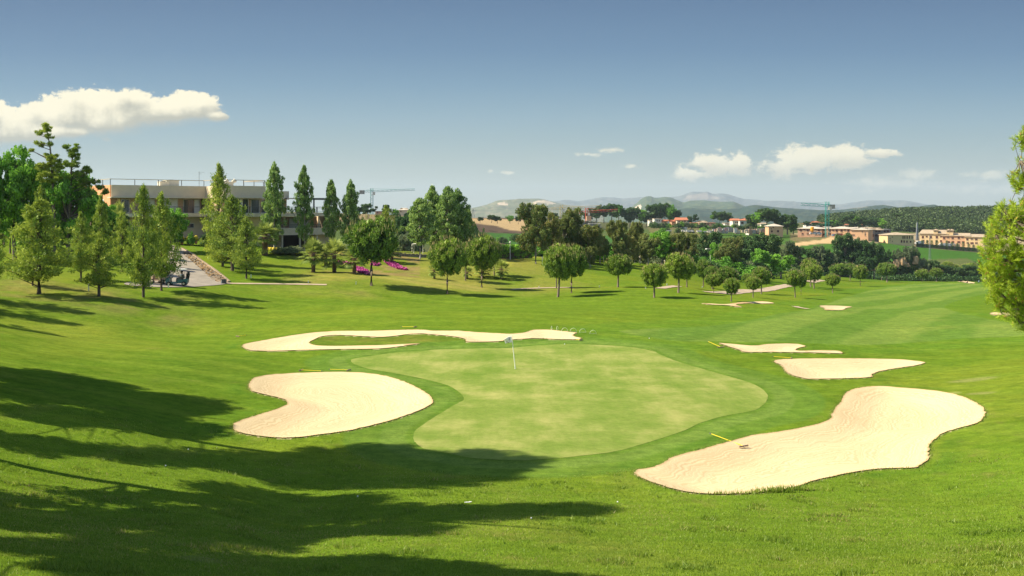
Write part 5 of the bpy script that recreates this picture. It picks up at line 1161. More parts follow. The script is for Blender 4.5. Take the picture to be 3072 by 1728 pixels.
# golf carts
def person(name, loc, rz, pose, label, top_c, leg_c, skin_c=(.55, .33, .22), hair_c=(.05, .035, .03), s=1.0):
    o = empty(name, loc, rz); tag(o, label, 'person'); 
    J = dict(pel=(0, 0, .95), chest=(0, .0, 1.32), neck=(0, 0, 1.48), head=(0, -.02, 1.62), crown=(0, -.02, 1.74))
    if pose == 'sit':
        J = dict(pel=(0, .05, .55), chest=(0, .08, .92), neck=(0, .07, 1.08), head=(0, .04, 1.22), crown=(0, .04, 1.34)); legs = [[(s_*.1, .05, .55), (s_*.12, -.40, .58), (s_*.12, -.46, .12), (s_*.12, -.60, .08)] for s_ in (-1, 1)]; arms = [[(s_*.19, .08, 1.0), (s_*.25, -.05, .76), (s_*.14, -.32, .82)] for s_ in (-1, 1)]
    else: legs = [[(s_*.09, 0, .92), (s_*.11, -.03, .50), (s_*.13, .02, .09), (s_*.14, -.13, .05)] for s_ in (-1, 1)]; arms = [[(s_*.19, 0, 1.42), (s_*.26, .02, 1.14), (s_*.22, -.14, .92)] for s_ in (-1, 1)]
    def skinmesh(nm, chains, m, root=0):
        V_, E_, Rr = [], [], []; ix = {}
        for ch in chains:
            prev = None
            for (pt, r_) in ch:
                k = tuple(round(c, 3) for c in pt)
                if k not in ix: ix[k] = len(V_); V_.append(pt); Rr.append(r_)
                if prev is not None and prev != ix[k]: E_.append((prev, ix[k]))
                prev = ix[k]
        me = bpy.data.meshes.new(nm); me.from_pydata(V_, E_, []); me.materials.append(m); ob = link(nm, me, o)
        sk = ob.modifiers.new('skin', 'SKIN'); 
        if not me.skin_vertices: 
            bm = bmesh.new(); bm.from_mesh(me); bm.verts.layers.skin.verify(); bm.to_mesh(me); bm.free()
        for i, sv in enumerate(me.skin_vertices[0].data): sv.radius = (Rr[i], Rr[i]); sv.use_root = (i == root)
        ob.modifiers.new('sub', 'SUBSURF').levels = 1; ob.modifiers['sub'].render_levels = 1; return ob
    pel, che, nec, hea, cro = J['pel'], J['chest'], J['neck'], J['head'], J['crown']
    sm = mat('skin', skin_c, .6, .03, 9)
    ch = [[(pel, .13), (che, .15), (nec, .055), (hea, .085), (cro, .07)]]
    for lg in legs: ch.append([(pel, .13), (lg[0], .085), (lg[1], .062), (lg[2], .042), (lg[3], .035)])
    for ar in arms: hd = Vector(ar[2]); ch.append([(che, .15), (ar[0], .052), (ar[1], .042), (ar[2], .030), (tuple(hd + (hd - Vector(ar[1])).normalized()*.09), .032)])
    skinmesh('body', ch, sm)
    ch = [[(tuple(Vector(pel)+Vector((0, 0, .05))), .150), (che, .172)]]
    for ar in arms: ch.append([(che, .172), (ar[0], .072), (tuple(Vector(ar[0]).lerp(Vector(ar[1]), .8)), .060)])
    skinmesh('shirt', ch, mat('shirt', top_c, .8, .04, 8))
    skinmesh('trousers', [[(pel, .150), (lg[0], .100), (lg[1], .078), (lg[2], .058)] for lg in legs], mat('trousers', leg_c, .8, .04, 8))
    MB().lathe((hea[0], hea[1]+.02, hea[2]+.03), [(.03, -.10), (.10, -.05), (.112, .02), (.09, .09), (.02, .13)], 12).build('hair', mat('hair', hair_c, .8, .1, 9), o, True)
    return o
def golf_cart(sx, sy, rz, body_c, label, Y=None):
    p = ground_pt(sx, sy); p.z += .05; o = empty('golf_cart', tuple(p), rz); tag(o, label, 'golf cart', 'golf carts on the service road')
    bm_ = mat('cart_body', body_c, .35, .05, 2, spec=.5); tyre = mat('tyre', (.02, .02, .02), .9, .1, 6); seat = mat('cart_seat', (.12, .11, .10), .7, .1, 6)
    MB().box((0, 0, .34), (2.3, 1.05, .14)).build('floor', bm_, o)
    MB().prism([(-1.2, -.5), (-.78, -.55), (-.72, .55), (-1.2, .5)], .36, .86).box((-.74, 0, .92), (.12, 1.0, .14)).build('front_cowl', bm_, o)
    MB().prism([(.1, -.55), (.85, -.55), (.85, .55), (.1, .55)], .41, .70).prism([(.86, -.5), (1.2, -.45), (1.2, .45), (.86, .5)], .41, .78).build('rear_body', bm_, o)
    MB().box((.32, 0, .78), (.5, 1.0, .14)).box((.62, 0, 1.02), (.12, 1.0, .42)).build('seat', seat, o)
    MB().box((0, 0, 1.82), (2.0, 1.15, .05)).box((0, 0, 1.86), (1.7, .95, .04)).build('roof', white_paint, o)
    for xx in (-.78, .84):
        for yy in (-.5, .5): MB().tube([(xx + (.12 if xx < 0 else .05), yy, .80), (xx, yy, 1.81)], .02, 6).build('roof_post', steel, o)
    st = MB().tube([(-.7, -.25, .8), (-.42, -.25, 1.0)], .018, 6).build('steering_column', steel, o); MB().tube([(-.42 + .04*math.cos(a), -.25 + .17*math.sin(a), 1.0 + .15*math.cos(a)) for a in np.linspace(0, 2*math.pi, 13)], .014, 5).build('steering_wheel', steel, st)
    for xx in (-.82, .80):
        for yy in (-.52, .52): w_ = MB().lathe((xx, yy, .24), [(.24, -.09), (.245, 0), (.24, .09)], 16, 'y').build('wheel', tyre, o); MB().lathe((xx, yy, .24), [(.12, -.1), (.12, .1)], 10, 'y').build('rim', cream, w_)
    for yy in (-.3, .3): MB().lathe((-1.21, yy, .66), [(.07, -.01), (.07, .01)], 10, 'x').build('headlight', frame_w, o)
    return o
c1 = golf_cart(532, 858, .12, (.05, .16, .18), 'dark teal golf cart with white roof standing on the service road')
golf_cart(484, 851, -.5, (.42, .30, .22), 'brownish golf cart behind the teal one, half hidden by the dark conifer')
for k, (yy, lab) in enumerate(((-.27, 'driver in white top seated in the teal golf cart'), (.27, 'passenger with dark hair and white top seated beside the driver in the teal golf cart'))):
    q = c1.matrix_world if False else (Matrix.Translation(c1.location) @ Matrix.Rotation(c1.rotation_euler.z, 4, 'Z')) @ Vector((.42, yy, .28))
    person('person', tuple(q), .12 - math.pi/2, 'sit', lab, (.75, .74, .70), (.12, .13, .15))
def golf_bag(loc, c, label, trolley=True):
    o = empty('golf_bag', loc, 0); tag(o, label, 'golf bag', 'golf bags'); m = mat('bag_cloth', c, .7, .1, 8)
    d = Vector((.18, 0, 1)).normalized(); MB().tube([(0, 0, .12), tuple(d*.45), tuple(d*.92)], [.15, .14, .155], 12).build('bag', m, o)
    cl = MB()
    for k in range(6): a = k*1.05; cl.tube([tuple(d*.85 + Vector((.07*math.cos(a), .07*math.sin(a), 0))), tuple(d*1.18 + Vector((.10*math.cos(a), .10*math.sin(a), 0)))], [.012, .03], 5)
    cl.build('clubs', steel, o)
    if trolley:
        for yy in (-.3, .3): MB().lathe((-.1, yy, .16), [(.16, -.02), (.16, .02)], 14, 'y').build('wheel', steel, o)
        MB().tube([(-.1, -.3, .16), (-.1, .3, .16)], .015, 5).tube([(.05, 0, .1), (.45, 0, 1.05), (.6, 0, 1.08)], .015, 5).build('trolley_frame', steel, o)
bp_ = Matrix.Translation(c1.location) @ Matrix.Rotation(c1.rotation_euler.z, 4, 'Z')
golf_bag(tuple(bp_ @ Vector((1.05, -.25, .45))), (.02, .02, .02), 'black golf bag strapped on the back of the teal cart, near side', False)
golf_bag(tuple(bp_ @ Vector((1.05, .25, .45))), (.03, .02, .03), 'black golf bag strapped on the back of the teal cart, far side', False)
for (sx, sy, c, lab) in ((2891, 843, (.05, .05, .08), 'dark golf bag on a trolley behind the distant bunker'), (2902, 849, (.10, .02, .02), 'dark red golf bag on a trolley at the distant bunker edge'), (2936, 848, (.25, .35, .45), 'pale blue golf bag on a trolley left of the two distant golfers')):
    golf_bag(tuple(ground_pt(sx, sy)), c, lab)
for (sx, sy, tc_, lc, lab, rz) in ((2946.5, 846, (.55, .68, .82), (.02, .02, .03), 'golfer in pale blue top and black trousers, left of the two far golfers', .3), (2955.5, 846, (.78, .78, .78), (.04, .04, .05), 'golfer in white top and dark trousers, right of the two far golfers', -.4)):
    p = ground_pt(sx, sy); person('person', tuple(p), rz, 'stand', lab, tc_, lc)
p = ground_pt(2901, 842); fl2 = empty('flagstick', tuple(p)); tag(fl2, 'distant flagstick near the two far golfers', 'flagstick')
MB().tube([(0, 0, 0), (-.05, 0, 2.3)], .03, 6).build('pole', white_paint, fl2); MB().box((-.25, 0, 2.1), (.4, .02, .3)).build('flag', white_paint, fl2)
# football goal, lamps, hedge, thatched umbrellas, low wall
goal_z = []
Yg = 176; x0, y0 = at(1242, Yg); x1, y1 = at(1269, Yg - 2); zg = max(CZ - (759 - HY) / F * Yg, tz(x0, y0) - .05); print('goal', zg, tz(x0, y0))
go = empty('football_goal', (x0, y0, zg)); tag(go, 'white football goal on the small pitch by the poplar clump', 'goal')
wG = x1 - x0; MB().tube([(0, 0, 0), (0, 0, 1.65), (wG, -2, 1.65), (wG, -2, 0)], .06, 8).build('frame', white_paint, go); MB().tube([(0, 0, 1.65), (-.5, 1.2, 1.5), (-.2, 1.4, 0), (0, 0, 0)], .05, 6).build('side_stay', white_paint, go)
x0, y0 = at(1236, Yg); sp = empty('striped_post', (x0, y0, zg)); tag(sp, 'thin black and white striped post left of the football goal', 'post'); 
for k in range(6): MB().tube([(0, 0, k*.24), (0, 0, k*.24+.235)], .06, 8).build('band', white_paint if k % 2 else steel, sp)
stone = mat('rubble_stone', (.24, .22, .19), .95, .35, 3.5, bump=1.0, col2=(.07, .06, .05))
wl = MB(); 
for k in range(26):
    sx = 1176 + k * 4.4; x, y = at(sx, 166); zz = max(CZ - (776 - HY) / F * 166, tz(x, y)); wl.box((x, y, zz + .1), (.27, .5, .85 + .12 * math.sin(k * 2.3)), .05 * math.sin(k))
tag(wl.build('stone_wall', stone, None), 'low rubble stone wall below the football goal', 'wall')
hedge = MB(); hp = [at(sx, 178) for sx in (1500, 1528, 1556, 1584, 1600)]
cl = []; g = np.random.default_rng(8)
x0, y0 = at(1545, 176); z0 = tz(x0, y0)
for i in range(420): 
    sx = g.uniform(1496, 1600); x, y = at(sx, 176 + g.uniform(-.8, .8)); cl.append((x - x0, y - y0, g.uniform(0, 1) ** .7 * 2.3, .35, .35, .3, g.uniform(.1, .8)))
V, t = clump_leaves(cl, 70, .10, out=.5, seed=4)
ho = empty('hedge', (x0, y0, z0 + .1)); tag(ho, 'dark clipped hedge in front of the thatched umbrellas', 'hedge'); link('foliage', mesh_np('hedge_foliage', V, np.arange(len(V)).reshape(-1, 4), [LF['broad']], attrs={'tint': ('FACE', 'FLOAT', t)}), ho); MB().box((0, 0, 1.0), (5.8, 1.2, 2.0)).build('stems', bark_dark, ho)
thm = mat('thatch', (.30, .25, .19), .95, .2, 8, bump=.6)
for (sx, sy, r_, lab) in ((1551, 739, 1.7, 'thatched umbrella behind the hedge, larger left one'), (1568, 743, 1.2, 'thatched umbrella behind the hedge, smaller right one'), (1505, 744, 1.0, 'thatched umbrella at the left end of the hedge')):
    x, y = at(sx, 182); zt = CZ - (sy - HY) / F * 182; z = tz(x, y); o = empty('thatched_umbrella', (x, y, z)); tag(o, lab, 'umbrella', 'thatched umbrellas behind the hedge')
    MB().lathe((0, 0, zt - z), [(r_, -.85), (r_*.62, -.45), (.12, 0), (.05, .12)], 14).build('canopy', thm, o); MB().tube([(0, 0, 0), (0, 0, zt - z - .1)], .07, 8).build('pole', bark_dark, o)
def lamp(sx, top, Y, label, r_=.16, double=False):
    x, y = at(sx, Y); z = tz(x, y); zt = CZ - (top - HY) / F * Y; o = empty('lamp_post', (x, y, z)); tag(o, label, 'lamp post', 'lamp posts'); h_ = zt - z
    MB().tube([(0, 0, 0), (0, 0, h_ - r_)], [.06, .045], 8).build('pole', white_paint, o)
    if double:
        MB().tube([(-.9, 0, h_), (0, 0, h_ + .05), (.9, 0, h_)], .04, 6).build('arm', white_paint, o)
        for s_ in (-1, 1): MB().lathe((s_*.9, 0, h_), [(.1, -.12), (.34, -.05), (.30, .08), (.08, .14)], 12).build('lamp_head', white_paint, o)
    else: MB().lathe((0, 0, h_), [(r_*math.sin(a)+1e-3, -r_*math.cos(a)) for a in np.linspace(0, math.pi, 9)], 12).build('globe', white_paint, o, True)
lamp(1530.5, 727, 174, 'lamp post with a white globe above the hedge', .17)
lamp(2131, 747, 235, 'lamp post with two white heads among the green trees', .2, True)
lamp(1627, 772, 166, 'short pale lamp post under the left eucalyptus', .13); lamp(1811, 762, 186, 'thin lamp post between eucalyptus trees, centre', .14); lamp(1994, 783, 192, 'thin lamp post behind the pine row, right of centre', .14)
# ------------------------------------------------------------------ far buildings
wcol = dict(orange=mat('wall_orange', (.60, .36, .21), .9, .06, .4), yellow=mat('wall_yellow', (.66, .48, .26), .9, .05, .4), white=mat('wall_white', (.62, .59, .52), .9, .05, .4), brick=mat('wall_raw_brick', (.52, .30, .19), .9, .12, .6), grey=mat('wall_grey', (.26, .24, .22), .9, .15, .5), cream=mat('wall_cream', (.60, .50, .36), .9, .06, .4))
tile = mat('roof_tile', (.42, .33, .23), .9, .14, .8); redtile = mat('roof_red_tile', (.48, .17, .09), .9, .14, .8); paletile = mat('roof_pale_tile', (.52, .45, .35), .9, .2, .8, col2=(.40, .35, .30))
dark_w = mat('dark_opening', (.10, .035, .03), .8, .2, .8); conc = mat('concrete_raw', (.36, .34, .30), .9, .15, .5)
def pz(sy, Y): return CZ - (sy - HY) / F * Y
GT = GR = None
def house(name, x0, x1, base, eave, ridge, Y, wall, roof, label, wins=(), depth=9, group=None, cat='house', roofk='hip', ins=None, rz=0, sub=None):
    """x0,x1,base,eave,ridge measured on the photo at distance Y. wins: (x0,x1,top,bottom) on the photo"""
    if group in (GT, GR) and name != 'dormer': Y = Y + (24 if group == GR else 4) - ((x0 + x1) / 2 - (2860 if group == GR else 2480)) / F * 560 * .56; rz = -.54
    xa, xb = (x0 - CX) / F * Y, (x1 - CX) / F * Y; xm = (xa + xb) / 2; w = xb - xa; z0 = pz(base, Y); he = pz(eave, Y) - z0; hr = pz(ridge, Y) - z0
    ww = 1 / math.cos(rz); w *= ww
    o = empty(name, (xm, Y, z0), rz); tag(o, label, cat, group)
    MB().box((0, depth/2, (he-1.8)/2), (w, depth, he+1.8)).build('wall', wcol[wall], o)
    if roofk == 'flat': MB().box((0, depth/2, he+.15), (w+.5, depth+.5, .3)).build('roof', roof, o)
    else: MB().hip(-w/2-.5, w/2+.5, -.6, depth+.6, he+.12, max(hr, he+.8), (0.01 if roofk == 'gable' else ins)).build('roof', roof, o)
    for (a, b, t, c) in wins:
        wa, wb = ((a - CX) / F * Y - xm) * ww, ((b - CX) / F * Y - xm) * ww; zt, zb = pz(t, Y) - z0, pz(c, Y) - z0
        f = MB().box(((wa+wb)/2, -.03, (zt+zb)/2), (wb-wa, .12, zt-zb)).build('window', dark_w, o)
        MB().box(((wa+wb)/2, -.06, zb-.08), (wb-wa+.25, .22, .14)).build('sill', wcol['cream'], f)
    return o
q5 = lambda x, y: (2400 + x / 7.156, 640 + y / 7.156)
q6 = lambda x, y: (2720 + x / 7.246, 660 + y / 7.246)
def W5(l, yoff=0): return [(q5(a, 0)[0], q5(b, 0)[0], q5(0, c)[1], q5(0, d)[1]) for a, b, c, d in l]
def W6(l): return [(q6(a, 0)[0], q6(b, 0)[0], q6(0, c)[1], q6(0, d)[1]) for a, b, c, d in l]
GT = 'terraced houses under construction'; GR = 'finished terrace of yellow houses'
Yt = 560
house('terraced_house', q5(-12,0)[0], q5(425,0)[0], 712, q5(0,330)[1], q5(0,280)[1], Yt, 'brick', paletile, 'leftmost unfinished brick terrace block, behind the orange silo', W5([(30,65,345,390),(92,124,342,368),(152,188,342,388),(300,334,342,364),(358,392,342,388),(155,195,430,455),(362,404,405,462),(60,95,425,460),(300,345,430,460)]), 11, GT)
house('terraced_house', q5(432,0)[0], q5(628,0)[0], 712, q5(0,332)[1], q5(0,288)[1], Yt+2, 'orange', paletile, 'unfinished terrace block right behind the teal crane mast', W5([(440,480,345,395),(500,535,345,372),(448,482,415,465),(500,545,432,470)]), 11, GT)
house('terraced_house', q5(632,0)[0], q5(1068,0)[0], 713, q5(0,332)[1], q5(0,285)[1], Yt, 'orange', paletile, 'unfinished terrace block right of the teal crane, with a pale roof', W5([(655,692,350,402),(720,752,355,382),(780,818,350,402),(866,904,345,398),(932,965,345,375),(988,1025,345,400),(645,695,425,470),(715,755,440,470),(785,825,440,485),(865,905,430,465),(995,1035,415,445)]), 11, GT)
house('terraced_house', q5(1045,0)[0], q5(1128,0)[0], 713, q5(0,345)[1], q5(0,300)[1], Yt+6, 'cream', paletile, 'narrow unfinished block between two larger blocks', W5([(1075,1108,365,410)]), 10, GT)
bh = house('terraced_house', q5(1130,0)[0], q5(1432,0)[0], 717, q5(0,355)[1], q5(0,308)[1], Yt-8, 'orange', paletile, 'orange unfinished block with blank front, behind the valley pines', W5([(1318,1334,378,404),(1370,1386,410,432),(1370,1386,448,478),(1128,1195,455,482)]), 12, GT)
for k, (a, b, t_, rf) in enumerate(((1432,1600,300,'hip'),(1600,1780,312,'hip'),(1780,1950,345,'flat'))):
    house('unfinished_house', q5(a,0)[0], q5(b,0)[0], 719 + k, q5(0,352+k*8)[1] if rf=='hip' else q5(0,352)[1], q5(0,t_)[1], Yt+2+k*6, 'grey', tile if rf=='hip' else conc, f'grey unfinished house shell with scaffolding, {ORD[k]} of the receding row', W5([(a+18,a+60,368,410),(a+80,a+125,365,412),(a+15,a+70,450,500),(a+90,a+150,448,510)]), 10, 'grey unfinished house shells', roofk=rf)
house('villa', q5(1883,0)[0], q5(2440,0)[0], 732, q5(0,470)[1], q5(0,412)[1], 548, 'yellow', tile, 'yellow two-storey villa with brown hipped roof, left of the tall grey mast', W5([(1975,1990,498,520),(1925,1940,530,556),(1925,1940,572,588),(1978,1992,590,610),(2200,2222,485,545),(2240,2262,485,545),(2288,2312,485,548),(2340,2362,485,545),(2395,2415,490,545),(2165,2195,575,630),(2220,2250,580,630),(2280,2310,585,630),(2360,2390,590,630)]), 13, cat='villa')
GR = 'finished terrace of yellow houses'
house('terraced_house', *[q6(x,0)[0] for x in (345, 828)], 742, q6(0,300)[1], q6(0,215)[1], 575, 'yellow', tile, 'tallest yellow terrace house with dormers in its roof', W6([(380,415,350,400),(448,482,348,375),(520,556,348,398),(622,660,348,398),(694,728,348,372),(760,798,345,395),(395,425,435,485),(460,490,438,475),(618,655,435,475),(695,740,435,475),(770,808,425,470)]), 11, GR, ins=1)
house('terraced_house', *[q6(x,0)[0] for x in (832, 1312)], 744, q6(0,345)[1], q6(0,285)[1], 575, 'orange', tile, 'middle yellow-orange terrace house, a step lower than the dormered one', W6([(850,886,375,420),(918,955,375,395),(995,1032,375,415),(1102,1138,368,412),(1165,1200,368,388),(1232,1270,368,412),(930,970,462,505),(995,1040,460,505),(1095,1145,460,500),(1172,1218,458,495),(1242,1290,455,495)]), 11, GR, ins=1)
house('terraced_house', *[q6(x,0)[0] for x in (1316, 1640)], 746, q6(0,372)[1], q6(0,310)[1], 575, 'yellow', tile, 'lowest yellow terrace house, next to the near pine', W6([(1335,1370,402,445),(1410,1450,402,425),(1485,1525,400,440),(1340,1380,485,515),(1405,1460,485,525),(1485,1530,485,515)]), 11, GR, ins=1)
for (a, b) in ((378, 470), (700, 770), (775, 850)):
    xm = (q6((a+b)/2,0)[0] - CX) / F * 574; w = (b-a)/7.246/F*574; o = house('dormer', q6(a,0)[0], q6(b,0)[0], q6(0,285)[1], q6(0,248)[1], q6(0,232)[1], 573, 'yellow', tile, 'small roof dormer', W6([((a+b)/2-14,(a+b)/2+14,250,272)]), 3)
    par = [h for h in bpy.data.objects if h.get('label', '').startswith('tallest yellow')][0]
    o.location = Matrix.Rotation(-par.rotation_euler.z, 3, 'Z') @ (o.location - par.location); o.location.y = -.4; o.rotation_euler.z = 0; o.parent = par
    for k in ('label', 'category', 'group'):
        if k in o: del o[k]
house('house', *[1940 + x/5.367 for x in (1965, 2195)], 702, 600+425/5.367, 600+382/5.367, 560, 'orange', paletile, 'square orange house with pale roof right of the cemetery', [(1940+a/5.367, 1940+b/5.367, 600+c/5.367, 600+d/5.367) for a,b,c,d in ((2030,2048,435,452),(1995,2012,455,475),(2000,2030,490,520),(2100,2130,485,520))], 8)
q4 = lambda x: 1940 + x / 5.367
p4 = lambda y: 600 + y / 5.367
GH = 'village houses on the far rise'
for (a, b, base, ev, rd, wl_, rf, rk, lab, ws) in (
 (45,120,368,330,315,'white','tile','flat','low white house wing beneath the pine grove',[(70,82,340,355)]),
 (125,240,368,305,288,'white','tile','flat','white modern house with a raised end, below the pine grove',[(160,175,320,345),(195,210,320,345)]),
 (262,340,375,340,318,'brick','redtile','hip','small brick house with red roof right of the white modern house',[(290,300,350,362)]),
 (405,480,388,345,322,'brick','redtile','hip','low reddish house between trees on the far rise',[(430,445,355,370)]),
 (490,655,390,325,283,'cream','redtile','gable','gabled house with red roof and balcony on the far rise',[(515,540,335,350),(560,590,335,352),(600,630,330,350),(530,560,362,378)]),
 (570,655,425,400,392,'white','tile','flat','small white outbuilding below the gabled house',[(590,605,405,418)]),
 (735,850,398,372,366,'orange','redtile','flat','long low orange-red wall house',[(770,790,378,390)]),
 (850,985,405,365,335,'brick','tile','hip','brown-roofed house left of the lone round tree',[(880,900,372,390),(930,955,372,390)]),
 (880,1000,432,408,392,'white','tile','flat','white garage row in front of the brown-roofed house',[(905,925,412,428),(950,970,412,428)]),
 (1000,1105,405,372,362,'brick','redtile','flat','brick garden house by the lone round tree',[(1040,1060,378,392)]),
 (1115,1230,432,395,385,'white','tile','flat','white flat house under the lone round tree',[(1140,1155,402,425),(1180,1195,402,425)]),
 (1262,1385,402,378,368,'white','tile','flat','long low white wall building left of the large white house',[(1300,1320,382,396)]),
 (1385,1500,425,330,300,'white','redtile','gable','gable end of the large white house on the far rise',[(1420,1440,350,370),(1450,1470,350,370)]),
 (1500,1690,400,330,296,'white','redtile','hip','large white house with red roof on the far rise',[(1520,1560,350,385),(1610,1640,345,385),(1650,1680,350,385)]),
 (1735,1815,432,405,392,'white','tile','flat','small white house among pines, left one',[(1760,1775,410,425)]),
 (1850,1930,432,385,372,'white','tile','gable','small white gabled house among pines, right one',[(1870,1885,400,420)]),
 (1650,1745,508,480,470,'white','tile','flat','white shelter beside the cemetery',[(1668,1728,486,506)])):
    Yh = 640 if base < 440 else 590
    house('house', q4(a), q4(b), p4(base+10), p4(ev), p4(rd), Yh + (a*7 % 30), wl_, {'tile': tile, 'redtile': redtile}[rf], lab, [(q4(w[0]), q4(w[1]), p4(w[2]), p4(w[3])) for w in ws], 9, GH, roofk=rk)
HT = [(130,255,265,222,205,'white'),(285,430,262,195,168,'white'),(440,560,262,225,205,'brick'),(492,560,200,178,158,'white'),(622,712,205,170,140,'white'),(765,860,215,200,190,'white'),(845,960,200,182,160,'cream'),(1090,1180,190,155,130,'white'),(1100,1160,222,200,190,'white'),(1190,1228,222,205,198,'white'),(1315,1380,165,140,125,'white'),(1420,1500,150,115,85,'brick'),(1680,1770,118,95,75,'white'),(1775,1840,140,108,85,'brick'),(1245,1420,275,250,238,'white'),(960,1040,270,250,238,'cream'),(1780,1880,190,140,122,'brick')]
for i, (a, b, base, ev, rd, wl_) in enumerate(HT):
    Yh = 860 + (270 - base) * 2.2
    house('village_house', *[q5(x,0)[0] for x in (a, b)], q5(0,base+25)[1], q5(0,ev)[1], q5(0,rd)[1], Yh, wl_, redtile, f'small {"white" if wl_=="white" else "brown"} village house on the distant hillside, {ORD[i]} of the scattered group', W5([(a+(b-a)*.2, a+(b-a)*.35, ev+8, base-8), (a+(b-a)*.6, a+(b-a)*.78, ev+8, base-8)]), 9, 'houses scattered on the distant hillside')
# cylindrical tower
x, y = at(q5(1430,0)[0], 840); o = empty('water_tank', (x, y, pz(q5(0,295)[1], 840) - 2)); tag(o, 'white round-topped water tank in front of the wooded hill', 'water tank')
MB().lathe((0, 0, 0), [(1.2, 0), (1.2, 4.2), (1.7, 4.8), (1.7, 6.2), (.6, 6.8)], 14).build('tank', wcol['white'], o); MB().box((2.4, 0, 4), (2.6, 2, 2.4)).build('annex', wcol['white'], o)
# concrete frame buildings by the red crane
def frame_building(x0, x1, base, levels, Y, label, depth=10, infill=None):
    xa, xb = (x0-CX)/F*Y, (x1-CX)/F*Y; w = xb-xa; z0 = pz(base, Y); o = empty('concrete_frame', ((xa+xb)/2, Y, z0)); tag(o, label, 'building site', 'concrete building frames')
    hs_ = [pz(l, Y)-z0 for l in levels]; prev = -3
    for h_ in hs_: MB().box((0, depth/2, h_), (w, depth, .35)).build('floor_slab', conc, o)
    for k in range(5):
        for yy in (.3, depth-.3): MB().box((-w/2+.3+(w-.6)*k/4, yy, (hs_[-1]-3)/2), (.35, .35, hs_[-1]+3)).build('column', conc, o)
    if infill: MB().box((w*infill[0], depth*.4, hs_[-1]+1.6), (w*.28, depth*.5, 3.4)).build('stair_tower', wcol['orange'], o)
    MB().box((0, depth*.6, hs_[-1]/2-1), (w*.9, .3, hs_[-1])).build('inner_wall', wcol['grey'], o)
z3 = lambda x, y: (1580 + x/6.133, 600 + y/6.133)
frame_building(z3(975,0)[0], z3(1290,0)[0], z3(0,500)[1], [z3(0,460)[1], z3(0,385)[1]], 690, 'unfinished concrete frame behind the red crane mast', infill=(.05,))
frame_building(z3(1150,0)[0], z3(1375,0)[0], z3(0,540)[1], [z3(0,505)[1], z3(0,440)[1]], 670, 'lower dark concrete frame right of the red crane mast')
house('site_hut', z3(600,0)[0], z3(740,0)[0], z3(0,360)[1], z3(0,318)[1], z3(0,312)[1], 720, 'white', conc, 'white site hut at the foot of the yellow crane', [], 5, cat='hut', roofk='flat')
house('house', 1060+870/6.44, 1060+1060/6.44, 560+500/6.44, 560+455/6.44, 560+410/6.44, 560, 'cream', paletile, 'unfinished ochre house on the left skyline by the poplar clump', [(1060+905/6.44,1060+930/6.44,560+465/6.44,560+485/6.44)], 9)
house('house', 1060+425/6.44, 1060+550/6.44, 560+530/6.44, 560+480/6.44, 560+450/6.44, 540, 'brick', conc, 'low brown block on the left hillside under the teal crane', [(1060+450/6.44,1060+480/6.44,560+490/6.44,560+515/6.44)], 9, roofk='flat')
# cranes
def lattice(mb, p, q, w, n, r_=.06):
    p, q = Vector(p), Vector(q); t = (q-p).normalized(); a = t.cross(Vector((0, 1, 0)) if abs(t.y) < .9 else Vector((1, 0, 0))).normalized(); b = t.cross(a)
    cs = [a*w/2+b*w/2, a*w/2-b*w/2, -a*w/2-b*w/2, -a*w/2+b*w/2]
    for c in cs: mb.tube([tuple(p+c), tuple(q+c)], r_, 4)
    for i in range(n):
        s0, s1 = p+(q-p)*i/n, p+(q-p)*(i+1)/n
        for k in range(4): mb.tube([tuple(s0+cs[k]), tuple(s1+cs[(k+1) % 4])], r_*.7, 3)
def crane(mx, base, top, jl, jr, jy_l, jy_r, Y, col, label, w=1.6, cw=None, apex=None, r_=.1):
    x, y = at(mx, Y); z0 = pz(base, Y); o = empty('tower_crane', (x, y, z0)); tag(o, label, 'crane', 'tower cranes'); m = mat('crane_paint', col, .5, .08, .5)
    H = pz(top, Y)-z0; k = Y/F; jm = jy_l + (jy_r-jy_l)*(mx-jl)/(jr-jl); zj = pz(jm, Y)-z0
    mb = MB(); lattice(mb, (0, 0, -2), (0, 0, H), w, max(6, int(H/2.2)), r_); mb.build('mast', m, o)
    for (e, ey, nm) in ((jl, jy_l, 'jib'), (jr, jy_r, 'counter_jib')):
        mb = MB(); ze = pz(ey, Y)-z0; L_ = abs(e-mx)*k; lattice(mb, (0, 0, zj), ((e-mx)*k, 0, ze), w*.75, max(4, int(L_/2.5)), r_*.8); mb.tube([(0, 0, H), ((e-mx)*k*.65, 0, zj+(ze-zj)*.65+.5)], r_*.5, 3); mb.build(nm, m, o)
    if cw: MB().box(((cw-mx)*k, 0, zj-.6), (3, 1.5, 2.4)).build('counterweight', conc, o)
    MB().box((w*.9, -.5, zj-1.4), (1.5, 1.5, 1.9)).build('cab', wcol['white'], o)
crane(2481.5, 709, 605, 2403, 2500, 612.5, 618, 552, (.03, .36, .30), 'teal tower crane standing in front of the terraces at right', 1.7, 2496, r_=.11)
crane(1115.6, 645, 565, 1082, 1245, 575, 568.5, 620, (.12, .36, .34), 'teal tower crane against the sky on the left skyline', 1.4, 1086, r_=.10)
crane(1684, 668, 616, 1630, 1805, 628, 619, 720, (.48, .36, .12), 'yellow tower crane behind the eucalyptus tops', 1.8, 1632, r_=.12)
crane(1760, 684, 624, 1736, 1853, 638, 630, 700, (.48, .07, .04), 'red tower crane beside the concrete frames', 1.7, r_=.16)
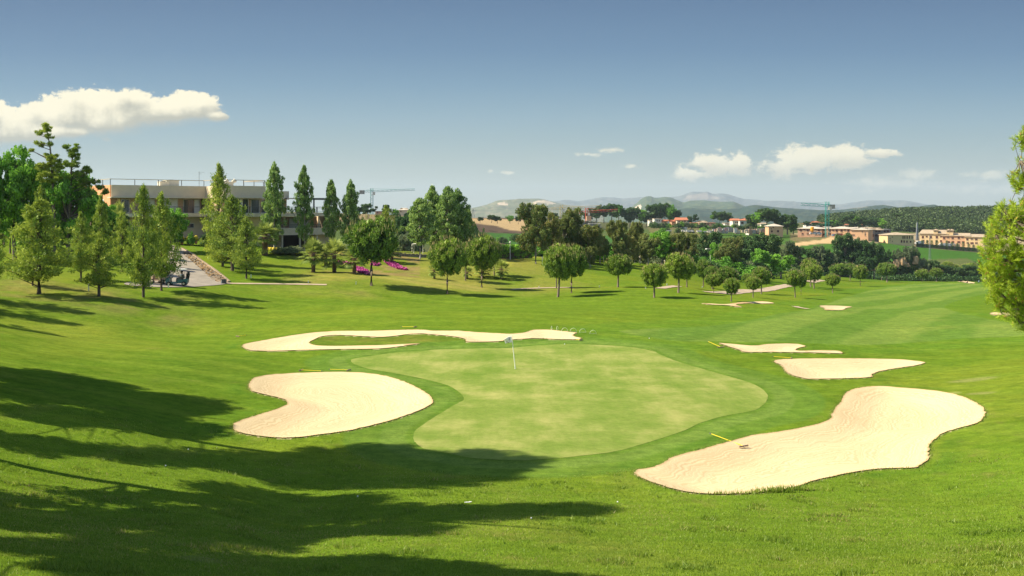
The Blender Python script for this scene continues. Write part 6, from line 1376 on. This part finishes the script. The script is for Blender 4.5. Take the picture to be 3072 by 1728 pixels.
# orange silo
x, y = at(2436.5, 548); z0 = pz(700, 548); o = empty('cement_silo', (x, y, z0)); tag(o, 'bright orange cement silo in front of the unfinished terrace', 'silo'); om = mat('silo_orange', (.80, .34, .02), .5, .05, 1)
MB().lathe((0, 0, 0), [(.25, .4), (.9, 1.6), (.95, 3.3), (.7, 3.6)], 14).build('drum', om, o)
for a in range(4): MB().tube([(.8*math.cos(a*1.57+.78), .8*math.sin(a*1.57+.78), -.8), (.8*math.cos(a*1.57+.78), .8*math.sin(a*1.57+.78), 1.8)], .07, 5).build('leg', steel, o)
# masts and pylons
def pylon(sx, base, top, Y, label, w=2.4, arms=True, r_=.10, col=None):
    x, y = at(sx, Y); z0 = pz(base, Y); H = pz(top, Y)-z0; o = empty('pylon', (x, y, z0)); tag(o, label, 'pylon', 'power pylons'); m = galv
    mb = MB(); 
    for (sx_, sy_) in ((1, 1), (1, -1), (-1, -1), (-1, 1)): mb.tube([(sx_*w/2, sy_*w/2, -1), (sx_*w*.1, sy_*w*.1, H)], r_, 4)
    for i in range(12):
        z_a, z_b = H*i/12, H*(i+1)/12; wa, wb = w/2*(1-.8*i/12), w/2*(1-.8*(i+1)/12)
        mb.tube([(-wa, -wa, z_a), (wb, -wb, z_b)], r_*.6, 3); mb.tube([(wa, wa, z_a), (-wb, wb, z_b)], r_*.6, 3)
    mb.build('tower', m, o)
    if arms:
        for k, f_ in enumerate((.72, .84, .95)): MB().tube([(-w*(1.0-.15*k), 0, H*f_), (w*(1.0-.15*k), 0, H*f_)], r_, 4).build('arm', m, o)
galv = mat('galvanised_steel', (.30, .31, .32), .5, .08, 2)
pylon(2751.5, 716, 667, 560, 'tall pale grey mast between the villa and the yellow terrace', 1.0, False, .22)
pylon(2789.5, 777, 705, 470, 'thin grey lattice pole on the grass slope in front of the yellow terrace', .9, False, .05)
pylon(1572, 655, 614, 1100, 'lattice pylon in front of the pale mountain, left', 4, True, .2)
pylon(1823, 640, 612, 1300, 'lattice pylon in front of the mountains above the pine grove', 4, True, .2)
pylon(2007, 645, 616, 1400, 'faint lattice pylon right of the pine grove', 4, True, .18)
pylon(1420, 650, 627, 1400, 'tiny pylon at the left foot of the pale mountain', 4, True, .18)
# cypress row and wall in front of the yellow terrace
wx = [(2750, 740.5), (2800, 744), (2850, 748.5), (2900, 752.5), (2942, 755)]
wm = MB(); 
for (a, ya), (b, yb) in zip(wx[:-1], wx[1:]):
    for k in range(6):
        t0 = k/6; sx = a+(b-a)*(t0+1/12); sy = ya+(yb-ya)*(t0+1/12); x, y = at(sx, 553); wm.box((x, y, pz(sy, 553)+.6), ((b-a)/6/F*553*1.01, .5, 2.6+.02*(k % 2)))
tag(wm.build('retaining_wall', mat('wall_dry_stone', (.22, .19, .15), .95, .3, 1), None), 'long low stone retaining wall behind the cypress row', 'wall')
for i, (zx, zt_, zb) in enumerate(((10,440,560),(148,430,560),(225,470,578),(342,435,585),(447,440,595),(547,440,603),(655,440,615),(762,480,625),(872,445,640),(987,480,648),(1103,505,658),(1230,480,672),(1350,515,678),(1455,540,680))):
    sx, b = q6(zx, zb); _, t = q6(0, zt_); x, y = at(sx, 549); z = pz(b, 549); h_ = pz(t, 549)-z
    plant('cypress_tree', 'cypress', x, y, h_, 1.9, f'small column cypress in the row before the yellow terrace, {ORD[i]} from the left', 'tree', 'cypress row before the yellow terrace', z=z)
for i, (sx, sy, lab) in enumerate(((2829,738,'white van parked behind the cypress row, left'),(2851,738.5,'white van parked behind the cypress row, second from left'),(2866,741,'white van with orange load behind the cypress row'),(2758,731,'white truck at the foot of the tall grey mast'))):
    car('parked_van', sx, sy+3, 562, .1*i, (.72, .72, .70) if i != 2 else (.65, .45, .25), lab, 'van', 'vans parked before the yellow terrace', True)
for i, (sx, sy, c, lab) in enumerate(((2441,703,(.6,.6,.6),'white car at the foot of the orange silo'),(2513,708,(.5,.03,.02),'small red car in front of the unfinished terrace'),(2507,709,(.25,.4,.5),'pale blue car in front of the unfinished terrace'),(2453,704,(.62,.62,.62),'pale car between silo and teal crane'))):
    car('parked_car', sx, sy, 551, 0, c, lab, 'car', 'cars parked before the unfinished terrace')
# cemetery: rows of little coloured tombs
tc_ = [mat('tomb_'+n, c, .9, .1, .5) for n, c in (('white', (.66,.62,.56)), ('pink', (.55,.32,.27)), ('grey', (.32,.30,.29)), ('brown', (.38,.25,.17)), ('cream', (.58,.48,.36)))]
g = np.random.default_rng(12); tomb_proto = {}
tombs = []
for i in range(74):
    zx = g.uniform(1060, 1960) if i < 60 else g.uniform(330, 1050); zy = 500 + (zx-1060)/900*25 + g.uniform(-14, 12) if zx > 1060 else 478 + (zx-330)/700*22 + g.uniform(-3, 3)
    tombs.append((q4(zx), p4(zy), g.uniform(1.2, 3.2), g.uniform(1.0, 2.6) if zx > 1060 else g.uniform(.5, 1.0), int(g.integers(0, 5)) if zx > 1060 else 0))
for (sx, sy, w, h_, ci) in tombs:
    x, y = at(sx, 585 + g.uniform(-4, 6)); z = pz(sy+4, 585)
    if ci not in tomb_proto: tomb_proto[ci] = MB().box((0, 0, .5), (1, .8, 1)).box((0, 0, 1.03), (1.12, .9, .08)).face([(-.5, -.4, 1.07), (.5, -.4, 1.07), (0, -.4, 1.3)]).box((0, -.42, .5), (.5, .04, .6)).build('tomb', tc_[ci]).data; bpy.data.objects.remove(bpy.data.objects[-1]) if False else None
    o = link('tomb', tomb_proto[ci]); o.location = (x, y, z); o.scale = (w, 1.5, h_); tag(o, f'little {["white","pink","grey","brown","cream"][ci]} tomb among the crowded cemetery rows below the far village', 'tomb', f'{["white","pink","grey","brown","cream"][ci]} tombs of the cemetery')
for o in [o for o in bpy.data.objects if o.name.startswith('tomb') and 'label' not in o]: bpy.data.objects.remove(o)
# far groves: single trees on the rise
FT = [(1790,625,668,44),(1812,618,668,40),(1835,614,668,46),(1857,618,670,40),(1880,628,672,36),(1900,624,676,40),(1925,632,676,34),(1765,640,668,30),(1950,618,674,44),(1972,614,674,42),(1995,613,674,44),(2010,618,674,38),(2032,632,674,26),(1890,640,680,34),(1940,640,682,30),
      (2067,650,678,20),(2087,644,672,16),(2138,646,664,18),(2160,636,676,44),(2182,640,676,30),(2250,646,684,22),(2270,640,682,40),(2300,628,682,60),(2322,640,684,44),(2345,654,700,40),(2362,646,702,56),(2380,660,702,36),(2258,665,690,20),(2075,672,684,20),
      (1660,640,668,30),(1700,645,668,30),(1440,652,668,20),(1475,646,668,26),(1492,650,670,22),(1530,648,670,24),(1590,652,672,26),(1555,650,672,18),(1366,640,668,30),(1340,645,672,30),
      (1908,690,712,30),(1600,700,720,20),(1104,613,655,40),(1129,619,630,10),(1075,622,650,26),(1160,616,650,24),(1185,628,652,22),(1230,640,672,30),(1052,600,650,26),(1275,640,690,44),(1310,650,690,40),(1330,660,700,40),
      (2485,664,684,30),(2500,662,684,24),(2540,648,670,26),(2556,644,666,24),(2565,650,672,24),(2530,655,682,26),(2590,652,680,30),(2600,660,690,30),(2440,668,684,22),(2420,665,684,22),(2470,670,686,24),(2570,670,690,28),(2690,641,654,28),(2520,670,688,24),(2620,655,690,34),(2640,658,694,34)]
FT.sort()
for i, (sx, t, b, w) in enumerate(FT):
    Yf = 780 if sx > 1740 else (600 if sx > 1300 else 470)
    if 2240 < sx < 2400: Yf = 600
    if sx > 2400: Yf = 840
    x, y = at(sx, Yf); z = pz(b, Yf); h_ = pz(t, Yf)-z
    plant('far_tree', 'dark' if (i % 5) else 'broad', x, y, h_*1.05, w/F*Yf, f'dark tree on the far rise, {ORD[i] if i < 50 else "number %d counted" % (i+1)} from the left', 'tree', 'trees on the far rise', z=z)
# low green hedging bushes before the village
for i in range(34):
    sx = 1960 + i*12.5 + g.uniform(-4, 4); Yf = 620; x, y = at(sx, Yf); z = pz(680 + (sx-1960)*.02 + g.uniform(0, 8), Yf)
    plant('hedge_bush', 'bush', x, y, g.uniform(2.0, 4.0), g.uniform(3, 7), 'low green bush below the far village houses, one of many alike', 'shrub', 'low bushes below the far village', z=z, var=i % 3)
# wooded hill at the right: reads as one mass
g = np.random.default_rng(31); cl = []
for i in range(4200):
    sx = g.uniform(2460, 3350); Yf = g.uniform(880, 1330); x, y = at(sx, Yf); r_ = g.uniform(2.4, 5.2)
    zz = float(base_z(np.array([x]), np.array([y]))[0])
    cl.append((x, y, zz + r_*.9, r_, r_, r_*1.0, np.clip(.45 + fbm(np.array([x/60]), np.array([y/60]), 2)[0]*.5 + g.uniform(-.2, .2), .05, .85)))
V, t = clump_leaves(cl, 85, .75, out=.85, seed=2, aspect=.8, noise_t=.16)
tag(link('forest', mesh_np('forest', V, np.arange(len(V)).reshape(-1, 4), [LF['far']], attrs={'tint': ('FACE', 'FLOAT', t)})), 'dark green wood covering the hill behind the yellow terrace', 'forest', kind='stuff')
# scrub cover on the near side of the valley, below the fairway trees
cl = []
for i in range(1500):
    sx = g.uniform(1850, 3150); Yf = g.uniform(275, 330) if sx < 2330 else (g.uniform(388, 425) if sx < 2600 else g.uniform(430, 462)); x, y = at(sx, Yf); r_ = g.uniform(.8, 2.2); zz = float(base_z(np.array([x]), np.array([y]))[0]); cl.append((x, y, zz + r_*.5, r_*1.3, r_*1.3, r_, g.uniform(.1, .85)))
V, t = clump_leaves(cl, 70, .30, out=.6, seed=6, aspect=.7)
tag(link('scrub', mesh_np('scrub', V, np.arange(len(V)).reshape(-1, 4), [LF['dark']], attrs={'tint': ('FACE', 'FLOAT', t)})), 'tangled dark undergrowth filling the valley below the fairway', 'scrub', kind='stuff')
# earth cliffs of the gully
em_ = mat('ochre_earth', (.42, .29, .17), .95, .2, .25, bump=.8, col2=(.34, .21, .12))
for i, (sx, t_, b, w) in enumerate(((2585,762,792,20),(2598,765,800,26),(2615,775,800,24),(2690,766,792,16),(2706,760,786,18),(2747,756,782,12),(2480,742,757,26),(2575,785,800,18),(2720,775,790,14))):
    Yc = 425 if sx < 2650 else 436; x, y = at(sx, Yc); wd = w/F*Yc/2*1.25; t_ += 13; zt, zb = pz(t_, Yc), pz(b, Yc)-1.5
    mb = MB(); n = 14; rows = 7
    for j in range(rows):
        f_ = j/(rows-1)
        for k in range(n):
            a = 2*math.pi*k/n; rr_ = wd*(1.12-.35*f_**2)*(1+.22*math.sin(3*a+i+j)+.15*math.sin(7*a+2*i)); mb.v.append((math.cos(a)*rr_, math.sin(a)*rr_*.8, (zt-zb)*f_*(1+.06*math.sin(5*a+i))))
    for j in range(rows-1):
        for k in range(n): mb.f.append([j*n+k, j*n+(k+1) % n, (j+1)*n+(k+1) % n, (j+1)*n+k])
    mb.f.append([(rows-1)*n+k for k in range(n)])
    tag(mb.build('earth_bank', em_, None, False, (x, y, zb)), kind='structure')
# ------------------------------------------------------------------ mountains
def ridge(name, prof_, Y, base_sy, col1, col2, depth, rough, seed, patches=(), n=420, rows=46):
    P_ = np.array(prof_, float); sx = np.linspace(P_[0, 0], P_[-1, 0], n); top = pchip(P_[:, 0], P_[:, 1], sx)
    U = np.linspace(0, 1, rows); V_ = np.zeros((rows, n, 3)); x0 = (sx - CX) / F * Y
    zt = CZ - (top - HY) / F * Y; zb = -60
    for j, u in enumerate(U):
        prf = (math.sin(u * math.pi / 2) ** 1.15)
        yy = Y - depth * (1 - u)
        q = fbm(x0 / rough, np.full(n, yy) / rough, seed, 6)
        amp = (zt - zb) * .42 * math.sin(math.pi * u) ** .8 * (1 if u < 1 else 0)
        jag = fbm(x0 / (rough*.12), np.full(n, 3.0), seed+9, 3) * (zt - zb) * .012
        V_[j, :, 0] = (sx - CX) / F * yy * (1); V_[j, :, 1] = yy
        V_[j, :, 2] = zb + (zt - zb) * prf + q * amp + jag * u
    back = V_[-1].copy(); back[:, 1] += depth * .6; back[:, 0] *= (Y + depth*.6) / Y; back[:, 2] = zb
    A = np.vstack([V_.reshape(-1, 3), back]); R_ = rows + 1; idx = np.arange(R_ * n).reshape(R_, n)
    Qd = np.stack([idx[:-1, :-1], idx[:-1, 1:], idx[1:, 1:], idx[1:, :-1]], -1).reshape(-1, 4)
    sx_ = CX + F * A[:, 0] / A[:, 1]; sy_ = HY + (CZ - A[:, 2]) / A[:, 1] * F
    nn = fbm(sx_ / 9, sy_ / 4, seed + 3, 4); m = sstep(-.25, .55, nn)[:, None]; C_ = np.array(col1) * (1 - m) + np.array(col2) * m
    for (pts, c) in patches:
        sd = poly_sd(pts, sx_, sy_); k = sstep(-1.5, .8, sd + nn * 1.5)[:, None]; C_ = C_ * (1 - k) + np.array(c) * k
    m_, nt, N, L = newmat(name + '_surface'); b = N['Principled BSDF']; b.inputs['Roughness'].default_value = .95; b.inputs['Specular IOR Level'].default_value = .05
    va = N.new('ShaderNodeVertexColor'); va.layer_name = 'Col'; no = N.new('ShaderNodeTexNoise'); no.inputs['Scale'].default_value = .012; no.inputs['Detail'].default_value = 8; no.inputs['Roughness'].default_value = .75
    tc = N.new('ShaderNodeTexCoord'); L.new(tc.outputs['Object'], no.inputs['Vector']); h = N.new('ShaderNodeHueSaturation'); L.new(va.outputs[0], h.inputs['Color']); L.new(no.outputs[0], h.inputs['Value'])
    mr_ = N.new('ShaderNodeMapRange'); mr_.inputs[1].default_value = .35; mr_.inputs[2].default_value = .65; mr_.inputs[3].default_value = .7; mr_.inputs[4].default_value = 1.3; L.new(no.outputs[0], mr_.inputs[0]); L.new(mr_.outputs[0], h.inputs['Value']); L.new(h.outputs[0], b.inputs['Base Color'])
    C4 = np.hstack([np.clip(C_, 0, 1), np.ones((len(C_), 1))])
    tag(link(name, mesh_np(name, A, Qd, [m_], smooth=True, attrs={'Col': ('POINT', 'FLOAT_COLOR', C4)})), kind='structure')
q2 = lambda l: [(1350 + x / 2.712, 540 + y / 2.712) for x, y in l]
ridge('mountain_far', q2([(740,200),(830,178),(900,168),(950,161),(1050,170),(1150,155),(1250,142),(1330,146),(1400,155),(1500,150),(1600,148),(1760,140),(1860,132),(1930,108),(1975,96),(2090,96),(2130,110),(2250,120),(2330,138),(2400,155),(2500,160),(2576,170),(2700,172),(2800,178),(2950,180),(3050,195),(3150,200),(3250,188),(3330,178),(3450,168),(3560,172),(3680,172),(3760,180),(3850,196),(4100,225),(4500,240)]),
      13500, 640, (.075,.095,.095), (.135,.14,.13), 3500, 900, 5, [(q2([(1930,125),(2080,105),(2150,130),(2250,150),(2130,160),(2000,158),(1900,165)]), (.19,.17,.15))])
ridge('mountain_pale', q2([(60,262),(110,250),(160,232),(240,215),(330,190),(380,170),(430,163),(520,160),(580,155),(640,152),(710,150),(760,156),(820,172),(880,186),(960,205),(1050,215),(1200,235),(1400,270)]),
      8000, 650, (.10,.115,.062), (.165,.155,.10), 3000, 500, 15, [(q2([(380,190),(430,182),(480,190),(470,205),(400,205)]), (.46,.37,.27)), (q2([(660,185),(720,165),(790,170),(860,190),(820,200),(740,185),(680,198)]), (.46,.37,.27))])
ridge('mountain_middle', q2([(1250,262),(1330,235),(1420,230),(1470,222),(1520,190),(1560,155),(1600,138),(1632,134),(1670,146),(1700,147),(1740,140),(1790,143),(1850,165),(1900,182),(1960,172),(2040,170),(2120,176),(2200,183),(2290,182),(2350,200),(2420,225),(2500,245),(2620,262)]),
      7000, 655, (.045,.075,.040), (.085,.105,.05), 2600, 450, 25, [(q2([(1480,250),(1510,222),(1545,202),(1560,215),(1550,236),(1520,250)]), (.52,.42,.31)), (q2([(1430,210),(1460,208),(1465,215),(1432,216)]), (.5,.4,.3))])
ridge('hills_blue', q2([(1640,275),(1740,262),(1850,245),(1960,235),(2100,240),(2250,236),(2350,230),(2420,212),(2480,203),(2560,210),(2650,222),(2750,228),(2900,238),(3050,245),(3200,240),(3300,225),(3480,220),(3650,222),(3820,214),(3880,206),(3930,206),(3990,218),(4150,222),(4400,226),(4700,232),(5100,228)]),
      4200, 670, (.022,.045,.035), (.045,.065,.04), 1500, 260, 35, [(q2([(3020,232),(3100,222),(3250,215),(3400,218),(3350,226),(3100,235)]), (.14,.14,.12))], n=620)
# ------------------------------------------------------------------ sky, sun, haze, camera
w = bpy.data.worlds.new('World'); SC.world = w; w.use_nodes = True; nt = w.node_tree; N = nt.nodes; L = nt.links
bg = N['Background']; out = N['World Output']
sky = N.new('ShaderNodeTexSky'); sky.sky_type = 'NISHITA'; sky.sun_disc = False; sky.sun_elevation = SUN_EL
SKYROT = math.atan2(SUN_AZ.x, SUN_AZ.y); sky.sun_rotation = SKYROT
sky.air_density = 1.0; sky.dust_density = .6; sky.ozone_density = 1.2
def M(op, a, b=None, c=None, clamp=False):
    m = N.new('ShaderNodeMath'); m.operation = op; m.use_clamp = clamp
    for i, v in enumerate((a, b, c)):
        if v is None: continue
        if isinstance(v, (int, float)): m.inputs[i].default_value = v
        else: L.new(v, m.inputs[i])
    return m.outputs[0]
def MR(v, a, b, c, d, sm=True):
    m = N.new('ShaderNodeMapRange'); m.interpolation_type = 'SMOOTHSTEP' if sm else 'LINEAR'
    for i, q in enumerate((a, b, c, d)): m.inputs[i+1].default_value = q
    L.new(v, m.inputs[0]); return m.outputs[0]
tc = N.new('ShaderNodeTexCoord'); sp = N.new('ShaderNodeSeparateXYZ'); L.new(tc.outputs['Generated'], sp.inputs[0])
yy = M('MAXIMUM', sp.outputs[1], .02)
u = M('DIVIDE', sp.outputs[0], yy); v = M('DIVIDE', sp.outputs[2], yy)     # slopes of the view direction: azimuth and height above the horizon
cb = N.new('ShaderNodeCombineXYZ'); L.new(u, cb.inputs[0]); L.new(v, cb.inputs[1])
def NZ(scale, det, rough, vec=None, dist=0):
    n = N.new('ShaderNodeTexNoise'); n.inputs['Scale'].default_value = scale; n.inputs['Detail'].default_value = det; n.inputs['Roughness'].default_value = rough; n.inputs['Distortion'].default_value = dist
    L.new(vec or cb.outputs[0], n.inputs['Vector']); return n.outputs[0]
mpn = N.new('ShaderNodeMapping'); mpn.inputs['Scale'].default_value = (1, 1.5, 1); L.new(cb.outputs[0], mpn.inputs[0])
f1 = NZ(26, 9, .66, mpn.outputs[0], .35); f2 = NZ(85, 8, .68, mpn.outputs[0], .3); f3 = NZ(30, 5, .55)
E = []   # x, y, rx, ry, weight on the 2576 wide measure
main = [(225,268,105,46),(330,262,75,36),(120,300,95,40),(480,272,88,38),(400,288,110,32),(40,322,80,34),(-30,300,80,50),(235,302,160,40),(20,345,110,18),(-40,340,100,30),(180,334,55,15),(545,295,32,14),(90,335,110,22)]
right = [(1788,412,58,27),(1860,416,34,24),(1735,440,46,17),(1965,424,52,27),(2050,394,66,32),(2130,392,70,27),(2210,384,56,13),(2010,408,66,28)]
small = [(1235,430,13,7),(1272,435,20,6),(1480,388,32,6),(1525,378,34,8),(1585,418,34,8)]
def field(lst, k):
    m = None; sw = None; sy = None
    for (x, y, rx, ry) in lst:
        cu = (x*K - CX)/F; cv = (HY - y*K)/F; ru = rx*K/F*1.12; rv = ry*K/F*1.12
        a = M('MULTIPLY', M('SUBTRACT', u, cu), 1/ru); b = M('MULTIPLY', M('SUBTRACT', v, cv), 1/rv)
        e = M('SUBTRACT', 1.0, M('SQRT', M('ADD', M('MULTIPLY', a, a), M('MULTIPLY', b, b))))
        m = e if m is None else M('SMOOTH_MAX', m, e, .25)
        wgt = M('POWER', M('MAXIMUM', M('ADD', e, .35), .0), 3.0); wy = M('MULTIPLY', wgt, b)
        sw = wgt if sw is None else M('ADD', sw, wgt); sy = wy if sy is None else M('ADD', sy, wy)
    return m, M('DIVIDE', sy, M('ADD', sw, 1e-4))
nz_ = M('ADD', M('MULTIPLY', M('SUBTRACT', f1, .5), 2.0), M('MULTIPLY', M('SUBTRACT', f2, .5), 1.5))
m1, y1 = field(main, .25); m2, y2 = field(right, .25); m3, y3 = field(small, .2)
# crisp billowing tops, soft bases
soft1 = MR(y1, -.8, .3, .8, .17); a1 = M('DIVIDE', M('ADD', m1, M('MULTIPLY', nz_, MR(y1, -.8, .2, .35, .62))), soft1); a1 = MR(a1, -.15, 1.0, 0, 1)
a2 = MR(M('ADD', m2, M('MULTIPLY', nz_, 1.25)), -.12, .40, 0, .95); a3 = MR(M('ADD', m3, M('MULTIPLY', nz_, 1.5)), .05, .9, 0, .75)
# thin haze banks low at the right
thin = [(2230,462,120,18),(2310,440,50,14),(2400,472,110,18),(2480,440,60,10),(2540,480,60,16),(270,352,18,8),(2180,480,60,10)]
m4, y4 = field(thin, .3); a4 = MR(M('ADD', m4, M('MULTIPLY', nz_, 1.5)), .0, 1.1, 0, .55)
al = M('MAXIMUM', M('MAXIMUM', a1, a2), M('MAXIMUM', a3, a4)); al = M('MULTIPLY', al, MR(sp.outputs[1], .05, .3, 0, 1))
bri = M('ADD', M('MULTIPLY', M('SUBTRACT', f3, .5), 1.3), M('MULTIPLY', M('SUBTRACT', f1, .5), .9))
b1 = MR(M('ADD', y1, bri), -.35, .35, 0, 1); b2 = MR(M('ADD', y2, bri), -.7, .4, .42, 1.0)
bb = M('ADD', M('MULTIPLY', b1, MR(m1, -.5, -.1, 0, 1)), M('MULTIPLY', b2, MR(m1, -.5, -.1, 1, 0)))
cc = N.new('ShaderNodeMix'); cc.data_type = 'RGBA'; L.new(bb, cc.inputs[0]); CLD_D = (.52, .50, .39, 1); CLD_L = (1.12, 1.02, .74, 1)
cc.inputs[6].default_value = CLD_D; cc.inputs[7].default_value = CLD_L
# clear air: Nishita blended with the photographed day's own gradient
ramp = N.new('ShaderNodeValToRGB'); e = ramp.color_ramp.elements
el = M('DIVIDE', v, .215, None)                                # 0 horizon .. 1 above the picture
stops = [(0.0, (.50, .51, .375)), (.08, (.455, .495, .385)), (.18, (.385, .465, .42)), (.30, (.30, .42, .445)), (.43, (.235, .375, .465)), (.58, (.155, .295, .43)), (.74, (.103, .220, .375)), (1.0, (.070, .155, .30))]
for i, (p, c) in enumerate(stops):
    q = e[i] if i < 2 else e.new(p); q.position = p; q.color = (*c, 1)
L.new(el, ramp.inputs[0])
S = 0.085; EXPO = 1.12
sc_ = N.new('ShaderNodeMix'); sc_.data_type = 'RGBA'; sc_.blend_type = 'MULTIPLY'; sc_.inputs[0].default_value = 1
L.new(ramp.outputs[0], sc_.inputs[6]); kk = 1 / S / (2 ** EXPO); sc_.inputs[7].default_value = (kk, kk, kk, 1)
mx = N.new('ShaderNodeMix'); mx.data_type = 'RGBA'; L.new(M('MULTIPLY', M('MULTIPLY', MR(v, .30, .70, 1, 0), MR(sp.outputs[1], .05, .30, 0, 1)), .95), mx.inputs[0]); L.new(sky.outputs[0], mx.inputs[6]); L.new(sc_.outputs[2], mx.inputs[7])
cs = N.new('ShaderNodeMix'); cs.data_type = 'RGBA'; cs.blend_type = 'MULTIPLY'; cs.inputs[0].default_value = 1; L.new(cc.outputs[2], cs.inputs[6]); cs.inputs[7].default_value = (kk, kk, kk, 1)
fin = N.new('ShaderNodeMix'); fin.data_type = 'RGBA'; L.new(al, fin.inputs[0]); L.new(mx.outputs[2], fin.inputs[6]); L.new(cs.outputs[2], fin.inputs[7])
L.new(fin.outputs[2], bg.inputs['Color']); bg.inputs['Strength'].default_value = S
w.cycles.sampling_method = 'MANUAL'; w.cycles.sample_map_resolution = 512
sun = bpy.data.lights.new('sun', 'SUN'); sun.energy = 4.6; sun.angle = R(.5); sun.color = (1, .90, .68); so = bpy.data.objects.new('sun', sun); COL.objects.link(so)
d = -Vector((SUN_AZ.x, SUN_AZ.y, 0)).normalized() * math.cos(SUN_EL) + Vector((0, 0, -math.sin(SUN_EL))); so.rotation_euler = d.to_track_quat('-Z', 'Y').to_euler(); so.location = (-50, -20, 60)
# haze
HZ = 6.4e-5
hb = MB().box((0, 6000, 190), (30000, 26000, 520)); hm = bpy.data.materials.new('haze'); hm.use_nodes = True; hn = hm.node_tree; hn.nodes.remove(hn.nodes['Principled BSDF'])
pv = hn.nodes.new('ShaderNodeVolumePrincipled'); pv.inputs['Color'].default_value = (.66, .80, .93, 1); pv.inputs['Density'].default_value = HZ; pv.inputs['Anisotropy'].default_value = 0.1; hn.links.new(pv.outputs[0], hn.nodes['Material Output'].inputs['Volume'])
ho_ = hb.build('haze', hm); tag(ho_, 'thin pale air haze over the whole landscape', 'haze', kind='stuff')
cam = bpy.data.cameras.new('camera'); co = bpy.data.objects.new('camera', cam); COL.objects.link(co); SC.camera = co
co.location = (0, 0, CZ); co.rotation_euler = (R(90), 0, 0); cam.sensor_width = 36; cam.lens = F / 3072 * 36; cam.shift_y = -(864 - HY) / 3072; cam.clip_start = .3; cam.clip_end = 60000
SC.view_settings.view_transform = 'Standard'; SC.view_settings.look = 'None'; SC.view_settings.exposure = EXPO; SC.view_settings.gamma = 1
SC.render.resolution_x = 1024; SC.render.resolution_y = 576
SC.cycles.max_bounces = 5; SC.cycles.diffuse_bounces = 2; SC.cycles.glossy_bounces = 2; SC.cycles.transmission_bounces = 3; SC.cycles.volume_bounces = 0; SC.cycles.transparent_max_bounces = 8
